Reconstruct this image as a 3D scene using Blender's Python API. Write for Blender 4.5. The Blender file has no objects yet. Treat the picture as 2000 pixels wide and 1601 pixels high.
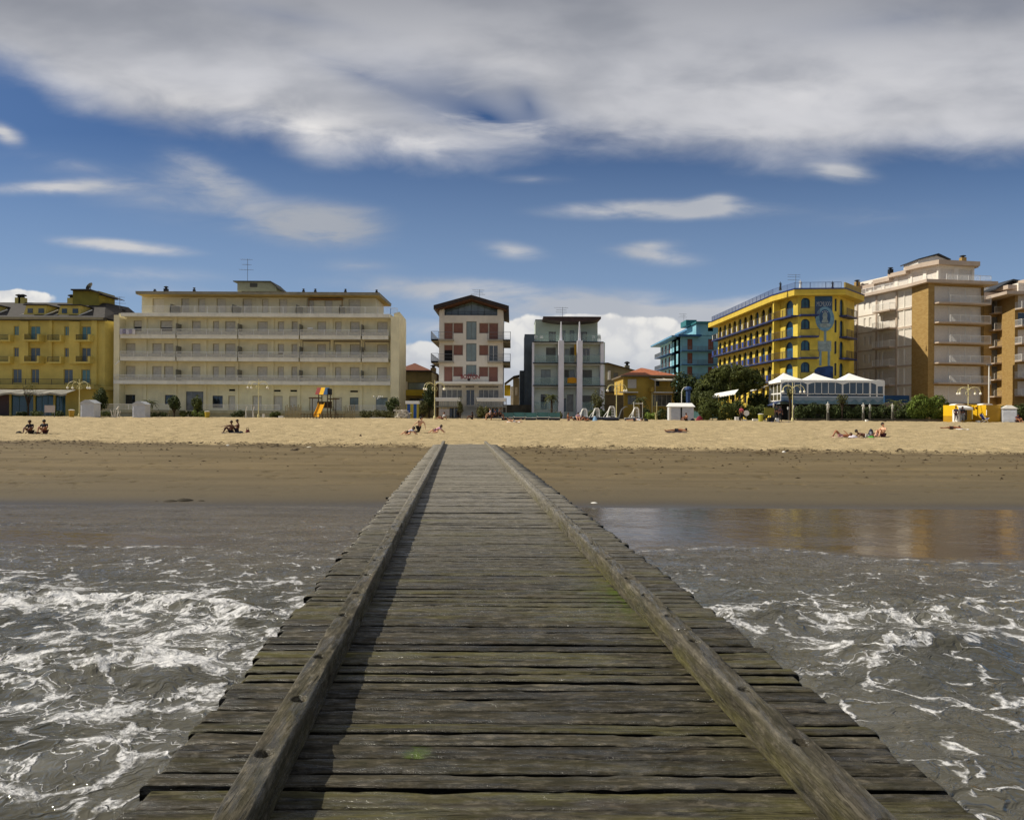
import bpy, bmesh, math, random
import numpy as np
from mathutils import Matrix, Vector
random.seed(7)
SC = bpy.context.scene
COL = SC.collection
PI = math.pi
rad = math.radians

# ------------------------------------------------------------------ camera
FPX = 1400.0          # focal length in pixels of the 2000 px wide photograph
EYE = 1.6             # eye height over the pier deck (deck top = 0)
ROLL = 0.0052
cam = bpy.data.cameras.new('camera')
cam.sensor_width = 36.0
cam.lens = FPX / 2000 * 36.0
cam.shift_y = 10.5 / 2000
cam.clip_start = 0.05
cam.clip_end = 20000
cam_o = bpy.data.objects.new('camera', cam)
COL.objects.link(cam_o)
cam_o.matrix_world = Matrix.Translation((0, 0, EYE)) @ Matrix.Rotation(PI / 2, 4, 'X') @ Matrix.Rotation(ROLL, 4, 'Z')
SC.camera = cam_o

# ------------------------------------------------------------------ light
SUN_EL = 43.0
SUN_AZ = 270.5        # compass style, clockwise from +Y
sd = Vector((math.sin(rad(SUN_AZ)) * math.cos(rad(SUN_EL)), math.cos(rad(SUN_AZ)) * math.cos(rad(SUN_EL)), math.sin(rad(SUN_EL))))
sun = bpy.data.lights.new('sun', 'SUN')
sun.energy = 4.9
sun.angle = rad(0.53)
sun.color = (1.0, 0.93, 0.80)
sun_o = bpy.data.objects.new('sun', sun)
COL.objects.link(sun_o)
sun_o.location = sd * 60
sun_o.rotation_euler = sd.to_track_quat('Z', 'Y').to_euler()
SC.view_settings.view_transform = 'Standard'
SC.view_settings.look = 'None'
SC.view_settings.exposure = 0.0
SC.view_settings.gamma = 1.0
SC.view_settings.use_curve_mapping = False
SC.cycles.max_bounces = 6
SC.cycles.caustics_reflective = False
SC.cycles.caustics_refractive = False
SC.cycles.sample_clamp_indirect = 6.0


# ------------------------------------------------------------------ node helper
class G:
    def __init__(s, tree):
        s.t = tree; s.n = tree.nodes; s.l = tree.links
    def put(s, sock, v):
        if v is None: return
        if isinstance(v, bpy.types.NodeSocket): s.l.new(v, sock)
        else: sock.default_value = v
    def m(s, op, a, b=None, c=None, clamp=False):
        n = s.n.new('ShaderNodeMath'); n.operation = op; n.use_clamp = clamp
        s.put(n.inputs[0], a); s.put(n.inputs[1], b); s.put(n.inputs[2], c)
        return n.outputs[0]
    def v(s, op, a, b=None):
        n = s.n.new('ShaderNodeVectorMath'); n.operation = op
        s.put(n.inputs[0], a); s.put(n.inputs[1], b)
        return n.outputs[0]
    def sep(s, v):
        n = s.n.new('ShaderNodeSeparateXYZ'); s.l.new(v, n.inputs[0]); return n.outputs
    def com(s, x, y, z=0.0):
        n = s.n.new('ShaderNodeCombineXYZ')
        s.put(n.inputs[0], x); s.put(n.inputs[1], y); s.put(n.inputs[2], z)
        return n.outputs[0]
    def rng(s, v, a, b, c=0.0, d=1.0, smooth=True):
        n = s.n.new('ShaderNodeMapRange'); n.interpolation_type = 'SMOOTHSTEP' if smooth else 'LINEAR'
        s.put(n.inputs[0], v); s.put(n.inputs[1], a); s.put(n.inputs[2], b); s.put(n.inputs[3], c); s.put(n.inputs[4], d)
        return n.outputs[0]
    def noise(s, vec, scale, detail=3.0, rough=0.55, dist=0.0, color=False):
        n = s.n.new('ShaderNodeTexNoise')
        s.put(n.inputs['Vector'], vec); s.put(n.inputs['Scale'], scale)
        n.inputs['Detail'].default_value = detail; n.inputs['Roughness'].default_value = rough
        n.inputs['Distortion'].default_value = dist
        return n.outputs[1 if color else 0]
    def voro(s, vec, scale, feature='F1', rnd=1.0, out=0):
        n = s.n.new('ShaderNodeTexVoronoi'); n.feature = feature
        s.put(n.inputs['Vector'], vec); s.put(n.inputs['Scale'], scale)
        n.inputs['Randomness'].default_value = rnd
        return n.outputs[out]
    def mix(s, f, a, b, mode='MIX'):
        n = s.n.new('ShaderNodeMix'); n.data_type = 'RGBA'; n.blend_type = mode
        s.put(n.inputs[0], f)
        s.put(n.inputs[6], a if isinstance(a, bpy.types.NodeSocket) else (*a[:3], 1))
        s.put(n.inputs[7], b if isinstance(b, bpy.types.NodeSocket) else (*b[:3], 1))
        return n.outputs[2]
    def mapping(s, vec, loc=(0, 0, 0), rot=(0, 0, 0), sc=(1, 1, 1), kind='POINT'):
        n = s.n.new('ShaderNodeMapping'); n.vector_type = kind
        s.l.new(vec, n.inputs[0]); n.inputs[1].default_value = loc; n.inputs[2].default_value = rot; n.inputs[3].default_value = sc
        return n.outputs[0]
    def bump(s, h, strength, dist, normal=None):
        n = s.n.new('ShaderNodeBump'); s.put(n.inputs['Strength'], strength); n.inputs['Distance'].default_value = dist
        s.l.new(h, n.inputs['Height'])
        if normal is not None: s.l.new(normal, n.inputs['Normal'])
        return n.outputs[0]
    def attr(s, name):
        n = s.n.new('ShaderNodeAttribute'); n.attribute_name = name; return n.outputs['Fac']
    def curve(s, v, pts, x0, x1, y0, y1):
        n = s.n.new('ShaderNodeFloatCurve')
        c = n.mapping.curves[0]
        P = [((x - x0) / (x1 - x0), (y - y0) / (y1 - y0)) for x, y in pts]
        c.points[0].location = P[0]; c.points[1].location = P[-1]
        for q in P[1:-1]: c.points.new(*q)
        for q in c.points: q.handle_type = 'AUTO'
        n.mapping.update()
        s.l.new(s.rng(v, x0, x1, 0.0, 1.0, smooth=False), n.inputs['Value'])
        return s.rng(n.outputs[0], 0.0, 1.0, y0, y1, smooth=False)


def lin(h):
    h = h.lstrip('#')
    o = []
    for i in (0, 2, 4):
        c = int(h[i:i + 2], 16) / 255
        o.append(c / 12.92 if c <= 0.04045 else ((c + 0.055) / 1.055) ** 2.4)
    return tuple(o)


# ------------------------------------------------------------------ sky
W = bpy.data.worlds.new('World'); SC.world = W; W.use_nodes = True
g = G(W.node_tree)
g.n.clear()
out = g.n.new('ShaderNodeOutputWorld'); bg = g.n.new('ShaderNodeBackground')
g.l.new(bg.outputs[0], out.inputs[0])
sky = g.n.new('ShaderNodeTexSky'); sky.sky_type = 'NISHITA'; sky.sun_disc = False
sky.sun_elevation = rad(SUN_EL); sky.sun_rotation = rad(SUN_AZ)
sky.altitude = 0; sky.air_density = 1.0; sky.dust_density = 0.6; sky.ozone_density = 2.5
tc = g.n.new('ShaderNodeTexCoord')
dx, dy, dz = g.sep(tc.outputs['Generated'])
ay = g.m('ADD', g.m('ABSOLUTE', dy), 0.06)
U = g.m('MULTIPLY_ADD', g.m('DIVIDE', dx, ay), 1490.0, 1000.0)      # degrees of azimuth, as a tangent scale
V = g.m('MULTIPLY_ADD', g.m('DIVIDE', g.m('ABSOLUTE', dz), ay), -1490.0, 811.0)
UV = g.com(U, V, 0.0)
n1 = g.noise(g.mapping(UV, sc=(.0020, .0062, 1), rot=(0, 0, -.22)), 1.0, 4, .48, .2)
n2 = g.noise(g.mapping(UV, sc=(.0065, .015, 1), rot=(0, 0, -.18)), 1.0, 7, .55, .35)
n3 = g.noise(g.mapping(UV, sc=(.003, .0042, 1), loc=(4, 9, 2)), 1.0, 2, .5)
n5 = g.noise(g.mapping(UV, sc=(.0050, .020, 1), loc=(2, 8, 1), rot=(0, 0, -.12)), 1.0, 7, .60, .5)
n4 = g.noise(g.mapping(UV, sc=(.0045, .017, 1), loc=(1, 5, 3), rot=(0, 0, .35)), 1.0, 5, .6, .5)
# the great altostratus sheet: its lower edge against azimuth
edge = g.curve(U, [(-1200, 60), (-400, 60), (0, 150), (100, 195), (200, 240), (330, 275), (470, 275), (560, 300), (650, 322), (760, 316), (900, 322), (1000, 308), (1150, 290), (1350, 305), (1600, 322), (1760, 305), (2000, 308), (2600, 300), (3400, 280)], -1200, 3400, 0, 500)
t = g.m('SUBTRACT', edge, V)
t = g.m('ADD', t, g.m('MULTIPLY', g.m('SUBTRACT', n2, 0.5), 75.0))
t = g.m('ADD', t, g.m('MULTIPLY', g.m('SUBTRACT', n1, 0.5), 55.0))
sheet = g.rng(t, -30.0, 75.0)


def blobs(lst):
    acc = None
    for cx, cy, rx, ry, a, amp in lst:
        mp = g.mapping(UV, loc=(cx, cy, 0), rot=(0, 0, rad(a)), sc=(rx, ry, 1), kind='TEXTURE')
        gr = g.n.new('ShaderNodeTexGradient'); gr.gradient_type = 'QUADRATIC_SPHERE'
        g.l.new(mp, gr.inputs[0])
        acc = g.m('MULTIPLY', gr.outputs['Fac'], amp) if acc is None else g.m('MULTIPLY_ADD', gr.outputs['Fac'], amp, acc)
    return acc


thin = blobs([(950, 230, 380, 120, 20, 1.3), (700, 150, 300, 40, 20, .5), (1030, 205, 120, 60, 60, .6), (1760, 40, 500, 60, -6, .35), (560, 40, 300, 40, 10, .3)])
sheet_o = g.m('MULTIPLY', sheet, g.m('SUBTRACT', 1.0, g.m('MULTIPLY', thin, g.rng(n4, .18, .55, 0, .8)), clamp=True), clamp=True)
wisp = blobs([(1290, 408, 360, 34, -1, 2.4), (1390, 395, 90, 34, -10, 1.6), (240, 487, 230, 24, 4, 2.2), (130, 374, 260, 26, -3, 1.5),
              (400, 360, 190, 60, 20, .9), (630, 440, 250, 78, 4, 1.9), (560, 455, 190, 50, 10, .3), (330, 400, 520, 90, 10, .55), (150, 330, 300, 40, 8, .35), (420, 340, 220, 50, 24, .7), (250, 540, 500, 40, 2, .6), (1280, 500, 170, 34, 6, 1.5), (1270, 478, 120, 24, -4, .7), (1000, 490, 130, 34, 8, 1.2),
              (1640, 335, 120, 34, 8, 1.8), (15, 270, 70, 34, 20, 2.0), (1120, 590, 680, 60, 4, 1.7), (860, 562, 330, 34, 2, 1.2), (1480, 600, 460, 55, -10, 1.7), (1700, 420, 500, 60, -4, .3), (950, 640, 500, 60, 0, 1.0),
              (700, 520, 200, 26, 0, .6), (330, 575, 420, 26, 2, .5), (1040, 350, 160, 24, 0, .5)])
wisp = g.rng(g.m('MULTIPLY', wisp, g.m('ADD', g.m('MULTIPLY_ADD', n5, 2.1, -.85), g.m('MULTIPLY', n2, 1.1))), 0.03, 1.1)
cum_f = blobs([(45, 592, 130, 36, 0, 2.6), (0, 600, 130, 40, 0, 2), (200, 610, 60, 26, 0, 1.6), (820, 715, 110, 85, 0, 3.4), (860, 730, 80, 70, 0, 2.6), (1010, 695, 95, 105, 0, 3.8), (1075, 650, 140, 62, 0, 3.4), (1130, 630, 60, 34, 0, 2.2), (1180, 640, 80, 50, 0, 2.4),
               (1240, 695, 190, 125, 0, 3.8), (1290, 650, 90, 50, 0, 2.2), (1190, 720, 150, 100, 0, 2.6), (1340, 735, 130, 60, 0, 2.2), (1100, 760, 400, 60, 0, 2.), (880, 790, 400, 40, 0, 2)])
nb = g.voro(g.v('ADD', g.mapping(UV, sc=(.02, .024, 1)), g.v('SCALE', g.noise(UV, .02, 3, .6, 0, True), None)), 1.0)
nb.node.inputs[0].links[0].from_node.inputs[1].links[0].from_node.inputs[3].default_value = 1.4
cum = g.rng(g.m('SUBTRACT', g.m('SUBTRACT', cum_f, g.m('MULTIPLY', nb, .55)), g.m('MULTIPLY', n2, .35)), 0.12, 0.42)
# shading of the clouds
shd = g.rng(g.m('ADD', g.m('MULTIPLY', n1, .8), g.m('MULTIPLY', n2, .2)), .34, .64)
cA = g.mix(shd, (.37, .385, .43), (.60, .605, .64))
brt = blobs([(600, 260, 330, 95, 12, 1.2), (820, 295, 170, 50, 0, 2.4), (380, 215, 330, 60, 20, .5), (1150, 270, 300, 60, 0, .7), (1600, 180, 600, 120, 0, .35), (1000, 130, 300, 120, 20, .3), (1450, 265, 400, 40, 0, .4)])
cA = g.mix(g.m('MULTIPLY', brt, g.rng(n2, .25, .7), clamp=True), cA, (.80, .78, .77))
cA = g.mix(g.m('MULTIPLY', g.rng(V, 190, -40), .62), cA, (.17, .185, .225))
cW = g.mix(g.rng(n3, .35, .6), (.46, .48, .52), (.64, .63, .63))
greyv = blobs([(630, 445, 300, 110, 4, 2.2)])
cW = g.mix(g.m('MINIMUM', greyv, .85), cW, (.36, .385, .43))
cC = g.mix(g.rng(V, 600.0, 800.0), (.86, .84, .80), (.46, .50, .56))
cC = g.mix(g.m('MULTIPLY', g.rng(nb, .25, .75), .45), cC, (.42, .45, .52))
base = g.mix(1.0, sky.outputs[0], (.039, .0500, .066), 'MULTIPLY')
el = g.rng(V, 811.0, 270.0, 0, 1, smooth=False)
base = g.mix(g.m('MULTIPLY', g.m('SUBTRACT', 1.0, el), .92), base, (.33, .46, .66))
c = g.mix(g.m('MULTIPLY', wisp, .88), base, cW)
c = g.mix(g.m('MULTIPLY', cum, .96), c, cC)
c = g.mix(sheet_o, c, cA)
g.l.new(c, bg.inputs[0]); bg.inputs[1].default_value = 1.0
W.cycles.sampling_method = 'MANUAL'; W.cycles.sample_map_resolution = 512


# ------------------------------------------------------------------ materials
def new_mat(name):
    m = bpy.data.materials.new(name); m.use_nodes = True
    gg = G(m.node_tree)
    b = m.node_tree.nodes['Principled BSDF']
    return m, gg, b


MATS = {}


def paint(name, hexc, rough=.6, var=.12, scale=1.2, bump=.15, bscale=25, metal=0.0, streak=0.0, spec=.4):
    if name in MATS: return MATS[name]
    m, gg, b = new_mat(name)
    col = lin(hexc) if isinstance(hexc, str) else hexc
    pos = gg.n.new('ShaderNodeNewGeometry').outputs['Position']
    n = gg.noise(pos, scale, 5, .6)
    lo = tuple(x * (1 - var * 1.4) for x in col); hi = tuple(min(1, x * (1 + var)) for x in col)
    cc = gg.mix(gg.rng(n, .3, .7), lo, hi)
    if streak:
        ns = gg.noise(gg.mapping(pos, sc=(2.2, 2.2, .18)), 1.0, 5, .65)
        cc = gg.mix(gg.m('MULTIPLY', gg.rng(ns, .5, .8), streak), cc, tuple(x * .45 for x in col))
    gg.l.new(cc, b.inputs['Base Color'])
    b.inputs['Roughness'].default_value = rough; b.inputs['Metallic'].default_value = metal
    b.inputs['Specular IOR Level'].default_value = spec
    if bump:
        gg.l.new(gg.bump(gg.noise(pos, bscale, 3, .6), bump, .02), b.inputs['Normal'])
    MATS[name] = m
    return m


def vlin(x, P):
    xs = [p[0] for p in P]; ys = [p[1] for p in P]
    return np.interp(x, xs, ys)


PROF = [(-50, -6), (0, -3.0), (8, -1.75), (14, -1.22), (20.3, -1.0), (25, -.78), (32, -.38), (38.2, -.05), (39.4, .0), (41.5, .06), (52, .30), (68, .80), (83, 1.15), (95, 1.17), (400, 1.2), (9000, 1.2)]


def zs(Y, X=0):
    return float(vlin(Y, PROF))


def yc(px, py):
    return py - 811 - ROLL * (px - 1000)


def solveY(px, py, lo=21, hi=140):
    y = yc(px, py)
    for _ in range(50):
        mid = (lo + hi) / 2
        if FPX * (EYE - zs(mid)) / mid > y: lo = mid
        else: hi = mid
    return (lo + hi) / 2


def XP(px, Y, py=780): return (px - 1000 + ROLL * (py - 811)) / FPX * Y
def ZP(px, py, Y): return EYE - yc(px, py) / FPX * Y


# ------------------------------------------------------------------ numpy noise
def _h(ix, iy, seed):
    n = (ix.astype(np.int64) * 374761393 + iy.astype(np.int64) * 668265263 + seed * 974634777) & 0xffffffff
    n = ((n ^ (n >> 13)) * 1274126177) & 0xffffffff
    n = n ^ (n >> 16)
    return (n & 0xffff) / 65535.0


def vn(x, y, seed=0):
    x = np.asarray(x, float); y = np.asarray(y, float)
    ix = np.floor(x); iy = np.floor(y); fx = x - ix; fy = y - iy
    fx = fx * fx * fx * (fx * (fx * 6 - 15) + 10); fy = fy * fy * fy * (fy * (fy * 6 - 15) + 10)
    ix = ix.astype(np.int64); iy = iy.astype(np.int64)
    a = _h(ix, iy, seed); b = _h(ix + 1, iy, seed); c = _h(ix, iy + 1, seed); d = _h(ix + 1, iy + 1, seed)
    return (a * (1 - fx) + b * fx) * (1 - fy) + (c * (1 - fx) + d * fx) * fy


def fbm(x, y, seed=0, o=4, g_=.5):
    s = 0; a = 1; t_ = 0
    for i in range(o):
        s = s + a * vn(x * 2 ** i, y * 2 ** i, seed + i * 17); t_ += a; a *= g_
    return s / t_ - .5


# ------------------------------------------------------------------ object helpers
def tag(o, label=None, cat=None, group=None, kind=None):
    if label: o['label'] = label
    if cat: o['category'] = cat
    if group: o['group'] = group
    if kind: o['kind'] = kind
    return o


def mesh_np(name, verts, faces, mat=None, smooth=True, attrs=None):
    me = bpy.data.meshes.new(name)
    nv = len(verts); nf = len(faces); k = faces.shape[1]
    me.vertices.add(nv); me.vertices.foreach_set('co', np.ascontiguousarray(verts, np.float32).ravel())
    me.loops.add(nf * k); me.loops.foreach_set('vertex_index', np.ascontiguousarray(faces, np.int32).ravel())
    me.polygons.add(nf)
    me.polygons.foreach_set('loop_start', np.arange(0, nf * k, k, dtype=np.int32))
    me.update(calc_edges=True)
    me.polygons.foreach_set('use_smooth', np.full(nf, smooth, bool))
    if attrs:
        for an, av in attrs.items():
            at = me.attributes.new(an, 'FLOAT', 'POINT'); at.data.foreach_set('value', np.ascontiguousarray(av, np.float32).ravel())
    if mat: me.materials.append(mat)
    me.update()
    return me


def grid_faces(nr, nc):
    i = np.arange(nr - 1)[:, None] * nc + np.arange(nc - 1)[None, :]
    i = i.ravel()
    return np.stack([i, i + 1, i + nc + 1, i + nc], 1)


def link(name, me, parent=None, loc=(0, 0, 0), rz=0.0):
    o = bpy.data.objects.new(name, me); COL.objects.link(o)
    o.location = loc; o.rotation_euler = (0, 0, rz)
    if parent: o.parent = parent
    return o


def empty(name, loc, label, cat, group=None, rz=0.0):
    o = bpy.data.objects.new(name, None); COL.objects.link(o)
    o.empty_display_size = .2
    o.location = loc; o.rotation_euler = (0, 0, rz)
    return tag(o, label, cat, group)


def copy_tree(o, parent=None):
    c_ = o.copy(); COL.objects.link(c_); c_.parent = parent
    for ch in list(o.children): copy_tree(ch, c_)
    return c_


class MB:
    """collects faces, builds ONE mesh object (coordinates local to the parent)"""
    def __init__(s): s.v = []; s.f = []; s.mi = []; s.cur = 0
    def _a(s, vs, fs):
        k = len(s.v); s.v += [tuple(v) for v in vs]; s.f += [tuple(i + k for i in f) for f in fs]; s.mi += [s.cur] * len(fs)
    def quad(s, a, b, c_, d): s._a([a, b, c_, d], [(0, 1, 2, 3)])
    def box(s, x0, x1, y0, y1, z0, z1):
        s._a([(x0, y0, z0), (x1, y0, z0), (x1, y1, z0), (x0, y1, z0), (x0, y0, z1), (x1, y0, z1), (x1, y1, z1), (x0, y1, z1)],
             [(0, 3, 2, 1), (4, 5, 6, 7), (0, 1, 5, 4), (1, 2, 6, 5), (2, 3, 7, 6), (3, 0, 4, 7)])
        return s
    def prism(s, pts, z0, z1):
        """vertical prism of a ccw polygon; z0/z1 numbers or per-point lists"""
        n = len(pts)
        a = [z0] * n if not hasattr(z0, '__len__') else z0
        b = [z1] * n if not hasattr(z1, '__len__') else z1
        vs = [(p[0], p[1], a[i]) for i, p in enumerate(pts)] + [(p[0], p[1], b[i]) for i, p in enumerate(pts)]
        fs = [tuple(range(n - 1, -1, -1)), tuple(range(n, 2 * n))] + [(i, (i + 1) % n, n + (i + 1) % n, n + i) for i in range(n)]
        s._a(vs, fs); return s
    def prof(s, pts, y0, y1):
        """polygon in xz extruded along y"""
        n = len(pts)
        vs = [(p[0], y0, p[1]) for p in pts] + [(p[0], y1, p[1]) for p in pts]
        fs = [tuple(range(n)), tuple(range(2 * n - 1, n - 1, -1))] + [((i + 1) % n, i, n + i, n + (i + 1) % n) for i in range(n)]
        s._a(vs, fs); return s
    def tube(s, path, r, seg=6, caps=True):
        P = [Vector(p) for p in path]; n = len(P)
        rs = r if hasattr(r, '__len__') else [r] * n
        vs = []; ref = None
        for i, p in enumerate(P):
            d = (P[min(i + 1, n - 1)] - P[max(i - 1, 0)]).normalized()
            if ref is None: ref = Vector((0, 0, 1)) if abs(d.z) < .9 else Vector((1, 0, 0))
            a = d.cross(ref).normalized(); b = a.cross(d).normalized(); ref = b
            for k in range(seg):
                t_ = 2 * PI * k / seg
                vs.append(p + a * (math.cos(t_) * rs[i]) + b * (math.sin(t_) * rs[i]))
        fs = [(i * seg + k, i * seg + (k + 1) % seg, (i + 1) * seg + (k + 1) % seg, (i + 1) * seg + k) for i in range(n - 1) for k in range(seg)]
        if caps: fs += [tuple(range(seg - 1, -1, -1)), tuple((n - 1) * seg + k for k in range(seg))]
        s._a(vs, fs); return s
    def lathe(s, prof, cx=0, cy=0, seg=12, z=0):
        vs = []; n = len(prof)
        for r, h in prof:
            for k in range(seg):
                t_ = 2 * PI * k / seg
                vs.append((cx + r * math.cos(t_), cy + r * math.sin(t_), z + h))
        fs = [(i * seg + k, i * seg + (k + 1) % seg, (i + 1) * seg + (k + 1) % seg, (i + 1) * seg + k) for i in range(n - 1) for k in range(seg)]
        fs += [tuple(range(seg - 1, -1, -1)), tuple((n - 1) * seg + k for k in range(seg))]
        s._a(vs, fs); return s
    def ball(s, c_, r, seg=10, rz=None):
        rz = rz or r; n = 6
        prof = [(max(.001, r * math.sin(PI * i / n)), -rz * math.cos(PI * i / n)) for i in range(n + 1)]
        s.lathe(prof, c_[0], c_[1], seg, c_[2]); return s
    def mesh(s, name, mats, smooth=False):
        me = bpy.data.meshes.new(name); me.from_pydata(s.v, [], s.f)
        if not isinstance(mats, (list, tuple)): mats = [mats]
        for m_ in mats: me.materials.append(m_)
        if len(mats) > 1: me.polygons.foreach_set('material_index', s.mi)
        if smooth: me.polygons.foreach_set('use_smooth', [True] * len(s.f))
        me.update(); return me
    def build(s, name, mats, parent=None, loc=(0, 0, 0), rz=0.0, smooth=False):
        return link(name, s.mesh(name, mats, smooth), parent, loc, rz)
# ------------------------------------------------------------------ beach terrain
sand, gg, b = new_mat('sand')
pos = gg.n.new('ShaderNodeNewGeometry').outputs['Position']
px_, py_, pz_ = gg.sep(pos)
flat = gg.mapping(pos, sc=(1, 1, 0))
wob = gg.noise(flat, .35, 5, .65)
yb = gg.m('ADD', gg.m('MULTIPLY_ADD', px_, .075, py_), gg.m('MULTIPLY', gg.m('SUBTRACT', wob, .5), 2.6))
damp = gg.rng(gg.m('ADD', yb, gg.m('MULTIPLY', gg.m('SUBTRACT', gg.noise(flat, 1.7, 5, .7), .5), 2.4)), 39.1, 37.3)                 # 1 seaward of the high-water line
wet = gg.rng(gg.m('ADD', py_, gg.m('MULTIPLY', wob, 2.2)), 31.0, 20.5)
sat = gg.rng(gg.m('ADD', py_, gg.m('MULTIPLY', wob, .9)), 22.6, 20.6)
g1 = gg.noise(flat, .8, 6, .65); g2 = gg.noise(flat, 14, 4, .7); g3 = gg.noise(gg.mapping(flat, sc=(.12, .9, 1)), 1, 5, .6)
dry = gg.mix(gg.rng(g1, .3, .7), (.36, .278, .148), (.50, .39, .218))
dry = gg.mix(gg.m('MULTIPLY', gg.rng(g2, .52, .75), .4), dry, (.26, .18, .085))
dc = gg.mix(gg.rng(g3, .35, .65), (.118, .088, .043), (.165, .123, .062))
dc = gg.mix(gg.m('MULTIPLY', gg.rng(g2, .55, .8), .5), dc, (.075, .055, .028))
mk = gg.rng(gg.noise(gg.mapping(flat, sc=(.55, 2.1, 1)), 1.0, 6, .68, .4), .60, .69)
dc = gg.mix(gg.m('MULTIPLY', mk, .6), dc, (.052, .036, .016))
dc = gg.mix(wet, dc, (.098, .080, .050))
dc = gg.mix(gg.m('MULTIPLY', mk, .3), dc, (.045, .034, .018))
cc = gg.mix(damp, dry, dc)
band = gg.m('MULTIPLY', gg.rng(yb, 35.4, 37.2), gg.rng(yb, 38.9, 38.0))
cc = gg.mix(gg.m('MULTIPLY', band, gg.m('MULTIPLY', gg.rng(gg.noise(flat, 2.2, 6, .7), .35, .6), .7)), cc, (.066, .043, .018))
cc = gg.mix(sat, cc, (.062, .050, .032))
gg.l.new(cc, b.inputs['Base Color'])
gg.l.new(gg.m('SUBTRACT', .95, gg.m('MULTIPLY', sat, .62)), b.inputs['Roughness'])
b.inputs['Specular IOR Level'].default_value = .3
hb = gg.m('ADD', gg.noise(flat, 6, 5, .7), gg.m('MULTIPLY', g2, .5))
gg.l.new(gg.bump(hb, gg.m('MULTIPLY', gg.m('SUBTRACT', 1.0, gg.m('MULTIPLY', damp, .75)), gg.m('SUBTRACT', 1.0, sat)), .09), b.inputs['Normal'])

ys = np.concatenate([[-300, -100, -20], np.linspace(4, 19, 30), np.arange(19.1, 45, .075), np.arange(45, 70, .16), np.arange(70, 105, .5), np.geomspace(106, 6000, 40)])
us = np.concatenate([np.linspace(-9, -1.01, 20), np.linspace(-1, 1, 620), np.linspace(1.01, 9, 20)])
Yg, Ug = np.meshgrid(ys, us, indexing='ij')
Xg = Ug * (np.maximum(Yg, 15) * .82 + 6)
Zg = vlin(Yg, PROF)
ybn = Yg + .075 * Xg + fbm(Xg * .35, Yg * .35, 3) * 2.2
dryf = np.clip((ybn - 37.8) / 1.2, 0, 1); near = np.clip((110 - Yg) / 30, 0, 1)
Zg = Zg + dryf * near * (fbm(Xg * 1.1, Yg * 1.1, 5, 5, .62) * .24 - np.clip(fbm(Xg * 2.3, Yg * 2.3, 8, 3) - .12, 0, 1) * .5)
wetz = (1 - dryf) * np.clip((Yg - 21.5) / 3, 0, 1)
pits = np.clip(fbm(Xg * 1.6, Yg * 2.4, 11, 4, .6) - .17, 0, 1)
Zg = Zg - wetz * pits * .6 * (.4 + np.clip(vn(Xg * .12, Yg * .2, 2) - .2, 0, 1)) + wetz * fbm(Xg * .3, Yg * .9, 9) * .05
scarp = np.exp(-((ybn - 37.6) / .8) ** 2)
Zg = Zg - scarp * .10 * (.5 + vn(Xg * 1.5, Yg * 1.5, 4))
ter = link('beach_sand', mesh_np('beach_sand', np.stack([Xg.ravel(), Yg.ravel(), Zg.ravel()], 1), grid_faces(*Xg.shape), sand))
tag(ter, kind='structure')


def z_at(X, Y):
    dr = np.clip((Y + .075 * X + fbm(X * .35, Y * .35, 3) * 2.2 - 37.8) / 1.2, 0, 1); nr = np.clip((110 - Y) / 30, 0, 1)
    return float(vlin(Y, PROF) + dr * nr * (fbm(X * 1.1, Y * 1.1, 5, 5, .62) * .24 - np.clip(fbm(X * 2.3, Y * 2.3, 8, 3) - .12, 0, 1) * .5))


# ------------------------------------------------------------------ sea
wat, gg, b = new_mat('sea_water')
pos = gg.n.new('ShaderNodeNewGeometry').outputs['Position']
flat = gg.mapping(pos, sc=(1, 1, 0))
foam_d = gg.attr('foam'); calm = gg.attr('calm'); line = gg.attr('line')
wv = gg.noise(flat, .9, 4, .6, 0, True)
wa = gg.n.new('ShaderNodeVectorMath'); wa.operation = 'MULTIPLY_ADD'
gg.l.new(wv, wa.inputs[0]); wa.inputs[1].default_value = (1.25, 1.25, 0); gg.l.new(flat, wa.inputs[2])
warp = wa.outputs[0]
wv2 = gg.noise(flat, 4.5, 4, .65, 0, True)
wb = gg.n.new('ShaderNodeVectorMath'); wb.operation = 'MULTIPLY_ADD'
gg.l.new(wv2, wb.inputs[0]); wb.inputs[1].default_value = (.17, .17, 0); gg.l.new(warp, wb.inputs[2])
warp2 = wb.outputs[0]
e1 = gg.voro(gg.mapping(warp2, sc=(.8, 1.25, 1)), 1.7, 'DISTANCE_TO_EDGE')
e2 = gg.voro(gg.mapping(warp2, sc=(.75, 1.35, 1), loc=(3, 7, 0)), 4.6, 'DISTANCE_TO_EDGE')
e3 = gg.voro(gg.mapping(warp, loc=(1, 2, 0)), 13, 'DISTANCE_TO_EDGE')
pat = gg.noise(gg.mapping(flat, sc=(.8, 1.3, 1)), .95, 5, .62, .5)
d = gg.m('MULTIPLY', foam_d, gg.rng(pat, .34, .64, .10, 1.85, smooth=True))
d1 = gg.m('MULTIPLY', d, gg.rng(gg.noise(gg.mapping(warp, sc=(.8, 1.2, 1), loc=(9, 1, 0)), 2.8, 4, .6), .36, .64, .12, 2.1))
w1 = gg.rng(e1, gg.m('MULTIPLY', d1, .15), gg.m('MULTIPLY', d1, .03))
w2 = gg.rng(e2, gg.m('MULTIPLY', gg.m('SUBTRACT', d, .3), .17), gg.m('MULTIPLY', gg.m('SUBTRACT', d, .3), .05))
w3 = gg.rng(gg.noise(gg.mapping(warp2, sc=(.7, 1.2, 1)), 4.0, 7, .7), gg.m('MULTIPLY_ADD', d, -.19, .755), gg.m('MULTIPLY_ADD', d, -.19, .83))
brk = gg.rng(gg.noise(flat, 16, 5, .72), .30, .56)
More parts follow.
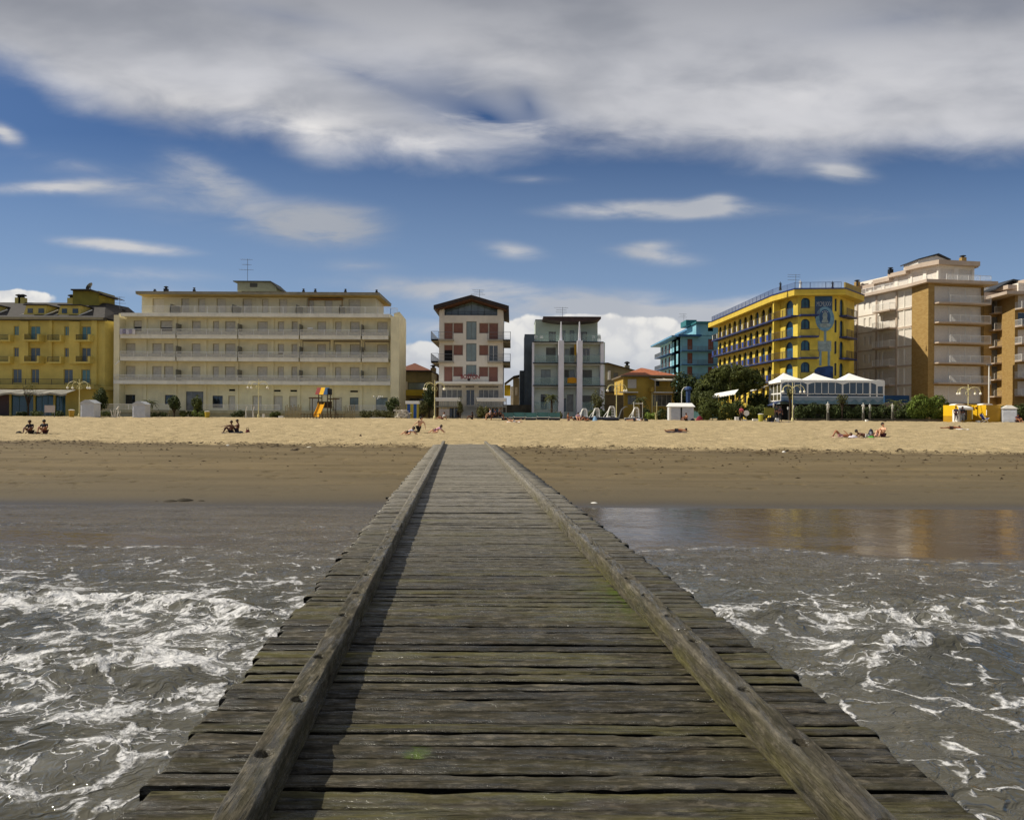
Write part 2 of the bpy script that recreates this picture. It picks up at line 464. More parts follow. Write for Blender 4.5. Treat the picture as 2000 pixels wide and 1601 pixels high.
f = gg.m('MAXIMUM', gg.m('MULTIPLY', w1, gg.rng(d1, .08, .3)), gg.m('MULTIPLY', w2, gg.rng(d, .3, .6)))
f = gg.m('MULTIPLY', f, gg.m('MAXIMUM', brk, gg.rng(d, .75, 1.2)))
f = gg.m('MAXIMUM', f, gg.m('MULTIPLY', w3, gg.rng(d, .1, .4)))
film = gg.m('MULTIPLY', gg.rng(d, .5, 1.5), gg.m('MULTIPLY', gg.rng(e3, .2, .02), .38))
f = gg.m('MAXIMUM', f, film)
# flecks of old foam and painted white glints on the shallow swash
fl = gg.m('MULTIPLY', gg.rng(gg.noise(gg.mapping(warp, sc=(2.6, 14, 1)), 1.0, 6, .78), .57, .65), gg.attr('fleck'))
f = gg.m('MAXIMUM', f, fl)
f = gg.m('MAXIMUM', f, gg.m('MULTIPLY', line, gg.rng(gg.noise(gg.mapping(flat, sc=(.5, 1, 1)), 6, 5, .75), .48, .60)), clamp=True)
mur = gg.mix(gg.rng(gg.noise(flat, .5, 4, .6), .3, .7), (.058, .056, .042), (.098, .092, .070))
mur = gg.mix(gg.attr('swash'), mur, gg.mix(gg.rng(gg.noise(gg.mapping(flat, sc=(.3, 1.6, 1)), 1, 5, .6), .3, .7), (.075, .064, .050), (.125, .110, .090)))
mur = gg.mix(calm, mur, (.088, .066, .042))
mur = gg.mix(gg.m('MULTIPLY', gg.rng(d, .3, 1.2), .4), mur, (.22, .22, .19))
foamc = gg.mix(gg.rng(gg.noise(flat, 25, 4, .7), .3, .7), (.52, .52, .52), (.82, .81, .80))
gg.l.new(gg.mix(gg.m('MULTIPLY', f, .93), mur, foamc), b.inputs['Base Color'])
gg.l.new(gg.m('ADD', gg.m('MULTIPLY_ADD', f, .5, .05), gg.m('MULTIPLY', calm, .05)), b.inputs['Roughness'])
b.inputs['IOR'].default_value = 1.33
rip = gg.noise(gg.mapping(warp, sc=(.8, 1.9, 1)), 3.4, 3, .5, .6)
rip2 = gg.noise(gg.mapping(warp, sc=(.8, 1.8, 1)), 11, 2, .5, .5)
hh = gg.m('ADD', gg.m('MULTIPLY', rip, 1.0), gg.m('MULTIPLY', rip2, .20))
bs = gg.m('MULTIPLY_ADD', gg.m('SUBTRACT', 1.0, calm), .95, .05)
nb1 = gg.bump(hh, bs, .085)
gg.l.new(gg.bump(gg.m('ADD', f, gg.m('MULTIPLY', gg.noise(flat, 40, 3, .7), gg.m('MULTIPLY', f, .5))), .7, .012, nb1), b.inputs['Normal'])

WL = -1.0
xs = np.concatenate([-np.geomspace(600, 15.2, 45), np.arange(-15, 15, .036), np.geomspace(15.2, 600, 45)])
ysw = np.concatenate([-np.geomspace(900, 4, 40), np.linspace(-3.6, 3.4, 60), np.arange(3.5, 11.5, .03), np.arange(11.5, 24, .07)])
Yw, Xw = np.meshgrid(ysw, xs, indexing='ij')
CR = [(-600, 10.6), (-16, 10.6), (-7.2, 10.05), (-4.6, 9.6), (-2.75, 8.8), (-1, 8.6), (1, 8.9), (2.9, 9.45), (6.75, 9.55), (16, 9.9), (600, 9.9)]
Yc_ = vlin(Xw, CR) + fbm(Xw * .8, Xw * 0 + 3, 21) * .5 + fbm(Xw * 3.1, Xw * 0 + 1, 25) * .3 + fbm(Xw * 11, Xw * 0 + 1, 26) * .09
s_ = Yw - Yc_
amp = np.where(Xw < 0, .19, .13) * (1 + .9 * fbm(Xw * .7, Xw * 0 + 7, 31))


def bore(s, a, front=.14, back=.9):
    return a * np.where(s > 0, np.exp(-(s / front) ** 2), 1 / (1 + (s / back) ** 2))


eta = bore(s_, amp)
# second smaller waves, left and right
def wave2(xc, hw, y0, a, tilt, seed, back=.55):
    yy = y0 + tilt * (Xw - xc) + fbm(Xw * 1.2, Xw * 0 + seed, seed) * .5
    s = Yw - yy
    return bore(s, a, .13, back) * np.exp(-((Xw - xc) / hw) ** 4), s


e_a, s_a = wave2(-4.7, 1.7, 7.35, .17, -.12, 41)
e_b, s_b = wave2(4.4, 1.0, 8.1, .17, .14, 47, .42)
e_c, s_c = wave2(7.6, 1.7, 7.7, .15, .05, 53)
e_d, s_d = wave2(6.2, 1.6, 5.6, .07, -.3, 57)
eta = eta + e_a + e_b + e_c + e_d
nearw = np.clip((19.5 - Yw) / 9, 0, 1)
eta = eta + nearw * (fbm(Xw * .55, Yw * .8, 61, 3) * .13 + fbm(Xw * 2.0, Yw * 3.4, 67, 3, .5) * .07)
rough_c = np.exp(-((s_ + .25) / .45) ** 2) + .8 * np.clip(e_b / .15, 0, 1) + .8 * np.clip(e_a / .15, 0, 1)
eta = eta + rough_c * (fbm(Xw * 5, Yw * 6, 131, 4, .6) * .10 + np.abs(fbm(Xw * 9, Yw * 10, 137, 3, .6)) * .07)
far = np.clip((3 - Yw) / 10, 0, 1)
eta = eta + far * np.sin((Yw + 1.5 * fbm(Xw * .1, Yw * .1, 71)) * 1.1) * .1
# calm film and swash
LR = [(-20, 13.5), (2.2, 13.4), (2.6, 13.8), (4.1, 14.4), (5.6, 13.8), (6.6, 13.2), (7.7, 12.7), (9.5, 12.9), (16, 13.6), (40, 15)]
yl = vlin(Xw, LR) + fbm(Xw * .9, Xw * 0 + 5, 81) * .25
right = Xw > 1.0
calm_ = np.where(right, np.clip((Yw - yl) / .5, 0, 1) * (.86 + .14 * np.clip(.5 + 2 * fbm(Xw * .3, Yw * 1.4, 151), 0, 1)), 0)
inner = vlin(Xw, [(-20, 14.3), (-11, 14.35), (-7.5, 14.0), (-6.1, 14.2), (-5.6, 15.4), (-3, 16)])
outer_ = vlin(Xw, [(-20, 16.3), (-11, 16.1), (-8, 15.6), (-6.1, 14.8), (-5.6, 15.0)])
calm_ = np.where(~right, np.clip((Yw - inner) / .15, 0, 1) * np.clip((outer_ - Yw) / .3, 0, 1) * .9, calm_)
eta = eta * (1 - calm_)
thick = np.where(right, np.exp(-((Yw - yl) / .05) ** 2) * (Xw < 12), 0)
line_ = np.where(right, np.exp(-((Yw - yl) / .045) ** 2) * np.clip(1.6 - np.abs(Xw - 4) * .25, 0, 1), 0)
l2 = vlin(Xw, [(-20, 14.1), (-6.2, 14.0), (-5.2, 13.5), (-3.4, 13.0), (-1.5, 12.8)])
line_ = np.maximum(line_, np.where(Xw < -1, np.exp(-((Yw - l2 - fbm(Xw * 2, Xw * 0, 91) * .3) / .06) ** 2) * .9, 0))
eta = eta + .018 * thick
# thin advancing edges on the damp sand
foam_ = np.zeros_like(Xw)
L = Xw < 0
back = np.clip(1 - (-s_) / 2.6, 0, 1) * (s_ < .1)
foam_ = np.where(L, back ** .6 * .86 * np.clip((-2.2 - Xw) / .5 + .9, .55, 1), np.clip(1 - (-s_) / 1.9, 0, 1) ** .8 * (s_ < .1) * .56)
fg = (s_ < 0) * np.where(L, .44, .34) * np.clip(.75 + 1.3 * fbm(Xw * .5, Yw * .5, 101, 2), .3, 1.3)
foam_ = np.maximum(foam_, fg)
crest = np.exp(-((s_ - .02) / .10) ** 2) * np.where(L, 1.0, .8) * np.clip(.75 + 1.2 * fbm(Xw * 2, Xw * 0 + 2, 111), .2, 1.3)
for e_, s2, a_, w_ in ((e_a, s_a, 1.1, .35), (e_b, s_b, 1.3, .12), (e_c, s_c, 1., .14)):
    mask = np.clip(e_ / (e_.max() * .55), 0, 1)
    crest = np.maximum(crest, np.exp(-((s2 + .03) / w_) ** 2) * mask * a_)
foam_ = foam_ * (1 - .3 * np.clip(e_b / .2, 0, 1)) * (1 - .3 * np.clip(e_a / .15, 0, 1))
foam_ = np.maximum(foam_, crest)
beyond = np.clip(s_ / .3, 0, 1) * (1 - calm_)
foam_ = np.maximum(foam_, beyond * np.where(L, .40, .17) * np.clip(1 - (Yw - 10) / 4.0, .0, 1))
foam_ = foam_ * np.clip((Yw + 60) / 50, .2, 1)
fleck_ = beyond * np.clip(1.1 - (Yw - 13) / 6, .25, 1) * np.where(L, 1.25, .6)
swash_ = np.clip((Yw - 10.5) / 4, 0, 1)
sea = link('sea_water', mesh_np('sea_water', np.stack([Xw.ravel(), Yw.ravel(), (WL + eta).ravel()], 1), grid_faces(*Xw.shape), wat,
                                attrs={'foam': foam_, 'calm': calm_, 'line': line_, 'fleck': fleck_, 'swash': swash_}))
tag(sea, kind='structure')

# ------------------------------------------------------------------ pier
def wood_mat(name, axis, light=1.0):
    m, gg, b = new_mat(name)
    geo = gg.n.new('ShaderNodeNewGeometry'); pos = geo.outputs['Position']
    oi = gg.n.new('ShaderNodeObjectInfo').outputs['Random']
    seed = gg.attr('seed')
    off = gg.com(gg.m('MULTIPLY', seed, 37.0), gg.m('MULTIPLY', seed, 11.0), 0.0)
    p = gg.v('ADD', pos, off)
    s1 = (1.8, 46, 46) if axis == 'x' else (46, 1.8, 46)
    s2 = (5.5, 150, 150) if axis == 'x' else (150, 5.5, 150)
    s3 = (.9, 3, 3) if axis == 'x' else (3, .9, 3)
    gr = gg.noise(gg.mapping(p, sc=s1), 1, 6, .62, .12)
    fi = gg.noise(gg.mapping(p, sc=s2), 1, 4, .65, .2)
    bl = gg.noise(gg.mapping(p, sc=s3), 1, 5, .65)
    _, yy, zz = gg.sep(pos)
    dryf = gg.rng(gg.m('ADD', yy, gg.m('MULTIPLY', bl, 5.0)), 6.5, 19.0)
    mot = gg.noise(gg.mapping(p, sc=(9, 24, 24) if axis == 'x' else (24, 9, 24), loc=(4, 4, 9)), 1, 6, .72, .3)
    c = gg.mix(gg.rng(gr, .3, .7), (.037, .033, .023), (.063, .055, .038))
    c = gg.mix(gg.m('MULTIPLY', gg.rng(mot, .51, .65), .7), c, (.150, .130, .095))
    c = gg.mix(gg.m('MULTIPLY', gg.rng(mot, .48, .34), .75), c, (.018, .018, .012))
    c = gg.mix(gg.m('MULTIPLY', gg.rng(fi, .60, .74), .35), c, (.19, .168, .13))
    crk = gg.rng(gg.m('ABSOLUTE', gg.m('SUBTRACT', gg.noise(gg.mapping(p, sc=tuple(v * (.5 if v < 2 else .55) for v in s1), loc=(3, 3, 3)), 1, 3, .6, .15), .5)), .013, .002)
    crk = gg.m('MULTIPLY', crk, gg.rng(gg.noise(gg.mapping(p, sc=(1.5, 7, 7) if axis == 'x' else (7, 1.5, 7), loc=(2, 6, 1)), 1, 2, .5), .54, .62))
    c = gg.mix(gg.m('MULTIPLY', crk, .85), c, (.004, .0035, .003))
    grit = gg.rng(gg.noise(p, 130, 3, .7), .60, .74)
    c = gg.mix(gg.m('MULTIPLY', grit, .55), c, (.17, .15, .12))
    c = gg.mix(gg.m('MULTIPLY', gg.rng(bl, .55, .75), .5), c, (.060, .040, .026))
    c = gg.mix(gg.m('MULTIPLY', gg.rng(gg.noise(p, 2.3, 4, .6), .55, .72), .5), c, (.016, .015, .012))
    tint = gg.rng(seed, 0.0, 1.0, .68, 1.3, smooth=False)
    pt = gg.rng(gg.noise(gg.mapping(p, sc=(2.2, 6, 6) if axis == 'x' else (6, 2.2, 6), loc=(8, 2, 1)), 1, 4, .6), .34, .66, .78, 1.3)
    tint = gg.m('MULTIPLY', tint, pt)
    c = gg.mix(1.0, c, gg.com(tint, tint, tint), 'MULTIPLY')
    dryf = gg.m('MAXIMUM', dryf, gg.attr('pale'))
    dc = gg.mix(gg.rng(gg.m('MULTIPLY_ADD', mot, .6, gg.m('MULTIPLY', gr, .4)), .36, .64), (.13, .118, .092), (.33, .30, .245))
    c = gg.mix(gg.m('MULTIPLY', dryf, .88), c, dc)
    # yellow-green algae on chosen boards and in the corner by the kerb
    al = gg.m('MULTIPLY', gg.attr('algae'), gg.rng(gg.noise(gg.mapping(p, sc=(1.2, 9, 9) if axis == 'x' else (9, 1.2, 9)), 1, 5, .65), .38, .66))
    c = gg.mix(gg.m('MULTIPLY', al, gg.m('SUBTRACT', .8, gg.m('MULTIPLY', crk, .6))), c, gg.mix(gg.rng(fi, .3, .7), (.060, .056, .016), (.175, .160, .058)))
    gn = gg.m('MULTIPLY', gg.attr('green'), gg.rng(gg.noise(p, 9, 4, .7), .35, .6))
    c = gg.mix(gn, c, (.075, .11, .014))
    c = gg.mix(gg.attr('gap_shade'), c, (.003, .003, .0025))  # near-black side faces: shade of the plank gaps put into the colour
    gg.l.new(c, b.inputs['Base Color'])
    wetn = gg.noise(gg.mapping(p, sc=(2.4, 15, 15) if axis == 'x' else (15, 2.4, 15), loc=(5, 5, 5)), 1, 5, .7)
    wetm = gg.m('MULTIPLY', gg.rng(wetn, .47, .60), gg.m('SUBTRACT', 1.0, gg.m('MULTIPLY', dryf, .75)))
    wetm = gg.m('MAXIMUM', wetm, gg.m('MULTIPLY', gg.attr('edge'), gg.rng(gg.noise(gg.mapping(p, sc=(3.5, 1, 1) if axis == 'x' else (1, 3.5, 1)), 1, 4, .7), .40, .55)))
    gg.l.new(gg.rng(wetm, 0, 1, .58, .14, smooth=False), b.inputs['Roughness'])
    gg.l.new(gg.m('MULTIPLY_ADD', wetm, .55, .06), b.inputs['Specular IOR Level'])
    h = gg.m('SUBTRACT', gg.m('ADD', gg.m('ADD', gg.m('MULTIPLY', gr, .6), gg.m('MULTIPLY', mot, .8)), gg.m('MULTIPLY', fi, .35)), gg.m('MULTIPLY', crk, .5))
    gg.l.new(gg.bump(h, 1.0, .014), b.inputs['Normal'])
    return m


woodx = wood_mat('weathered_deck_wood', 'x')
woody = wood_mat('weathered_kerb_wood', 'y')
dark_wood = paint('pile_wood', '#2b2620', .8, .3, 3, .6, 20)
bolt_m = paint('rusty_bolt', '#5a5048', .45, .3, 30, .4, 60, .6)
SK = -.075


def axis_x(Y): return SK * Y


pier = empty('pier', (0, 0, 0), 'dark weathered plank pier with low kerb beams leading from the sea up to the sand', 'pier')
rng = np.random.default_rng(5)
Lx, Rx = -1.325, 2.115
pitch = .1405
yk = 1.1
boards = []
k = 0
algae_rows = {}
far_v = []; far_f = []; far_s = []; far_a = []; far_k = []; nfar = 0
while yk < 39.9:
    wdt = pitch * (1 + rng.uniform(-.09, .09)); gap = rng.uniform(.017, .030)
    y0, y1 = yk, yk + wdt - gap
    yk += wdt
    ym = (y0 + y1) / 2
    if ym < 2.2 and k % 1: continue
    xl = Lx + axis_x(ym) + rng.uniform(-.035, .03); xr = Rx + axis_x(ym) + rng.uniform(-.03, .035)
    nearb = ym < 16
    nx = 230 if ym < 6 else (110 if ym < 10 else (50 if nearb else 14))
    nyy = 15 if ym < 6 else (9 if ym < 10 else 6)
    u = np.linspace(0, 1, nx); x = xl + (xr - xl) * u
    tt = np.linspace(0, 1, nyy)
    sd_ = k * 7 + 3
    we0 = fbm(x * 1.3, x * 0 + k, sd_, 4, .6) * .012 + (fbm(x * 9, x * 0 + k, sd_ + 1, 2)) * .007
    we1 = fbm(x * 1.3, x * 0 + k, sd_ + 2, 4, .6) * .012 + (fbm(x * 9, x * 0 + k, sd_ + 3, 2)) * .007
    skew = rng.uniform(-.006, .006)
    Yr = (y0 - we0 * .9 + skew * (u - .5))[None, :] + ((y1 + we1 * .9) - (y0 - we0 * .9))[None, :] * tt[:, None]
    Xr = np.repeat(x[None, :], nyy, 0)
    lift = rng.uniform(-.0045, .0045); tilt = rng.uniform(-.006, .006)
    edge_r = np.minimum(tt, 1 - tt) * (y1 - y0)
    rr = .008
    rnd = -np.clip(rr - edge_r, 0, rr) ** 2 / rr * .95
    Zr = lift + tilt * (tt[:, None] * 2 - 1) + rnd[:, None] + fbm(Xr * 1.1, Yr * 5, sd_ + 5, 3) * .011
    if nearb:
        Zr = Zr + fbm(Xr * 3, Yr * 55, sd_ + 6, 3, .6) * .0035 - np.clip(fbm(Xr * 2.2, Yr * 32, sd_ + 8, 3) - .2, 0, 1) * .03
        # eroded chips along both edges
        chip = np.clip(fbm(Xr * 5, Yr * 6, sd_ + 9, 3) - .08, 0, 1)
        Zr = Zr - chip * .05 * np.exp(-((edge_r[:, None]) / .014) ** 2)
    endr = np.minimum(u, 1 - u) * (xr - xl)
    Zr = Zr - (np.clip(.02 - endr, 0, .02) ** 2 / .02 * .8)[None, :]
    # skirts down the two long edges and the ends
    rows = [np.stack([Xr[0], Yr[0] + .012, np.full(nx, -.07)], 1)]
    rows.append(np.stack([Xr[0], Yr[0] + .001, Zr[0] - .004], 1))
    for j in range(nyy): rows.append(np.stack([Xr[j], Yr[j], Zr[j]], 1))
    rows.append(np.stack([Xr[-1], Yr[-1] - .001, Zr[-1] - .004], 1))
    rows.append(np.stack([Xr[-1], Yr[-1] - .012, np.full(nx, -.07)], 1))
    V_ = np.stack(rows, 0)                       # (nyy+2, nx, 3)
    lc = V_[:, :1].copy(); lc[..., 2] = -.07; rc = V_[:, -1:].copy(); rc[..., 2] = -.07
    V_ = np.concatenate([lc, V_, rc], 1)
    nr, nc = V_.shape[:2]
    gap_dark = np.zeros((nr, nc)); gap_dark[:2] = 1; gap_dark[-2:] = 1  # side rows painted near-black as gap shade
    seedv = float(rng.random())
    A = max(0.0, rng.normal(.10, .10)) + (rng.random() < .16) * rng.uniform(.45, .9)
    if ym < 4: A = A * .8 + (.8 if ym < 3.02 or 3.6 < ym < 3.72 else 0)
    if 4.3 < ym < 4.75 or 6.0 < ym < 6.3: A += .45
    if ym > 13: A *= .3
    X_ = V_[..., 0]; rel = X_ - axis_x(ym)
    al = A * np.ones_like(X_)
    kl, kr = -.734, 1.453
    wz = np.exp(-((ym - 7.6) / 1.6) ** 2)
    al = np.maximum(al, np.exp(-np.clip(kr - rel, 0, 9) / .22) * (rel < kr) * (1.1 * wz + .45 * (ym < 12)))
    gr_ = np.exp(-np.clip(kr - rel, 0, 9) / .16) * (rel < kr) * np.exp(-((ym - 6.3) / .55) ** 2) * 1.1
    if 3.34 < ym < 3.47: gr_ = np.maximum(gr_, np.exp(-((rel + .17 + .04 * vn(rel * 30, V_[..., 1] * 40, 3)) / .05) ** 2) * (.4 + vn(rel * 60, V_[..., 1] * 60, 8)))
    if nearb and len(boards) < 99:
        me = mesh_np('plank', V_.reshape(-1, 3), grid_faces(nr, nc), woodx,
                     attrs={'seed': np.full(nr * nc, seedv), 'algae': al.ravel(), 'green': gr_.ravel(), 'edge': np.repeat(np.exp(-((np.arange(nr) - 3.0) / 1.1) ** 2), nc), 'gap_shade': gap_dark.ravel()})
        boards.append(link('plank', me, pier))
    else:
        far_f.append(grid_faces(nr, nc) + nfar); far_v.append(V_.reshape(-1, 3)); nfar += nr * nc
        far_s.append(np.full(nr * nc, seedv)); far_a.append(al.ravel()); far_k.append(gap_dark.ravel())
    k += 1
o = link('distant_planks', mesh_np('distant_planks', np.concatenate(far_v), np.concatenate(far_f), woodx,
                                   attrs={'seed': np.concatenate(far_s), 'algae': np.concatenate(far_a), 'gap_shade': np.concatenate(far_k)}), pier)
tag(o, 'the thin far planks of the deck', kind='stuff')

# kerb beams
holes_xy = []


def beam(side, y0, y1, near_res):
    base = -.734 if side < 0 else 1.453
    inner, outer2 = (base, base - .13) if side < 0 else (base, base + .125)
    x_lo, x_hi = min(inner, outer2), max(inner, outer2)
    hk = .172 + rng.uniform(-.006, .006)
    dy_ = .008 if near_res else .05
    n = max(8, int((y1 - y0) / dy_))
    yv = np.linspace(y0, y1, n)
    nt = 19 if near_res else 6
    tt = np.linspace(0, 1, nt)
    sd_ = int(y0 * 13 + side * 5 + 90)
    bow = fbm(yv * .35, yv * 0 + side, sd_, 2) * .008 + rng.uniform(-.006, .006)
    wl = fbm(yv * 1.2, yv * 0, sd_ + 1, 5, .6) * .005; wr = fbm(yv * 1.2, yv * 0 + 4, sd_ + 2, 5, .6) * .005
    Xt = (x_lo + bow + wl)[:, None] + ((x_hi + bow + wr) - (x_lo + bow + wl))[:, None] * tt[None, :]
    Yt = np.repeat(yv[:, None], nt, 1)
    er = np.minimum(tt, 1 - tt) * .13
    Zt = hk - (np.clip(.008 - er, 0, .008) ** 2 / .008)[None, :] + fbm(Xt * 4, Yt * .8, sd_ + 3, 3) * .012
    if near_res:
        Zt = Zt + fbm(Xt * 60, Yt * 3, sd_ + 4, 3, .6) * .005
        chip = np.clip(fbm(Xt * 5, Yt * 3, sd_ + 6, 4) - .07, 0, 1)
        Zt = Zt - chip * .08 * np.exp(-(er[None, :] / .02) ** 2)
        if side < 0: Zt = Zt - .035 * np.exp(-((Yt - 3.45) / .10) ** 2) * np.exp(-((Xt - x_hi) / .035) ** 2)
    Xt = Xt + axis_x(Yt)
    hs = []
    yh = y0 + .32
    while yh < y1 - .1:
        hs.append((((x_lo + x_hi) / 2 + rng.uniform(-.01, .01) + axis_x(yh)), yh)); yh += rng.uniform(.55, .95)
    for hx, hy in hs:
        rr_ = np.hypot(Xt - hx, Yt - hy)
        Zt = Zt - np.clip((.038 - rr_) / .006, 0, 1) * .042
    # sides: wavy faces with spacer blocks beneath
    zb = .004
    def side_rows(col, sgn):
        out_ = []
        for f_ in (.25, .5, .75, 1.0):
            zz = Zt[:, col] * (1 - f_) + zb * f_
            xx = Xt[:, col] + fbm(yv * 2.1, zz * 9, sd_ + 9 + col, 3) * .003 + sgn * .002
            out_.append(np.stack([xx, yv, zz], 1))
        return out_
    cols = [np.stack([Xt[:, j], Yt[:, j], Zt[:, j]], 1) for j in range(nt)]
    seq = list(reversed(side_rows(0, -1))) + cols + side_rows(nt - 1, 1)
    V_ = np.stack(seq, 1)
    s0 = V_[:1].copy(); s0[..., 2] = zb; s1 = V_[-1:].copy(); s1[..., 2] = zb
    V_ = np.concatenate([s0, V_, s1], 0)
    nr, nc = V_.shape[:2]
    al = .12 + .5 * np.clip((.10 - V_[..., 2]) / .08, 0, 1) * (1 if side > 0 else .75) + .4 * np.exp(-((V_[..., 1] - 3.45) / .15) ** 2) * (side < 0)
    al = al * np.clip((16 - V_[..., 1]) / 6, .1, 1)
    jj = np.arange(nc); top_ = (jj >= 4) & (jj < nc - 4); edge_ = np.exp(-((jj - 4.5) / 1.2) ** 2) + np.exp(-((jj - (nc - 5.5)) / 1.2) ** 2)
    base_p = .10 if side > 0 else .03
    pal = (np.where(top_, base_p, base_p * .6) + edge_ * .18)[None, :] * (.55 + .9 * vn(V_[..., 1] * 2.5, V_[..., 1] * 0 + 3, 7)) * np.ones_like(V_[..., 0])  # edge highlight put into the colour along the worn top edges, sides left darker
    al = al + np.where(top_, 0, .35 if side > 0 else .1)[None, :]
    me = mesh_np('kerb_beam', V_.reshape(-1, 3), grid_faces(nr, nc)[:, ::-1], woody,
                 attrs={'seed': np.full(nr * nc, float(rng.random())), 'algae': al.ravel(), 'green': np.zeros(nr * nc), 'pale': pal.ravel()})
    o = link('kerb_beam', me, pier)
    mbb = MB()
    if y0 < 15:
        for hx, hy in hs:
            bb = MB(); bb.lathe([(.017, -.0), (.017, .006), (.011, .0065), (.011, .016), (.006, .019)], 0, 0, 8)
            bb.build('bolt', bolt_m, o, (hx, hy, hk - .044), 0)
    return o


for side in (-1, 1):
    y0 = .15
    while y0 < 39.6:
        y1 = min(y0 + 4.65, 39.75)
        beam(side, y0 + .003, y1 - .003, y0 < 9)
        y0 += 4.65
# stringers and piles below the deck
for off in (-1.0, .4, 1.8):
    m_ = MB(); m_.prism([(off - .08 + axis_x(-1), -1), (off + .08 + axis_x(-1), -1), (off + .08 + axis_x(39), 39), (off - .08 + axis_x(39), 39)], -.26, -.072)
    m_.build('stringer', dark_wood, pier)
for yy in np.arange(.6, 30, 3.2):
    for off in (-.9, 1.7):
        m_ = MB(); m_.tube([(off + axis_x(yy), yy, -3.6), (off + axis_x(yy), yy, -.26)], .11, 8)
        m_.build('pile', dark_wood, pier)
    m_ = MB(); m_.box(-1.2 + axis_x(yy), 2.0 + axis_x(yy), yy + .115, yy + .22, -.44, -.262); m_.build('crossbeam', dark_wood, pier)
# ------------------------------------------------------------------ facade kit
class Fr:
    """a facade plane from world point p0 to p1 (left to right as seen from outside); local x runs along it, local y inward, z absolute"""
    def __init__(s, root, p0, p1):
        s.root = root; s.o = p0; s.th = math.atan2(p1[1] - p0[1], p1[0] - p0[0]); s.w = math.hypot(p1[0] - p0[0], p1[1] - p0[1])
    def loc(s, x=0, y=0, z=0):
        c_, n_ = math.cos(s.th), math.sin(s.th)
        r = s.root.location
        return (s.o[0] + x * c_ - y * n_ - r.x, s.o[1] + x * n_ + y * c_ - r.y, z - r.z)
    def put(s, mb, name, mats, parent=None, smooth=False):
        if parent is None or parent == s.root: return mb.build(name, mats, s.root, s.loc(), s.th, smooth)
        return mb.build(name, mats, parent, (0, 0, 0), 0, smooth)      # parent already carries this frame
    def at(s, px):
        """distance along the facade where picture column px meets it"""
        t_ = (px - 1000) / FPX
        c_, n_ = math.cos(s.th), math.sin(s.th)
        return (t_ * s.o[1] - s.o[0]) / (c_ - t_ * n_)


def holes_wall(mb, s0, s1, z0, z1, holes, rev=.18, y=0.0):
    xs_ = sorted({s0, s1, *[h[0] for h in holes], *[h[1] for h in holes]}); zs_ = sorted({z0, z1, *[h[2] for h in holes], *[h[3] for h in holes]})
    xs_ = [x for x in xs_ if s0 <= x <= s1]; zs_ = [z for z in zs_ if z0 <= z <= z1]
    for i in range(len(xs_) - 1):
        for j in range(len(zs_) - 1):
            mx, mz = (xs_[i] + xs_[i + 1]) / 2, (zs_[j] + zs_[j + 1]) / 2
            if any(h[0] < mx < h[1] and h[2] < mz < h[3] for h in holes): continue
            mb.quad((xs_[i], y, zs_[j]), (xs_[i + 1], y, zs_[j]), (xs_[i + 1], y, zs_[j + 1]), (xs_[i], y, zs_[j + 1]))
    for a, b_, c_, d_ in [h[:4] for h in holes]:
        mb.quad((a, y, c_), (a, y + rev, c_), (a, y + rev, d_), (a, y, d_)); mb.quad((b_, y, c_), (b_, y, d_), (b_, y + rev, d_), (b_, y + rev, c_))
        mb.quad((a, y, c_), (b_, y, c_), (b_, y + rev, c_), (a, y + rev, c_)); mb.quad((a, y, d_), (a, y + rev, d_), (b_, y + rev, d_), (b_, y, d_))
    return mb


def shell(mb, s0, s1, z0, z1, dep, holes=(), rev=.18):
    holes_wall(mb, s0, s1, z0, z1, list(holes), rev)
    mb.quad((s0, 0, z0), (s0, 0, z1), (s0, dep, z1), (s0, dep, z0)); mb.quad((s1, 0, z0), (s1, dep, z0), (s1, dep, z1), (s1, 0, z1))
    mb.quad((s0, dep, z0), (s0, dep, z1), (s1, dep, z1), (s1, dep, z0)); mb.quad((s0, 0, z1), (s1, 0, z1), (s1, dep, z1), (s0, dep, z1))
    return mb


glass = paint('dark_window_glass', '#20262b', .06, .1, .5, 0, 25, 0, 0, .8)
glass_b = paint('blue_window_glass', '#27506a', .12, .15, .5, 0, 25, 0, 0, .8)
glass_g = paint('grey_green_glazing', '#6d7a76', .15, .15, .8, 0, 25, 0, 0, .8)
curtain = paint('pale_curtain_glass', '#6f6f6c', .2, .25, 2, 0, 25, 0, 0, .7)
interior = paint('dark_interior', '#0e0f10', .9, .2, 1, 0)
white_m = paint('white_paint', '#dedbd2', .5, .06, 2, .1, 40, 0, .12)
white_s = paint('clean_white_plastic', '#eeece6', .4, .03, 3, .05)
grey_met = paint('grey_metal', '#77797b', .4, .1, 4, .1, 30, .5)
rail_w = paint('white_railing', '#e2e1dc', .5, .06, 3, 0)
rail_d = paint('dark_railing', '#2f3236', .5, .1, 3, 0)
black_m = paint('black_cowl', '#15161a', .6, .2, 3, .1)
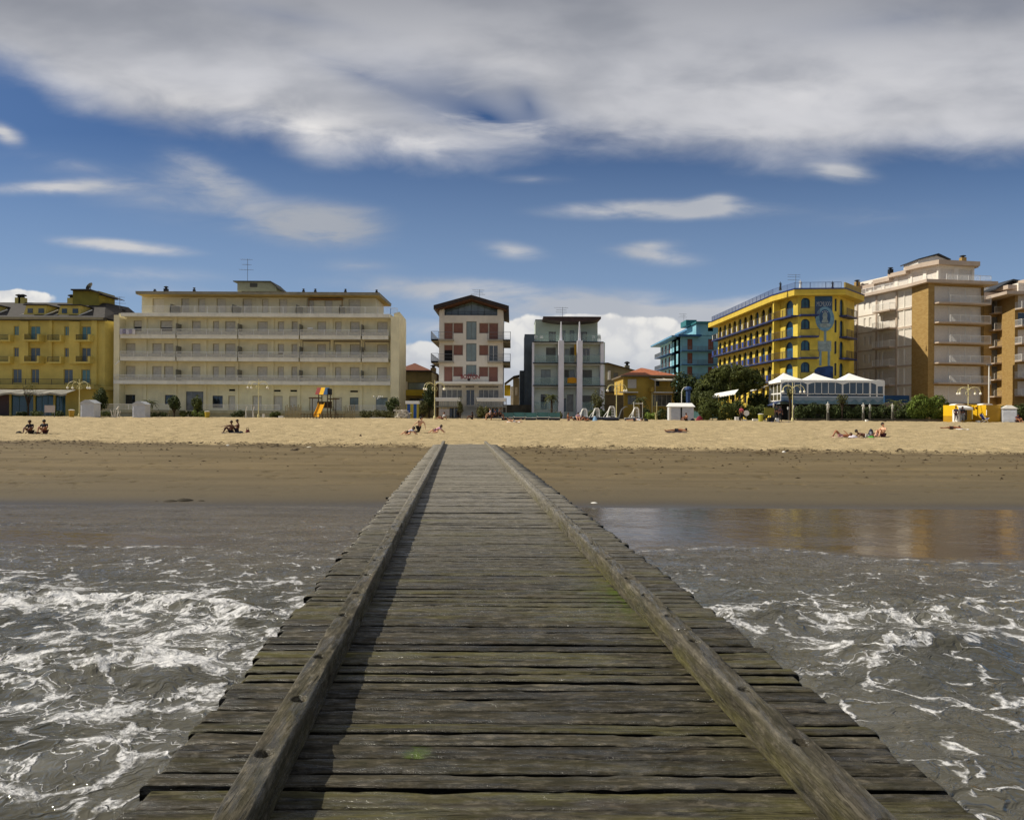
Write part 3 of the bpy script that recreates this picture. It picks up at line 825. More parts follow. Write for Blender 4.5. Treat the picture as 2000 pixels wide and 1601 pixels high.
KINDS = {
    'beige': (paint('beige_frame', '#b0a47e', .6, .06), paint('pale_roller_shutter', '#cfc9bb', .55, .07, 4, .1), 0, 0),
    'blue': (paint('yellow_frame', '#b8a35a', .6, .06), paint('blue_grey_shutter', '#5f7183', .5, .08, 4, .1), 1, 0),
    'teal': (paint('yellow_frame', '#b8a35a', .6, .06), paint('teal_shutter', '#5c8794', .5, .08, 4, .1), 1, 0),
    'red': (paint('cream_frame', '#a9a296', .6, .06), paint('brick_red_shutter', '#7c5448', .6, .08, 3, .12), 0, 0),
    'brown': (paint('dark_brown_frame', '#4b3528', .6, .06), paint('brown_shutter', '#8a5340', .6, .08, 3, .12), 1, 0),
    'greyshut': (paint('grey_frame', '#6d7370', .6, .06), paint('grey_roller_shutter', '#6f706c', .55, .07, 4, .1), 0, 0),
    'whiteshut': (white_m, paint('white_roller_shutter', '#d8d0c4', .5, .05, 4, .1), 0, 0),
    'glass': (white_m, glass, 1, 0),
    'glass4': (white_m, curtain, 3, 0),
    'glassg': (paint('grey_frame', '#6d7370', .6, .06), glass_g, 1, 0),
    'dark': (paint('dark_frame', '#3b3a36', .6, .06), glass, 1, 0),
    'curtain': (paint('grey_frame', '#6d7370', .6, .06), curtain, 2, 0),
    'archblue': (paint('navy_frame', '#1c2a4a', .5, .1), paint('blue_door', '#22567a', .4, .15, 1.5, .1), 0, 1),
    'archnavy': (paint('navy_frame', '#1c2a4a', .5, .1), paint('navy_glass', '#16202c', .15, .2, 1.5, 0, 25, 0, 0, .7), 0, 1),
    'archwin': (paint('navy_frame', '#1c2a4a', .5, .1), paint('arched_window_curtain', '#2c5a70', .3, .25, 1.2, 0), 1, 1),
}
WC = {}
for _k in ('beige', 'whiteshut', 'red', 'greyshut', 'blue'):          # slats of the roller shutters
    m_ = KINDS[_k][1]; q = G(m_.node_tree)
    bsdf = m_.node_tree.nodes['Principled BSDF']
    geo = q.n.new('ShaderNodeNewGeometry').outputs['Position']
    wv_ = q.n.new('ShaderNodeTexWave'); wv_.bands_direction = 'Z'; wv_.inputs['Scale'].default_value = 4.2; q.l.new(geo, wv_.inputs['Vector'])
    q.l.new(q.bump(wv_.outputs['Fac'], .6, .02), bsdf.inputs['Normal'])


def window(F, s0, s1, z0, z1, kind, y=.16, part='window', label=None, open_=0):
    w, h = s1 - s0, z1 - z0
    key = (kind, round(w, 2), round(h, 2), open_)
    fm, im, mul, arch = KINDS[kind]
    if key not in WC:
        a = MB(); t_ = min(.07, w * .09) * (1.9 if arch else 1)
        a.box(0, t_, -.04, .05, 0, h); a.box(w - t_, w, -.04, .05, 0, h); a.box(t_, w - t_, -.037, .047, h - t_, h); a.box(t_, w - t_, -.037, .047, 0, t_ * .8)
        for i in range(mul):
            x = w * (i + 1) / (mul + 1); a.box(x - t_ * .4, x + t_ * .4, -.03, .04, t_ * .8, h - t_)
        b_ = MB(); b_.box(t_ * .6, w - t_ * .6, .0, .03, .02 if not open_ else h * open_, h - t_ * .5)
        WC[key] = (a.mesh('window', fm), b_.mesh('infill', im), t_)
    fa, fb, t_ = WC[key]
    o = link(part, fa, F.root, F.loc(s0, y, z0), F.th)
    link('shutter' if 'shut' in kind or kind in ('beige', 'blue', 'teal', 'red', 'brown') else 'pane', fb, o)
    if open_:
        k2 = ('gap', round(w, 2), round(h, 2))
        if k2 not in WC:
            b_ = MB(); b_.box(t_ * .6, w - t_ * .6, .0, .03, .02, h * open_); WC[k2] = b_.mesh('open_gap', interior)
        link('dark_opening', WC[k2], o)
    if label: o['label'] = label
    return o


def spandrel(mb, s0, s1, z1, y=.012, dep=.1, n=7):
    """the two corner pieces that turn a square opening into a round-headed one"""
    r = (s1 - s0) / 2; cx = (s0 + s1) / 2; cz = z1 - r
    for sg in (-1, 1):
        arc = [(cx + sg * r * math.cos(PI / 2 * i / n), cz + r * math.sin(PI / 2 * i / n)) for i in range(n + 1)]
        corner = (cx + sg * r, z1)
        for i in range(n):
            p, q = arc[i], arc[i + 1]
            mb._a([(corner[0], y, corner[1]), (p[0], y, p[1]), (q[0], y, q[1]), (corner[0], y + dep, corner[1]), (p[0], y + dep, p[1]), (q[0], y + dep, q[1])],
                  [(0, 1, 2), (1, 4, 5, 2), (0, 3, 4, 1)] if sg < 0 else [(0, 2, 1), (1, 2, 5, 4), (0, 1, 4, 3)])


def railing(mb, s0, s1, z0, z1, y, step=.13, r=.012, rows=0, posts=1.6):
    mb.box(s0, s1, y - .02, y + .02, z1 - .045, z1)
    mb.box(s0, s1, y - .012, y + .012, z0 + .05, z0 + .08)
    n = max(1, int((s1 - s0) / step))
    if not rows:
        for i in range(n + 1):
            x = s0 + (s1 - s0) * i / n; mb.box(x - r, x + r, y - r, y + r, z0 + .0801, z1 - .0451)
    else:
        for i in range(rows):
            z = z0 + .08 + (z1 - z0 - .12) * (i + .5) / rows; mb.box(s0, s1, y - .008, y + .008, z - .012, z + .012)
    n = max(1, int((s1 - s0) / posts))
    for i in range(n + 1):
        x = s0 + (s1 - s0) * i / n; mb.box(x - .025, x + .025, y - .0255, y + .0255, z0, z1 - .0455)
    return mb


def siderail(mb, x, y0, y1, z0, z1, step=.13):
    mb.box(x - .02, x + .02, y0, y1, z1 - .045, z1); mb.box(x - .012, x + .012, y0, y1, z0 + .05, z0 + .08)
    n = max(1, int((y1 - y0) / step))
    for i in range(n + 1):
        y = y0 + (y1 - y0) * i / n; mb.box(x - .011, x + .011, y - .011, y + .011, z0, z1 - .0451)


def chimney(F, s, z, y=3, w=.5, h=.8, mat=None, root=None):
    a = MB(); a.box(s - w / 2, s + w / 2, y - w / 2, y + w / 2, z - .4, z + h * .55)
    o = F.put(a, 'chimney', mat or black_m)
    b_ = MB(); b_.lathe([(w * .3, 0), (w * .3, h * .2), (w * .62, h * .24), (w * .62, h * .34), (w * .2, h * .45)], s, y, 10, z + h * .551)
    F.put(b_, 'cowl', black_m, o)
    return o


def aerial(F, s, z0, z1, y=4, arms=((0.0, 1.6), (.35, 1.2), (.7, 1.9))):
    a = MB(); a.tube([(s, y, z0 - .3), (s, y, z1)], .03, 5)
    for k_, w in arms:
        z = z1 - .06 - k_ * (z1 - z0) * .6
        a.tube([(s - w * .6, y, z), (s + w * .4, y + .2, z)], .02, 4)
        for i in range(5): a.tube([(s - w * .6 + w * i / 5, y - .28, z + .01), (s - w * .6 + w * i / 5, y + .3, z + .01)], .012, 3)
    return F.put(a, 'aerial', grey_met)


def broot(px, Y, label, cat, group='buildings behind the beach'):
    return empty(cat.replace(' ', '_'), (XP(px, Y), Y, zs(Y)), label, cat, group)


def text_part(txt, size, mat, parent, loc, th, ext=.04, name='lettering', sx=1):
    cu = bpy.data.curves.new(name, 'FONT'); cu.body = txt; cu.size = size; cu.extrude = ext; cu.align_x = 'CENTER'; cu.offset = size * (.028 if txt == 'BOSTON' else 0)
    to = bpy.data.objects.new(name, cu); COL.objects.link(to)
    bpy.context.view_layer.update()
    me = bpy.data.meshes.new_from_object(to); bpy.data.objects.remove(to)
    me.transform(Matrix.Rotation(PI / 2, 4, 'X') @ Matrix.Diagonal((sx, 1, 1, 1)))
    me.materials.clear(); me.materials.append(mat)
    return link(name, me, parent, loc, th)


GZ = lambda Y: zs(Y) - .25

# ================================================================== B2 the long beige apartment building
Y = 95.0; Yw = 96.5
r = broot(500, Y, 'long cream apartment building of five floors with white balcony railings and flat overhanging roof', 'apartment building')
cream = paint('cream_render', '#e8dfbb', .8, .07, .6, .12, 9, 0, .28)
cream2 = paint('grey_balcony_edge', '#e4e1d4', .7, .08, .8, .12, 12, 0, .35)
x = lambda p, yy=Y: XP(p, yy)
z = lambda q, yy=Y: ZP(500, q, yy)
F = Fr(r, (0, Yw), (1, Yw)); F1 = Fr(r, (0, Y), (1, Y))
xw = lambda p: x(p, Yw); zw = lambda q: z(q, Yw)
H = []; wins = []
def wn(p0, p1, q0, q1, kind='beige', **kw): H.append((xw(p0), xw(p1), zw(q1), zw(q0))); wins.append((H[-1], kind, kw))
cols_hi = [(391, 374), (427, 415), (460, 439), (522, 502), (554, 542), (584, 569), (636, 619), (666, 654), (702, 683), (756, 736)]
cols_hi = [(b_, a_) for a_, b_ in cols_hi]
wn(260, 276, 627, 654, open_=.55, label='half open shutter over a dark room'); wn(312, 336, 627, 654, open_=.5, label='half open shutter over a dark room')
for a_, b_ in cols_hi: wn(a_, b_, 627.5, 654)
for a_, b_ in [(245, 264), (297, 315), (320, 338)] + cols_hi:
    if (a_, b_) == (542, 554): wn(a_, b_, 671.5, 698, open_=.35, label='shutter raised a little from the sill')
    else: wn(a_, b_, 671.5, 698)
    wn(a_, b_, 716, 743)
for a_, b_, q0, q1, k_ in [(242, 264, 772, 790, 'dark'), (322, 343, 772, 790, 'dark'), (363, 400, 765, 802, 'curtain'), (415, 435, 773, 797, 'dark'), (446, 462, 773, 801, 'beige'), (493, 511, 773, 801, 'beige'),
                           (534, 552, 773, 801, 'beige'), (565, 582, 773, 801, 'beige'), (604, 622, 775, 801, 'beige'), (650, 668, 775, 801, 'beige'), (683, 700, 775, 801, 'glassg'), (734, 757, 775, 801, 'glassg')]:
    wn(a_, b_, q0, q1, k_)
vents = [(447, 462, 760, 764), (535, 548, 761, 764.5), (567, 580, 761, 764.5), (684, 699, 761.5, 765)]
for a_, b_, q0, q1 in vents: H.append((xw(a_), xw(b_), zw(q1), zw(q0)))
a = MB(); shell(a, xw(231), xw(763), GZ(Y), zw(613), 5, H)
F.put(a, 'wall', cream)
for h_, k_, kw in wins: window(F, *h_, k_, **kw)
for a_, b_, q0, q1 in vents:
    q = MB(); n_ = 3
    q.box(xw(a_), xw(b_), .1, .13, zw(q1), zw(q0)); F.put(q, 'vent', interior)
for p0, p1 in ((221.5, 232.5), (762.5, 779)):
    a = MB(); a.box(x(p0), x(p1), 0, 6.2 if p0 > 500 else 8, GZ(Y), z(616.5)); F1.put(a, 'end_pier', cream)
a = MB(); a.prism([(x(768), .2), (x(779) - .01, .2), (x(779) - .01, 6), (x(768), 6)], z(616.5), [z(610), z(607), z(611), z(614)]); F1.put(a, 'parapet', cream)
# pilasters at wall
for p in (284, 343, 401, 463, 532, 584, 647, 705):
    a = MB(); a.box(xw(p) - .2, xw(p) + .2, -.16, .02, GZ(Y), zw(619.5)); F.put(a, 'pilaster', cream)
bays = [232.8, 343, 463.5, 584, 705, 759]
for lvl, (r0, q0, q1) in enumerate([(733, 744.2, 751), (687, 698.5, 705.5), (643, 654.8, 661.5)]):
    if lvl == 0:
        a = MB(); a.box(x(222.5), x(762.3), -.12, 1.5, z(q1), z(q0)); F1.put(a, 'balcony_slab', cream2)
    for i in range(5):
        s0, s1 = x(bays[i]) + .1, x(bays[i + 1]) - .1
        if lvl:
            a = MB(); a.box(s0, s1, 0, 1.499, z(q1), z(q0)); a.box(s0 - .002, s1 + .002, -.035, .0, z(q0) - .1, z(q0) + .02)
            F1.put(a, 'balcony_slab', cream2)
        else: s0 = x(223) if i == 0 else s0 - .06; s1 = s1 + .06 if i < 4 else x(762)
        a = MB(); railing(a, s0, s1, z(q0) + .001, z(r0), -.02 if lvl else -.08, .115, .013)
        o = F1.put(a, 'railing', rail_w)
        q = MB(); q.box(s0 + .03, s1 - .03, .03, .036, z(q0) + .12, z(r0) - .3); F1.put(q, 'screen', paint('railing_screen', '#bdbaae', .6, .1, 3, 0), o)
    for i in range(1, 5):
        a = MB(); a.box(x(bays[i]) - .045, x(bays[i]) + .045, .05, 1.48, z(q0) + .002, z(r0) + .75); F1.put(a, 'partition', paint('partition_panel', '#7a786d', .6, .1))
# drying laundry on the top left balcony
# terrace slab and top floor
a = MB(); a.box(x(235.5), x(760), -.05, 3.1, z(618.8), z(612.3)); F1.put(a, 'terrace_slab', cream2)
Yt = 98.0; F2 = Fr(r, (0, Yt), (1, Yt))
H = []; tw = [(297, 320), (353, 368), (386, 400), (422, 440), (473, 491), (511, 523), (544, 560), (598, 612), (633, 648), (680, 703)]
for a_, b_ in tw: H.append((x(a_, Yt), x(b_, Yt), z(611.0, Yt), z(583.5, Yt)))
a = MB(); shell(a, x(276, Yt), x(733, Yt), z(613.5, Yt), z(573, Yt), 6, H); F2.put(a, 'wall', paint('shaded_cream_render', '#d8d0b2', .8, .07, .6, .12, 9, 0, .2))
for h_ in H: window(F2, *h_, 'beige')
a = MB(); a.box(x(257.5), x(737), -2.2, 7.5, z(573.2), z(568.6)); a.box(x(256.9), x(737.5), -2.26, 7.55, z(568.6), z(567.9)); F2.put(a, 'roof', paint('roof_edge', '#8d8878', .7, .1, 1, .1, 9, 0, .3))
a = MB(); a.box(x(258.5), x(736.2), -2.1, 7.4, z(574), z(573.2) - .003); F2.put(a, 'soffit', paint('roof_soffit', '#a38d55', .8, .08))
for i, (p0, p1) in enumerate(((276, 331), (331, 452), (452, 577), (577, 662), (662, 762), (762, 775))):
    a = MB(); railing(a, x(p0), x(p1), z(612.3) + .001, z(598.2 if i < 5 else 600), .05, .115, .012); F1.put(a, 'railing', rail_w)
for p in (331, 452, 577, 662):
    a = MB(); a.box(x(p) - .04, x(p) + .04, .2, 2.98, z(612.3) + .002, z(594)); F1.put(a, 'partition', paint('partition_panel', '#7a786d', .6, .1))
a = MB(); a.prof([(x(463, 99), z(569, 99)), (x(539, 99), z(569, 99)), (x(539, 99), z(558, 99)), (x(527, 99), z(551, 99)), (x(463, 99), z(551, 99))], .9, 4.5); o = F2.put(a, 'roof_hut', paint('roof_hut', '#9a9a82', .8, .1))
q = MB(); q.prof([(x(456, 99), z(549.5, 99)), (x(456, 99), z(551.2, 99)), (x(528, 99), z(551.2, 99)), (x(545, 99), z(566, 99)), (x(546.5, 99), z(565, 99)), (x(529, 99), z(549.5, 99))], .6, 4.8); q.box(x(487.5, 99), x(502, 99), .87, .93, z(561, 99), z(553.5, 99))
F2.put(q, 'hut_roof', paint('hut_roof', '#4b4a44', .7, .1), o)
for p, h_ in ((300, .5), (322, 1.0), (377, .8), (473, .4), (501, .4), (591, .7), (614, .7), (673, .7), (734, .6)): chimney(F2, x(p, 99), z(569.5, 98.5), 1.2, .3 if h_ < .9 else .5, h_ * .8)
aerial(F2, x(477, 99), z(551, 99), z(503, 99), 2)
# awnings on upper right balconies
for p0, p1, q0, q1 in ((590, 644, 663.5, 683), (651, 703, 664, 683), (711, 760, 664, 683)):
    a = MB(); a.box(x(p0), x(p1), .02, .35, z(q0 + 2.6), z(q0 + .1)); a.box(x(p0), x(p0) + .08, .1, .16, z(q1), z(q0 + 2.6)); a.box(x(p1) - .08, x(p1), .1, .16, z(q1), z(q0 + 2.6))
    F1.put(a, 'folded_awning', paint('brown_awning', '#5d4f3a', .8, .15))
a = MB(); a.box(x(591), x(659), -.6, .1, z(579), z(576)); a.box(x(591), x(591) + .1, -.5, -.4, z(594), z(579)); a.box(x(659) - .1, x(659), -.5, -.4, z(594), z(579)); F2.put(a, 'folded_awning', paint('orange_brown_awning', '#8c6836', .8, .15))
a = MB(); a.box(x(592) + .4, x(608), .4, .9, z(641), z(638.5)); F1.put(a, 'small_awning', white_s)
# raised ground terrace
a = MB(); a.box(x(222), x(352), -3, 1.5, z(807), z(801.5)); a.box(x(400), x(762), -3, 1.5, z(807.5), z(802)); a.box(x(223), x(350), -2.8, 1.5, GZ(Y), z(807) - .002); a.box(x(402), x(760), -2.8, 1.5, GZ(Y), z(807.5) - .002)
F1.put(a, 'ground_terrace', paint('terrace_concrete', '#9b9a84', .8, .12))
for p0, p1 in ((223, 350), (401, 560), (690, 762)):
    a = MB(); railing(a, x(p0), x(p1), z(801.5), z(790.5), -2.9, .12, .013); F1.put(a, 'railing', rail_w)

# ================================================================== B1 yellow hotel at the far left
Y = 95.0
r = broot(120, Y, 'ochre yellow hotel with dark tiled mansard roof, small tower and blue grey shutters', 'hotel')
yel = paint('ochre_render', '#c8b665', .8, .09, .5, .12, 9, 0, .2)
x = lambda p, yy=Y: XP(p, yy); z = lambda q, yy=Y: ZP(120, q, yy)
F = Fr(r, (0, Y), (1, Y))
H = []; W_ = []
for (a_, b_, q0, q1, k_) in [(-75, -57, 637, 668, 'blue'), (-40, -30, 637, 655, 'teal'), (26, 36, 637, 655, 'teal'), (58, 78, 637, 668, 'teal'), (125, 135, 637, 655, 'teal'), (158.5, 176.5, 637, 668, 'teal'),
                             (-75, -57, 679, 709, 'blue'), (-40, -30, 679, 697, 'blue'), (26, 36, 679, 697, 'blue'), (58, 78, 679, 709, 'blue'), (125, 135, 679, 697, 'blue'), (158.5, 176.5, 679, 709, 'blue'),
                             (-75, -57, 721, 748, 'blue'), (-40, -28, 721, 748, 'blue'), (24, 42, 721, 748, 'blue'), (60, 76, 721, 748, 'blue'), (124, 142, 721, 748, 'blue'), (158.5, 175.5, 721, 748, 'teal')]:
    H.append((x(a_), x(b_), z(q1), z(q0))); W_.append(k_)
H2 = [(x(22), x(65), z(812), z(771)), (x(69), x(104), z(812), z(771)), (x(108), x(128), z(812), z(771)), (x(-70), x(18), z(812), z(771))]
a = MB(); shell(a, x(-110), x(204), GZ(Y), z(624), 12, H + H2); F.put(a, 'wall', yel)
for h_, k_ in zip(H, W_): window(F, *h_, k_)
teal = paint('teal_shopfront', '#1f4a50', .12, .3, .6, 0, 25, 0, 0, .8)
KINDS['shop'] = (paint('teal_post', '#4c6a68', .5, .1), teal, 2, 0); KINDS['shopred'] = (paint('dark_frame', '#3b3a36', .6, .06), paint('maroon_shop', '#3a1f1d', .4, .3, .6, 0), 2, 0)
for i, h_ in enumerate(H2): window(F, *h_, 'shop' if i < 3 else 'shopred', part='shopfront')
# right hand return wall
a = MB(); a.prism([(x(204), 0.001), (x(204) + .9, 2.2), (x(204) + .9, 12), (x(204), 12)], GZ(Y), z(625)); F.put(a, 'side_wall', yel)
a = MB(); a.box(x(181), x(191), -.35, 0, z(752), z(626)); F.put(a, 'pilaster', yel)
a = MB(); a.box(x(97), x(103), -.25, 0, z(711), z(626)); a.box(x(40), x(57), -.25, 0, z(711), z(628)); a.box(x(136), x(157), -.25, 0, z(711), z(628)); F.put(a, 'projecting_bay', yel)
bal_rail = rail_d
for q in (668.5, 710.5):
    for p0, p1 in ((56, 88), (155, 186), (-78, -50)):
        a = MB(); zz = z(q)
        a.box(x(p0), x(p1), -1.3, 0, zz, zz + .22); a.box(x(p0), x(p0 + 4), -1.3, 0, zz + .22, zz + .95); a.box(x(p1 - 4), x(p1), -1.3, 0, zz + .22, zz + .95)
        o = F.put(a, 'balcony', yel); b_ = MB(); railing(b_, x(p0 + 4), x(p1 - 4), zz + .22, zz + .92, -1.25, .12, .01); F.put(b_, 'railing', bal_rail, o)
    for p0, p1 in ((-2, 27), (100, 126)):
        a = MB(); zz = z(q)
        a.box(x(p0), x(p1), -.8, 0, zz, zz + .2); a.box(x(p1 - 3), x(p1), -.8, 0, zz + .2, zz + .9); o = F.put(a, 'balcony', yel)
        b_ = MB(); railing(b_, x(p0), x(p1 - 3), zz + .2, zz + .9, -.75, .12, .01); F.put(b_, 'railing', bal_rail, o)
a = MB(); a.box(x(-110), x(197), -1.6, 0, z(760), z(752)); a.prism([(x(197), -1.6), (x(221), .6), (x(221), 3), (x(197), 0)], z(761), z(754)); o = F.put(a, 'first_floor_slab', paint('ochre_slab', '#a39452', .8, .1, .6, .1, 9, 0, .3))
b_ = MB(); railing(b_, x(-110), x(190), z(752), z(741), -1.5, .14, .009); F.put(b_, 'railing', rail_d, o)
aw = paint('faded_canvas', '#8d8a80', .85, .14, .9, .25, 6)
a = MB(); n_ = 26
for i in range(n_):
    p0, p1 = -110 + 273 * i / n_, -110 + 273 * (i + 1) / n_
    d0, d1 = .12 * math.sin(i * 1.7), .12 * math.sin((i + 1) * 1.7)
    a.quad((x(p0), -3.6, z(769.5) + d0), (x(p1), -3.6, z(769.5) + d1), (x(p1), -1.4, z(761.2)), (x(p0), -1.4, z(761.2)))
    a.quad((x(p0), -3.6, z(773) + d0), (x(p1), -3.6, z(773) + d1), (x(p1), -3.6, z(769.5) + d1), (x(p0), -3.6, z(769.5) + d0))
F.put(a, 'awning', aw)
# mansard
tile = paint('dark_roof_tiles', '#3a3633', .75, .2, 2.5, .6, 5)
ze, zr = z(621.5), z(589, 99)
a = MB()
a.box(x(-110), x(208), -.7, .01, z(626.5), ze)
a._a([(x(-110), -.7, ze + .001), (x(209), -.7, ze + .001), (x(164), 5, zr), (x(-110), 5, zr)], [(0, 1, 2, 3)])
a._a([(x(209), -.7, ze), (x(209) + 1.2, 10, ze - .1), (x(164) + 1, 9, zr), (x(164), 5, zr)], [(0, 1, 2, 3)])
a.box(x(-110), x(164), 5, 11, ze, zr)
F.put(a, 'roof', tile)
a = MB(); a.box(x(-110), x(207), -.75, -.70, z(625.5), z(620.8)); F.put(a, 'gutter', paint('eave_gutter', '#8c8467', .5, .1))
for p0 in (41, 108, -60):
    zb = z(617); zt = z(593.5)
    pb = lambda p: x(p0 + p)
    a = MB(); a._a([(pb(0), .35, z(616.5)), (pb(44), .35, z(616.5)), (pb(46), .35, z(596)), (pb(6), .35, z(596)), (pb(0), 4.9, z(616.5)), (pb(44), 4.9, z(616.5)), (pb(46), 4.9, z(596)), (pb(6), 4.9, z(596))],
                   [(0, 1, 2, 3), (1, 5, 6, 2), (0, 3, 7, 4), (3, 2, 6, 7)])
    o = F.put(a, 'dormer', yel)
    b_ = MB(); b_.box(pb(9), pb(19), .3, .34, z(611), z(602)); b_.box(pb(30), pb(41), .3, .34, z(611), z(602)); F.put(b_, 'dormer_window', glass, o)
    c_ = MB(); c_.box(pb(3), pb(49), .0, 5, z(596) + .001, z(594)); F.put(c_, 'dormer_roof', tile, o)
    for q in (-3, 44):
        e_ = MB(); e_.tube([(pb(q - 2), .1, z(617)), (pb(q + 14), 1.5, z(602))], .09, 5); F.put(e_, 'dormer_flashing', white_m, o)
a = MB(); a.box(x(141, 99), x(192, 99), 4, 8, z(596, 99), z(568, 99)); o = F.put(a, 'tower', paint('tower_render', '#8f8334', .8, .1))
b_ = MB(); b_.prof([(x(134, 98), z(563.5, 98)), (x(172, 98), z(563.2, 98)), (x(199, 98), z(573.5, 98)), (x(199, 98), z(575, 98)), (x(172, 98), z(566, 98)), (x(134, 98), z(566, 98))][::-1], 3.3, 8.6)
b_.prof([(x(141, 98), z(568.2, 98)), (x(141, 98), z(566, 98)), (x(172, 98), z(566, 98)), (x(190, 98), z(572, 98)), (x(190, 98), z(574, 98))][::-1], 4.1, 8)
F.put(b_, 'tower_roof', tile, o)
c_ = MB(); c_.tube([(x(168, 99), 5, z(563, 99)), (x(167, 99), 5, z(557, 99))], .05, 5)
cx_, cz_ = x(164.5, 99), z(556, 99)
for i in range(8):
    t0, t1 = 2 * PI * i / 8, 2 * PI * (i + 1) / 8
    e1_ = Vector((.45, 0, .62)).normalized() * .62; e2_ = Vector((0, 1, 0)) * .55; nn = Vector((-.8, 0, .55)) * .22
    c0 = Vector((cx_, 5, cz_))
    c_._a([c0 - nn, c0 + e1_ * math.cos(t0) + e2_ * math.sin(t0), c0 + e1_ * math.cos(t1) + e2_ * math.sin(t1)], [(0, 1, 2)])
F.put(c_, 'satellite_dish', grey_met, o)
for p in (27, 34, 130): chimney(F, x(p, 99), z(589, 99), 5, .75, 1.15, yel)
chimney(F, x(222, 99), z(611, 99), 6.5, .5, .9)
aerial(F, x(233, 101), z(607, 101), z(579, 101), 6)

# ================================================================== B4 tall gabled hotel
Y = 95.0
r = broot(920, Y, 'narrow gabled hotel with brick red shutters, brown pitched roof and white awning over the entrance', 'hotel')
bw = paint('off_white_render', '#d2cbbf', .8, .06, .6, .12, 9, 0, .25)
x = lambda p, yy=Y: XP(p, yy); z = lambda q, yy=Y: ZP(920, q, yy)
F = Fr(r, (0, Y), (1, Y))
H = []; W_ = []
def h4(p0, p1, q0, q1, k_, **kw): H.append((x(p0), x(p1), z(q1), z(q0))); W_.append((k_, kw))
for i, (q0, q1, qh) in enumerate(((630.5, 663.5, 651), (673.5, 705.5, 694), (715.5, 746, 735.5))):
    if i == 1: h4(866.5, 884, q0, q1, 'red', open_=.68, label='red shutter half raised over the open balcony door')
    else: h4(866.5, 884, q0, q1, 'red')
    h4(884.5, 904, q0, qh, 'red'); h4(935, 953.5, q0, qh, 'red')
    h4(954, 972.5, q0, q1, 'glass' if i == 1 else 'red', **({'label': 'balcony door with its shutter up'} if i == 1 else {}))
    h4(910, 930, q0 - 3, q1 if i < 2 else 735, 'glassg')
h4(862, 903, 760.5, 777.5, 'glass4'); h4(934.5, 974, 760.5, 777.5, 'glass4'); h4(910, 927, 760.5, 792, 'glass'); h4(878, 898, 797, 815, 'dark'); h4(936, 975, 797, 815, 'dark')
a = MB(); shell(a, x(857), x(982), GZ(Y), z(617), 12, H); F.put(a, 'wall', bw)
for h_, (k_, kw) in zip(H, W_): window(F, *h_, k_, **kw)
# attic: side cheeks, recessed glazing, rail
a = MB(); a.box(x(857), x(867), 0, 1.6, z(617), z(604)); a.box(x(970.5), x(982), 0, 1.6, z(617), z(604)); a.box(x(867), x(970.5), 0, .3, z(617), z(616)); a.box(x(857), x(982), 1.6, 12, z(617) + .002, z(605)); F.put(a, 'attic_wall', bw)
a = MB(); a.prof([(x(867), z(617)), (x(970.5), z(617)), (x(970.5), z(601)), (x(919.5), z(586)), (x(867), z(601))], 1.2, 1.59); o = F.put(a, 'attic_glazing', glass_g)
b_ = MB()
for i in range(9):
    p = 867 + 103.5 * i / 8; b_.box(x(p) - .03, x(p) + .03, 1.13, 1.2, z(617), z(602 - 14.5 * (1 - abs(i - 4) / 4)))
F.put(b_, 'glazing_bars', paint('glazing_bar', '#55605f', .5, .1), o)
a = MB(); railing(a, x(868), x(970), z(617), z(608), .05, .14, .012); F.put(a, 'attic_railing', rail_d)
rf = paint('brown_roof', '#2e2420', .7, .2, 2.5, .4, 5); sof = paint('wood_soffit', '#5c3d28', .7, .15, 2, .2)
ap, el_, er_ = (x(919.5, 94), z(576, 94)), (x(846, 94), z(596.5, 94)), (x(993, 94), z(597, 94))
for (e_, sg) in ((el_, -1), (er_, 1)):
    th_ = .42
    pts = [ap, (ap[0], ap[1] - th_), (e_[0], e_[1] - th_ - .1), (e_[0], e_[1])]
    if sg < 0: pts = [ap, e_, (e_[0], e_[1] - th_ - .1), (ap[0], ap[1] - th_)]
    a = MB(); a.prof(pts[::-1], -1.1, 12.4); o = F.put(a, 'roof', rf)
    b_ = MB(); pts2 = [(p_[0] - sg * .0, p_[1]) for p_ in pts]
    c0, c1 = (ap[0], ap[1] - th_ - .002), (e_[0] - sg * .3, e_[1] - th_ - .055)
    pp = [c0, c1, (c1[0], c1[1] - .16), (c0[0], c0[1] - .16)]
    if sg > 0: pp = pp[::-1]
    for yy in np.arange(-.9, 1.3, .9): b_.prof(pp, yy, yy + .2)
    F.put(b_, 'roof_beams', sof, o)
aerial(F, x(935, 97), z(583, 97), z(563, 97), 3)
# balconies wrapping the corners
for q in (664, 706.5):
    for (p0, p1, sg) in ((842.8, 886, -1), (952, 996.5, 1)):
        a = MB(); a.box(x(p0), x(p1), -.9, -.002, z(q + 3.2), z(q))
        if sg < 0: a.box(x(p0), x(857) - .002, -.9, 9, z(q + 3.2) + .001, z(q) - .001)
        else: a.box(x(982) + .002, x(p1), -.9, 9, z(q + 3.2) + .001, z(q) - .001)
        o = F.put(a, 'balcony_slab', paint('balcony_concrete', '#9c9484', .8, .1, .8, .1, 9, 0, .3))
        b_ = MB(); railing(b_, x(p0), x(857) if sg < 0 else x(p1), z(q), z(q) + 1.05, -.86, .35, .014, rows=4) if sg < 0 else railing(b_, x(982), x(p1), z(q), z(q) + 1.05, -.86, .35, .014, rows=4)
        railing(b_, x(857) if sg < 0 else x(p0), x(p1) if sg < 0 else x(982), z(q), z(q) + .95, -.861, .5, .008, rows=1)
        siderail(b_, x(p0) + .03 if sg < 0 else x(p1) - .03, -.86, 8.9, z(q), z(q) + 1.0, .3)
        F.put(b_, 'railing', grey_met, o)
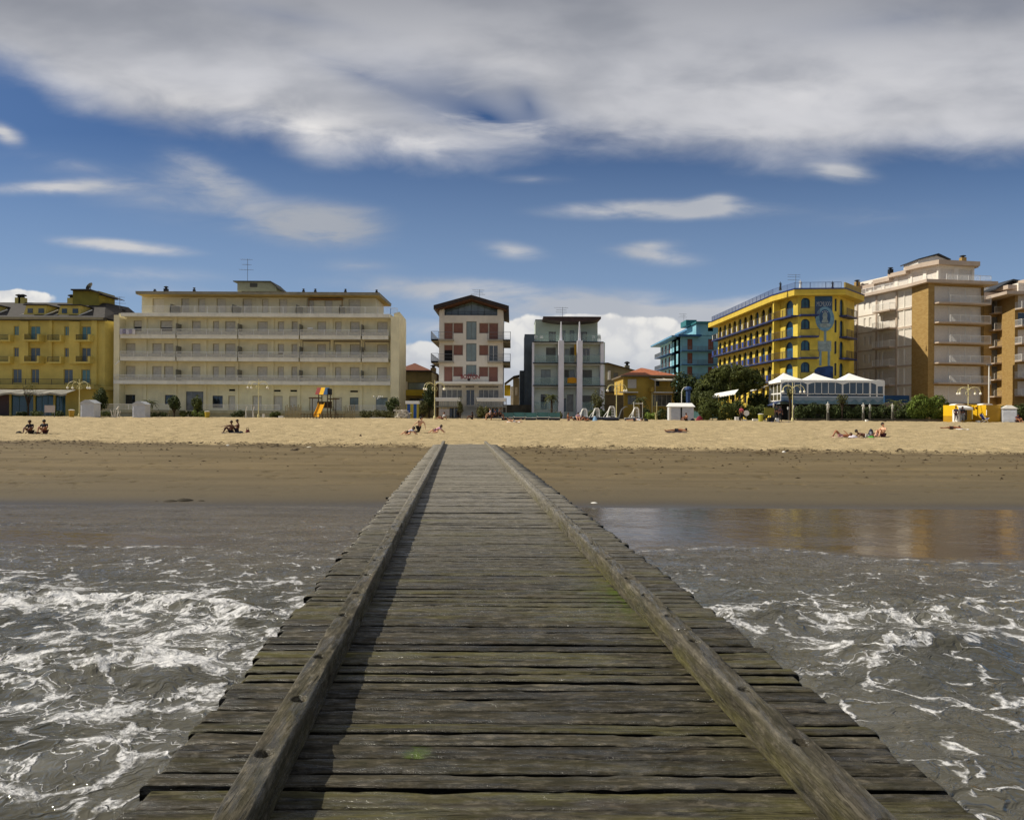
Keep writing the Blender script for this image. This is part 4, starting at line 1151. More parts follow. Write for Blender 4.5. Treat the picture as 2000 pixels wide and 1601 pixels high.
# awnings, sign, stair
a = MB(); a.prof([(x(855), z(751.5)), (x(982.5), z(751.5)), (x(982.5), z(747)), (x(855), z(747))], -3.0, -2.95); a._a([(x(855), -2.95, z(747)), (x(982.5), -2.95, z(747)), (x(982.5), 0, z(746)), (x(855), 0, z(746))], [(0, 1, 2, 3)])
F.put(a, 'white_awning', white_s)
a = MB(); n_ = 40
for i in range(n_):
    s0, s1 = x(866 + 108 * i / n_), x(866 + 108 * (i + 1) / n_)
    if 903 < 866 + 108 * i / n_ < 910 or 928 < 866 + 108 * i / n_ < 934: continue
    a._a([(s0, -2.6, z(755)), (s1, -2.6, z(755)), (s1 - .02, -2.6, z(757.2)), ((s0 + s1) / 2, -2.6, z(758.6)), (s0 + .02, -2.6, z(757.2))], [(0, 1, 2, 3, 4)])
F.put(a, 'scalloped_valance', paint('valance', '#2c261c', .9, .3))
for p0, p1 in ((855, 903.5), (932.6, 989)):
    a = MB(); a.box(x(p0), x(p1), -3.4, -3.34, z(781), z(778)); a.box(x(p0), x(p1), -3.4, -1.5, z(778), z(777.7)); a.box(x(p0 + 1), x(p1 - 1), -3.3, -3.26, z(784.5), z(781)); o = F.put(a, 'terrace_awning', white_s)
    b_ = MB(); b_.box(x(p0), x(p1), -3.2, 0, z(795.5), z(793.5)); railing(b_, x(p0), x(p1), z(793.5), z(785), -3.15, .22, .014, rows=0, posts=1.2); b_.box(x(p0), x(p1), -3.2, -3.1, z(789.5), z(789)); F.put(b_, 'terrace_balustrade', paint('grey_balustrade', '#85867f', .6, .1))
    c_ = MB()
    for i in range(5): s_0 = x(p0 + (p1 - p0) * i / 4); c_.box(s_0 - .05, s_0 + .05, -3.19, -3.09, GZ(Y), z(795.5) if i % 2 else z(778))
    F.put(c_, 'terrace_posts', paint('grey_balustrade', '#85867f', .6, .1))
a = MB()
n_ = 9
for i in range(n_): a.box(x(904), x(931), -3.4 + .34 * i, -3.4 + .34 * (i + 1) + .002 * i, GZ(Y), z(814) + (z(793) - z(814)) * (i + 1) / n_)
F.put(a, 'front_steps', paint('pale_steps', '#a7a49a', .7, .1))
redm = paint('red_sign', '#6e1414', .5, .1)
F_ = F.loc(x(919), -1.0, z(740.2))
text_part('BOSTON', 8.2 / FPX * 94 * 1.36, redm, r, F_, 0, .06, 'sign_lettering', .84)
text_part('★★★' if False else '* * *', 4.5 / FPX * 94 * 1.5, redm, r, F.loc(x(921), -1.0, z(733.5)), 0, .05, 'sign_stars')
a = MB(); a.tube([(x(916.5), -1.02, z(742)), (x(916.5), -.9, z(742))], .2, 12); F.put(a, 'sign_emblem', paint('dark_sign_emblem', '#2c2320', .6, .2))

# ================================================================== B3 small house between
Y = 106.0
r = broot(815, Y, 'low house with brown hipped roof, glazed terrace and yellow parapet squeezed beside the cream apartments', 'house')
x = lambda p, yy=Y: XP(p, yy); z = lambda q, yy=Y: ZP(815, q, yy)
F = Fr(r, (0, Y), (1, Y))
hw = paint('olive_beige_render', '#857a55', .8, .1, .6, .1, 9, 0, .3)
hh_ = [(x(797), x(830), z(760.5), z(747)), (x(800), x(831), z(813), z(778)), (x(790), x(796), z(762), z(745))]
a = MB(); shell(a, x(776), x(843), GZ(Y), z(724), 7, hh_); F.put(a, 'wall', hw)
window(F, *hh_[0], 'glassg'); window(F, *hh_[1], 'dark', part='garage_door'); window(F, *hh_[2], 'whiteshut')
a = MB(); a.box(x(790), x(832), -1.8, -1.6, z(773), z(762)); a.box(x(790), x(832), -1.6, 0, z(773) + .001, z(771)); F.put(a, 'yellow_parapet', paint('yellow_parapet', '#b39b2e', .8, .08, .6, .1, 9, 0, .2))
a = MB(); a._a([(x(770), -.8, z(724)), (x(845), -.8, z(724.5)), (x(845), 7.8, z(724)), (x(770), 7.8, z(724)), (x(804.5), 3.2, z(709, 109)), (x(800), 3.8, z(709, 109))], [(0, 1, 4), (1, 2, 5, 4), (2, 3, 5), (3, 0, 4, 5), (3, 2, 1, 0)])
o = F.put(a, 'roof', paint('russet_tiles', '#6e4432', .8, .2, 3, .6, 6)); b_ = MB(); b_.box(x(770), x(845), -.82, 7.8, z(726), z(724.2)); F.put(b_, 'eaves', rf, o)
a = MB(); a._a([(x(838), 8, z(722)), (x(870), 8, z(736)), (x(870), 15, z(736)), (x(838), 15, z(722)), (x(838), 8, z(815)), (x(870), 8, z(815))], [(0, 1, 2, 3), (4, 5, 1, 0)]); F.put(a, 'rear_wing', paint('rear_wing', '#5d4a3a', .8, .2))
chimney(F, x(839), z(722), 5, .8, 1.1, hw)
# house behind, right of the gabled hotel
Y = 118.0
r = broot(1005, Y, 'small beige house with dark eaves and yellow side seen in the gap between two hotels', 'house')
x = lambda p, yy=Y: XP(p, yy); z = lambda q, yy=Y: ZP(1005, q, yy); F = Fr(r, (0, Y), (1, Y))
a = MB(); shell(a, x(1002), x(1030), GZ(Y), z(738), 8, [(x(1006), x(1011), z(772), z(756))]); F.put(a, 'wall', paint('gap_house_render', '#8d8470', .8, .1, .6, .1, 9, 0, .3)); window(F, x(1006), x(1011), z(772), z(756), 'whiteshut')
a = MB(); a._a([(x(985), -1.5, z(749)), (x(1003), -1.5, z(735)), (x(1030), -1.5, z(729)), (x(1030), 8, z(729)), (x(1003), 8, z(735)), (x(985), 8, z(749)), (x(985), -1.5, z(751)), (x(1003), -1.5, z(737.5)), (x(1030), -1.5, z(732))], [(0, 1, 4, 5), (1, 2, 3, 4), (6, 7, 1, 0), (7, 8, 2, 1)]); F.put(a, 'roof', rf)
a = MB(); a.box(x(985), x(997), -.5, 4, z(772), z(752)); F.put(a, 'yellow_bay', paint('yellow_bay', '#bfa328', .8, .1))
a = MB(); a.box(x(997.5), x(1002.5), -1, 3, z(795), z(755)); F.put(a, 'white_corner', white_m)

# ================================================================== B6 modern grey white apartments
Y = 97.0
r = broot(1110, Y, 'modern grey green apartment block with two tall white columns, glass balconies and dark roof canopy', 'apartment block')
x = lambda p, yy=Y: XP(p, yy); z = lambda q, yy=Y: ZP(1110, q, yy)
gr = paint('grey_green_render', '#cdd8ce', .8, .06, .6, .1, 9, 0, .15); lil = paint('pale_lilac_column', '#dfdee6', .7, .05, .6, .08)
F = Fr(r, (0, Y), (1, Y)); Yb = 98.3; Fb = Fr(r, (0, Yb), (1, Yb))
dk = paint('dark_slab_edge', '#2b2d30', .6, .15); H = []; K = []
for p0, p1, q0, q1, k_ in ((1066, 1085, 679, 707, 'greyshut'), (1102, 1112, 681, 707, 'glassg'), (1113, 1121, 679, 707, 'greyshut'), (1137, 1152, 679, 707, 'glass'),
                           (1056, 1075, 722, 750, 'glassg'), (1102, 1111, 722, 750, 'greyshut'), (1112, 1122, 722, 750, 'glassg'), (1137, 1156, 722, 750, 'greyshut'),
                           (1056, 1068, 770, 800, 'dark'), (1100, 1106, 778, 804, 'dark'), (1107, 1120, 770, 804, 'curtain'), (1137, 1156, 772, 800, 'greyshut')):
    H.append((x(p0, Yb), x(p1, Yb), z(q1, Yb), z(q0, Yb))); K.append(k_)
a = MB(); shell(a, x(1041, Yb), x(1181, Yb), GZ(Y), z(668, Yb), 7, H); Fb.put(a, 'wall', gr)
for h_, k_ in zip(H, K): window(Fb, *h_, k_)
for i, q in enumerate((668, 709.5, 753)):
    a = MB(); a.box(x(1040.5), x(1178 if i == 0 else 1183), -.25, 1.29, z(q + 1.0), z(q - .8)); o = F.put(a, 'balcony_slab', dk)
    b_ = MB(); b_.box(x(1043), x(1173), -.05, .3, z(q + 4), z(q + 1.0) - .002); F.put(b_, 'beam', paint('pale_beam', '#a8aba4', .7, .06), o)
pane_m, gq, bq = new_mat('green_balcony_glass')
bq.inputs['Base Color'].default_value = (*lin('#8fa8a0'), 1); bq.inputs['Alpha'].default_value = .28; bq.inputs['Roughness'].default_value = .05
for q in (668, 709.5, 753, 801):
    for p0, p1 in ((1044, 1089.5), (1100.5, 1125.5), (1136.5, 1172)):
        if q > 800 and p0 == 1100.5: continue
        a = MB(); a.box(x(p0), x(p1), -.06, -.03, z(q - .8) + .02, z(q - .8) + 1.0); a.box(x(p0), x(p1), -.075, -.015, z(q - .8) + 1.0, z(q - .8) + 1.05); F.put(a, 'glass_balustrade', pane_m)
for p0, p1 in ((1038.8, 1043), (1172.5, 1179)):
    a = MB(); a.box(x(p0), x(p1), -.02, 1.25, GZ(Y), z(669)); F.put(a, 'side_column', lil)
for pc in (1095, 1131):
    a = MB(); a.box(x(pc - 5.2), x(pc + 5.2), -.8, .8, GZ(Y), z(666)); o = F.put(a, 'tall_column', lil)
    b_ = MB(); b_._a([(x(pc - 2.3), -.4, z(666)), (x(pc + 2.3), -.4, z(666)), (x(pc + 2.3), .4, z(666)), (x(pc - 2.3), .4, z(666)), (x(pc - .8), -.1, z(628)), (x(pc + .8), -.1, z(628)), (x(pc + .8), .1, z(628)), (x(pc - .8), .1, z(628))],
                     [(0, 1, 5, 4), (1, 2, 6, 5), (2, 3, 7, 6), (3, 0, 4, 7), (4, 5, 6, 7)]); F.put(b_, 'tapered_mast', lil, o)
Yc2 = 101.0; Fc = Fr(r, (0, Yc2), (1, Yc2)); xc2 = lambda p: x(p, Yc2); zc2 = lambda q: z(q, Yc2)
H = [(xc2(1071), xc2(1085), zc2(667), zc2(648)), (xc2(1095), xc2(1104), zc2(667), zc2(645)), (xc2(1112), xc2(1121), zc2(667), zc2(645)), (xc2(1130), xc2(1146), zc2(667), zc2(648))]
a = MB(); shell(a, xc2(1045), xc2(1166.5), zc2(669), zc2(625.5), 5, H); Fc.put(a, 'attic_wall', paint('attic_render', '#b3beb3', .8, .06, .6, .1, 9, 0, .15))
for h_, k_ in zip(H, ('dark', 'glassg', 'glassg', 'dark')): window(Fc, *h_, k_)
a = MB(); pts = [(xc2(1058) + (xc2(1167) - xc2(1058)) * t_, zc2(629 + 5.5 * math.sin(PI * t_) ** .7)) for t_ in np.linspace(0, 1, 15)]
a.prof([*pts, (xc2(1167), zc2(625)), (xc2(1058), zc2(625))], -3.6, -.0); Fc.put(a, 'roof_canopy', paint('dark_timber_canopy', '#3a2723', .6, .25, 1.5, .2))
a = MB(); a.box(xc2(1044.5), xc2(1168), -.1, 5.1, zc2(625.5), zc2(624.4)); Fc.put(a, 'roof', paint('teal_roof_edge', '#3f5358', .5, .1))
a = MB(); a.box(x(1024, 101), x(1044.5, 101), 0, 6, GZ(Y), z(653, 101)); a.box(x(1015, 103), x(1024, 103) - .002, 2, 8, GZ(Y), z(724, 103)); Fc.put(a, 'rear_wing', paint('slate_blue_wing', '#5d6770', .7, .15, .6, .1))
aerial(Fc, x(1098, 103), z(625, 103), z(600, 103), 2, ((0, 2.0), (.3, 1.5), (.6, 1.6)))
a = MB(); a.box(x(1121.5), x(1126), .3, .34, z(708), z(672)); F.put(a, 'yellow_panel', paint('yellow_panel', '#b08a1d', .7, .1))

# ================================================================== B7 beige house
Y = 124.0
r = broot(1205, Y, 'plain beige house with a dark sloping roof edge rising behind the yellow house', 'house')
x = lambda p, yy=Y: XP(p, yy); z = lambda q, yy=Y: ZP(1205, q, yy); F = Fr(r, (0, Y), (1, Y))
hh_ = [(x(1186), x(1191), z(742), z(726)), (x(1198), x(1207), z(740), z(728)), (x(1186), x(1194), z(763), z(751))]
a = MB(); holes_wall(a, x(1168), x(1240), GZ(Y), z(724), hh_); a._a([(x(1168), 0, z(724)), (x(1240), 0, z(724)), (x(1186), 0, z(709.5)), (x(1168), 0, z(709.5)), (x(1168), 9, z(709.5)), (x(1168), 9, GZ(Y))], [(0, 1, 2, 3), (0, 3, 4, 5)]); F.put(a, 'wall', paint('drab_beige_render', '#8e876a', .8, .08, .6, .1, 9, 0, .3))
for h_, k_ in zip(hh_, ('beige', 'greyshut', 'greyshut')): window(F, *h_, k_)
a = MB(); a._a([(x(1168), -.6, z(709)), (x(1186), -.6, z(708.5)), (x(1242), -.6, z(723.5)), (x(1168), 9, z(709)), (x(1186), 9, z(708.5)), (x(1242), 9, z(723.5)), (x(1168), -.6, z(710.5)), (x(1186), -.6, z(710)), (x(1242), -.6, z(725))], [(0, 1, 4, 3), (1, 2, 5, 4), (6, 7, 1, 0), (7, 8, 2, 1)]); F.put(a, 'roof', rf)
a = MB(); a.box(x(1178), x(1205), -2.2, -.01, z(767.5), z(765.5)); F.put(a, 'canopy_slab', rf)
a = MB(); a.box(x(1187), x(1191.5), -.5, -.05, z(742), z(724)); F.put(a, 'white_pier', white_m)
chimney(F, x(1228), z(722), 2, .8, 1.6, paint('drab_beige_render', '#8e876a'))

# ================================================================== B8 yellow house, orange roof
Y = 105.0
r = broot(1265, Y, 'two storey yellow house with orange tiled hipped roof and upstairs balcony', 'house')
x = lambda p, yy=Y: XP(p, yy); z = lambda q, yy=Y: ZP(1265, q, yy); F = Fr(r, (0, Y), (1, Y))
ye = paint('egg_yellow_render', '#bb9c45', .8, .08, .6, .12, 9, 0, .2)
hh_ = [(x(1226), x(1243), z(758), z(740.5)), (x(1281), x(1288), z(755), z(744)), (x(1226), x(1243), z(790), z(772)), (x(1274), x(1312), z(793), z(770)), (x(1309), x(1314), z(755), z(744))]
a = MB(); holes_wall(a, x(1219), x(1317), GZ(Y), z(734), hh_); a.quad((x(1317), 0, GZ(Y)), (x(1317), 10, GZ(Y)), (x(1317), 10, z(734)), (x(1317), 0, z(734))); F.put(a, 'wall', ye)
for h_, k_ in zip(hh_, ('whiteshut', 'dark', 'curtain', 'glass4', 'dark')): window(F, *h_, k_)
Fs = Fr(r, (x(1219), Y + 10), (x(1219), Y)); hs_ = [(6.0, 6.7, z(765), z(746)), (2.5, 3.2, z(768), z(748)), (6.0, 6.7, z(800), z(783)), (2.5, 3.2, z(800), z(783))]
a = MB(); holes_wall(a, 0, 10, GZ(Y), z(734), hs_); Fs.put(a, 'side_wall', ye)
for h_ in hs_: window(Fs, *h_, 'brown')
a = MB(); e = z(733); a._a([(x(1214), -.8, e), (x(1320), -.8, e), (x(1320), 10.8, e), (x(1214), 10.8, e), (x(1262), 4.5, z(718.5, 109.5)), (x(1268), 5.5, z(718.5, 110.5))], [(0, 1, 4), (1, 2, 5, 4), (2, 3, 5), (3, 0, 4, 5)])
o = F.put(a, 'roof', paint('orange_tiles', '#a3603f', .8, .18, 3, .7, 7)); b_ = MB(); b_.box(x(1214), x(1320), -.8, 10.8, e - .22, e - .002); F.put(b_, 'eaves', paint('eave_board', '#6d6250', .7, .1), o)
a = MB(); a.box(x(1271), x(1318), -2.4, -.002, z(768), z(766)); o = F.put(a, 'balcony_slab', white_m)
b_ = MB(); railing(b_, x(1272), x(1317), z(766), z(755.5), -2.3, .16, .014, rows=0); siderail(b_, x(1272), -2.3, 0, z(766), z(755.5)); F.put(b_, 'railing', paint('ochre_railing', '#a8863a', .6, .1), o)
a = MB(); a.box(x(1266), x(1271), -2.2, -.1, z(766), z(757)); F.put(a, 'yellow_pier', ye)
a = MB()
for p in (1268, 1292, 1313): a.tube([(x(p), -.05, z(738)), (x(p + 4), -2.5, z(744))], .08, 5)
a.box(x(1271), x(1317), -2.5, -2.42, z(745.5), z(743.5)); a.quad((x(1269), -.1, z(738.5)), (x(1272), -2.45, z(744.3)), (x(1316), -2.45, z(744.3)), (x(1313), -.1, z(738.5)))
for p in (1273, 1316): a.box(x(p) - .04, x(p) + .04, -2.46, -2.38, z(766), z(745.5))
F.put(a, 'pergola', paint('pergola_canvas', '#b8b2a4', .7, .1))
a = MB(); a.box(x(1209), x(1243), -1.4, -.002, z(767.5), z(765.5)); F.put(a, 'canopy_slab', white_m)
a = MB(); a.box(x(1268), x(1270.5), -1.9, -1.6, GZ(Y), z(768)); a.box(x(1273), x(1274), -2.2, -2.1, GZ(Y), z(768)); F.put(a, 'porch_posts', paint('cream_post', '#c9b87e', .6, .1))

# ================================================================== B9 turquoise hotel far behind
Y = 150.0
r = broot(1360, Y, 'turquoise and blue hotel with brown shutters farther back behind the trees', 'hotel')
x = lambda p, yy=Y: XP(p, yy); z = lambda q, yy=Y: ZP(1360, q, yy); F = Fr(r, (0, Y), (1, Y))
tq = paint('turquoise_render', '#7fb6c4', .75, .08, .6, .1, 9, 0, .2); bl = paint('deep_blue_trim', '#1d4d7c', .6, .1)
H = []
for q in (662, 689, 716, 743):
    for p0, p1 in ((1342, 1352), (1382.5, 1393), (1415, 1425)): H.append((x(p0), x(p1), z(q + 21), z(q)))
a = MB(); shell(a, x(1328), x(1440), GZ(Y), z(656), 8, H); F.put(a, 'wall', tq)
for h_ in H: window(F, *h_, 'brown')
for q in (686, 712.5, 739): 
    a = MB(); a.box(x(1328), x(1440), -1.1, -.002, z(q + 1), z(q)); o = F.put(a, 'balcony_slab', bl); b_ = MB(); railing(b_, x(1329), x(1438), z(q), z(q) + .95, -1.05, .2, .014); F.put(b_, 'railing', grey_met, o)
a = MB(); a.box(x(1321), x(1366), -1.6, 3, z(658), z(654.8)); F.put(a, 'roof_edge', bl)
a = MB(); shell(a, x(1359), x(1440), z(655), z(631), 8, [(x(1382), x(1392), z(647), z(636))]); F.put(a, 'upper_wall', tq)
a = MB(); a.box(x(1356), x(1440), -1.2, 8, z(632), z(629)); a.box(x(1346), x(1367), 3, 8, z(632), z(621)); F.put(a, 'upper_roof', paint('teal_roof', '#2c6f74', .6, .1))
Fs = Fr(r, (x(1328), Y + 20), (x(1328), Y)); hs_ = []
for q in (662, 689, 716, 743):
    for i in range(5): hs_.append((1.2 + i * 3.8, 2.9 + i * 3.8, z(q + 21), z(q)))
ltq = paint('sunlit_aqua_render', '#a5d8e4', .75, .08, .6, .1, 9)  # lighter copy of the turquoise: sunlight put into the side wall colour
a = MB(); holes_wall(a, 0, 20, GZ(Y), z(656), hs_, .4); Fs.put(a, 'side_wall', ltq)
for h_ in hs_: window(Fs, *h_, 'brown')
for q in (686, 712.5, 739):
    a = MB(); a.box(0, 15, -1.4, -.002, z(q + 1), z(q)); o = Fs.put(a, 'balcony_slab', bl); b_ = MB(); railing(b_, 0, 15, z(q), z(q) + .95, -1.35, .2, .014); Fs.put(b_, 'railing', grey_met, o)
a = MB(); a.box(-3, 20, -1.8, 3, z(658), z(654.8)); Fs.put(a, 'roof_edge', paint('sunlit_blue_trim', '#5d90b4', .6, .1))  # roof edge in a lighter copy of the blue trim, painted as sunlit
a = MB(); a.quad((0, 5, z(656)), (20, 5, z(656)), (20, 5, z(631)), (0, 5, z(631))); Fs.put(a, 'upper_side_wall', ltq)
a = MB(); a.box(-2, 20.5, 3.8, 6, z(633), z(629.4)); Fs.put(a, 'upper_roof_edge', paint('sunlit_blue_trim', '#5d90b4', .6, .1))
aerial(F, x(1346), z(622), z(606), 5)

# ================================================================== B10 yellow and blue hotel
P_far, P_c, P_f0, P_f1, P_r = (39.3, 137.0), (40.0, 107.0), (40.75, 102.4), (46.3, 102.0), (51.0, 107.0)
r = broot(1540, 102, 'bright yellow hotel with blue balconies, arched windows and a painted mural on its corner', 'hotel')
yb_ = paint('bright_yellow_render', '#d6bc48', .7, .13, .6, .12, 9, 0, .12); nv = paint('navy_trim', '#1f2d63', .5, .12)
Zf = lambda q: ZP(1595, q, 102.2)
fl = [Zf(741), Zf(698.5), Zf(657), Zf(615.5)]; zt_ = Zf(577); step_ = fl[1] - fl[0]
hts = [(zf_ + .05, zf_ + 2.35) for zf_ in fl]
# long left wing
Fl = Fr(r, P_far, P_c); L_ = Fl.w; nb_ = 11; bw_ = L_ / nb_; H = []
for zf0, zf1 in [(Zf(783), Zf(783) + 2.4)] + hts:
    for i in range(nb_): H.append((i * bw_ + .45, i * bw_ + 2.05, zf0, zf1 + .15))
a = MB(); holes_wall(a, 0, L_, GZ(102), zt_, H, .35)
for h_ in H: spandrel(a, h_[0], h_[1], h_[3])
Fl.put(a, 'side_wall', yb_)
for i, h_ in enumerate(H): window(Fl, *h_, 'archnavy' if i % 3 else 'archblue', y=.3, part='arched_door')
for k_, zf_ in enumerate(fl):
    a = MB(); a.box(-.3, L_ + .2, -1.15, -.002, zf_ - .2, zf_); o = Fl.put(a, 'balcony_slab', nv)
    b_ = MB(); railing(b_, -.3, L_, zf_, zf_ + 1.0, -1.1, .16, .012); Fl.put(b_, 'railing', paint('bronze_railing', '#4d4038', .5, .2), o)
    for i in range(nb_):
        c_ = MB(); c_.box(i * bw_ + .1, i * bw_ + (.9 if k_ < 3 else .35), -1.14, -1.12, zf_ + .1, zf_ + .92)
        Fl.put(c_, 'balcony_panel', paint('royal_blue_panel', '#27408c', .5, .1) if k_ < 3 else white_m, o)
a = MB(); a.box(L_ - .45, L_, -1.0, -.003, GZ(102), zt_); Fl.put(a, 'end_fin', yb_)
# chamfer and front
for (pa, pb, nm) in ((P_c, P_f0, 'corner'), (P_f0, P_f1, 'front'), (P_f1, P_r, 'rear')):
    Ff = Fr(r, pa, pb); H = []; kinds = []
    if nm == 'corner': cand = [(1533, 1548, 0)]
    elif nm == 'front': cand = [(1563.5, 1581, 1), (1629, 1633.3, 2)]
    else: cand = [(1639, 1647, 0)]
    for a_, b_, ty in cand:
        s0, s1 = Ff.at(a_), Ff.at(b_)
        for k_, (zf0, zf1) in enumerate(hts):
            if ty == 1: H.append((s0, s1, zf0 + .95, zf1 + .15)); kinds.append('archwin')
            elif ty == 2:
                H.append((s0, s1, zf0 + .5, zf1)); kinds.append('archnavy')
            else: H.append((s0, s1, zf0, zf1 + .1)); kinds.append('archblue')
    a = MB(); holes_wall(a, 0, Ff.w, GZ(102), zt_, H, .3)
    for h_ in H: spandrel(a, h_[0], h_[1], h_[3])
    Ff.put(a, nm + '_wall', yb_)
    for h_, k_ in zip(H, kinds): window(Ff, *h_, k_, y=.25, part='arched_window')
    for k_, zf_ in enumerate(fl):
        if nm == 'corner': s0, s1 = .0, Ff.w + .1
        elif nm == 'front': s0, s1 = .1, Ff.at(1594)
        else: s0, s1 = Ff.at(1638), Ff.at(1658)
        a = MB(); a.box(s0, s1, -1.1, -.002, zf_ - .2, zf_); o = Ff.put(a, 'balcony_slab', nv)
        b_ = MB(); railing(b_, s0, s1, zf_, zf_ + 1.0, -1.05, .15, .011); Ff.put(b_, 'railing', paint('bronze_railing', '#4d4038', .5, .2), o)
    if nm == 'front':
        # the mural: a blue sky panel with lettering, an oval crest and fountain columns
        sa, sb = Ff.at(1590.5), Ff.at(1628); sm = (sa + sb) / 2 + .05
        mA = paint('mural_blue', '#33557c', .7, .2, 1.2, .1); mB = paint('mural_pale_blue', '#6f96ab', .7, .2, 1.5, .1); mC = paint('mural_stone', '#8f9c9a', .7, .2, 2, .1); mD = paint('mural_deep_blue', '#1f3f6e', .7, .25, 1.2, .1)
        a = MB(); a.box(sa, sb - .25, -.03, -.003, Zf(622), Zf(577.5)); o = Ff.put(a, 'mural', mA)
        text_part('MCMLXXV', .95, paint('mural_letters', '#a9aeb0', .7, .1), o, (sm - .13, -.033, Zf(598)), 0, .002, 'mural_lettering', .46)
        def ell(mb, cx_, cz_, rx, rz, y0, y1, n=20): mb.prof([(cx_ + rx * math.cos(2 * PI * i / n), cz_ + rz * math.sin(2 * PI * i / n)) for i in range(n)], y0, y1)
        a = MB(); ell(a, sm, Zf(623), 1.3, 1.75, -.05, -.034); Ff.put(a, 'mural_oval', mB, o)
        a = MB(); ell(a, sm, Zf(620), .78, 1.15, -.07, -.052); Ff.put(a, 'mural_shade', mA, o)
        a = MB(); ell(a, sm, Zf(617), .34, .55, -.09, -.072); a.prof([(sm - .5, Zf(630)), (sm + .5, Zf(630)), (sm + .2, Zf(620)), (sm - .2, Zf(620))], -.088, -.0725); a.prof([(sm - .95, Zf(634)), (sm - .5, Zf(640)), (sm + .5, Zf(640)), (sm + .95, Zf(634)), (sm + .3, Zf(631)), (sm - .3, Zf(631))], -.09, -.0721)
        Ff.put(a, 'mural_crest', mC, o)
        for i in range(4):
            cx_ = sm + (-.36 + .24 * i); cz_ = Zf(609.5 - (1.6 if i in (1, 2) else 0)); a = MB()
            a.prof([(cx_ + (.09 if j % 2 else .035) * math.cos(2 * PI * j / 10 + PI / 2), cz_ + (.09 if j % 2 else .035) * math.sin(2 * PI * j / 10 + PI / 2)) for j in range(10)], -.094, -.0726); Ff.put(a, 'mural_star', white_m, o)
        a = MB(); a.box(sm - .12, sm + .22, -.04, -.004, Zf(668), Zf(640)); a.box(sm - .95, sm + .9, -.038, -.0041, Zf(686), Zf(666)); a.box(sm - .75, sm - .42, -.04, -.0042, Zf(714), Zf(686)); a.box(sm + .42, sm + .75, -.04, -.0042, Zf(714), Zf(686)); Ff.put(a, 'mural_fountain', mC, o)
        a = MB(); a.box(sm - .66, sm - .52, -.05, -.0401, Zf(714), Zf(684)); a.box(sm + .5, sm + .64, -.05, -.0401, Zf(714), Zf(684)); a.box(sm - .02, sm + .1, -.05, -.0402, Zf(668), Zf(642)); Ff.put(a, 'mural_water', mB, o)
        a = MB(); a.prof([(sa + .0, Zf(740)), (sb - .1, Zf(740)), (sb - .1, Zf(716)), (sm + .7, Zf(714)), (sm - .2, Zf(716)), (sm - .9, Zf(717)), (sa, Zf(722))], -.04, -.0043); Ff.put(a, 'mural_basin', mD, o)
# roof with deep yellow fascia
def off(pts, d_):
    out_ = []
    for i, p in enumerate(pts):
        a0 = Vector(pts[max(0, i - 1)]); a1 = Vector(p); a2 = Vector(pts[min(len(pts) - 1, i + 1)])
        nrm = Vector((0, 0))
        for u_, v_ in ((a0, a1), (a1, a2)):
            e_ = v_ - u_
            if e_.length > 0: e_.normalize(); nrm += Vector((e_.y, -e_.x))
        nrm.normalize(); out_.append(tuple(a1 + nrm * d_))
    return out_
lo = [(p[0] - r.location.x, p[1] - r.location.y) for p in off([P_far, P_c, P_f0, P_f1, P_r, (51.5, 112)], 1.35)]
lo[0] = (lo[0][0], lo[0][1] + 2)
zz = r.location.z
a = MB(); a.prism([*lo, (lo[-1][0], lo[0][1]), ], Zf(578.5) - zz, Zf(567.5) - zz); a.build('roof', paint('yellow_fascia', '#cdb141', .7, .08, .6, .1, 9, 0, .25), r)
a = MB(); a.prism([*[(p[0] * 1, p[1]) for p in [(q[0] - r.location.x, q[1] - r.location.y) for q in off([P_far, P_c, P_f0, P_f1, P_r, (51.5, 112)], 1.42)]], (lo[-1][0], lo[0][1])], Zf(567.5) - zz + .002, Zf(565.3) - zz); a.build('roof_edge', nv, r)
for (pa, pb) in zip(off([P_far, P_c, P_f0, P_f1], 1.2)[:-1], off([P_far, P_c, P_f0, P_f1], 1.2)[1:]):
    Ff = Fr(r, pa, pb); a = MB(); railing(a, 0, Ff.w, Zf(565.3), Zf(553.5), 0, .18, .013); Ff.put(a, 'roof_railing', paint('blue_railing', '#5c6c94', .5, .1))
Ff = Fr(r, off([P_f1, P_r], 1.0)[0], off([P_f1, P_r], 1.0)[1]); a = MB(); a.box(0, Ff.w, 0, .2, Zf(565.3), Zf(553)); Ff.put(a, 'roof_parapet', paint('dull_parapet', '#a28f55', .8, .1))
aerial(Fr(r, (0, 103), (1, 103)), XP(1553, 104), Zf(560), Zf(531), 1, ((0, 1.9), (.25, 1.9), (.6, 1.9)))

# ================================================================== B11 brick and shutter apartments
Q0, Q1, Q2, Q3 = (56.0, 118.0), (59.2, 106.3), (59.45, 102.5), (68.5, 104.3)
r = broot(1830, 102.5, 'tall apartment building of ochre brick and pale shutters with pink slab edges and stepped roof', 'apartment building')
brick, gq, bq = new_mat('ochre_brick')
pos = gq.n.new('ShaderNodeNewGeometry').outputs['Position']; sx_, sy_, sz_ = gq.sep(pos)
bt = gq.n.new('ShaderNodeTexBrick'); gq.l.new(gq.com(gq.m('ADD', sx_, sy_), sz_, 0), bt.inputs['Vector']); bt.inputs['Scale'].default_value = 1; bt.inputs['Brick Width'].default_value = .5; bt.inputs['Row Height'].default_value = .16; bt.inputs['Mortar Size'].default_value = .012
bt.inputs['Color1'].default_value = (*lin('#a98a50'), 1); bt.inputs['Color2'].default_value = (*lin('#8f6c30'), 1); bt.inputs['Mortar'].default_value = (*lin('#a8986c'), 1)
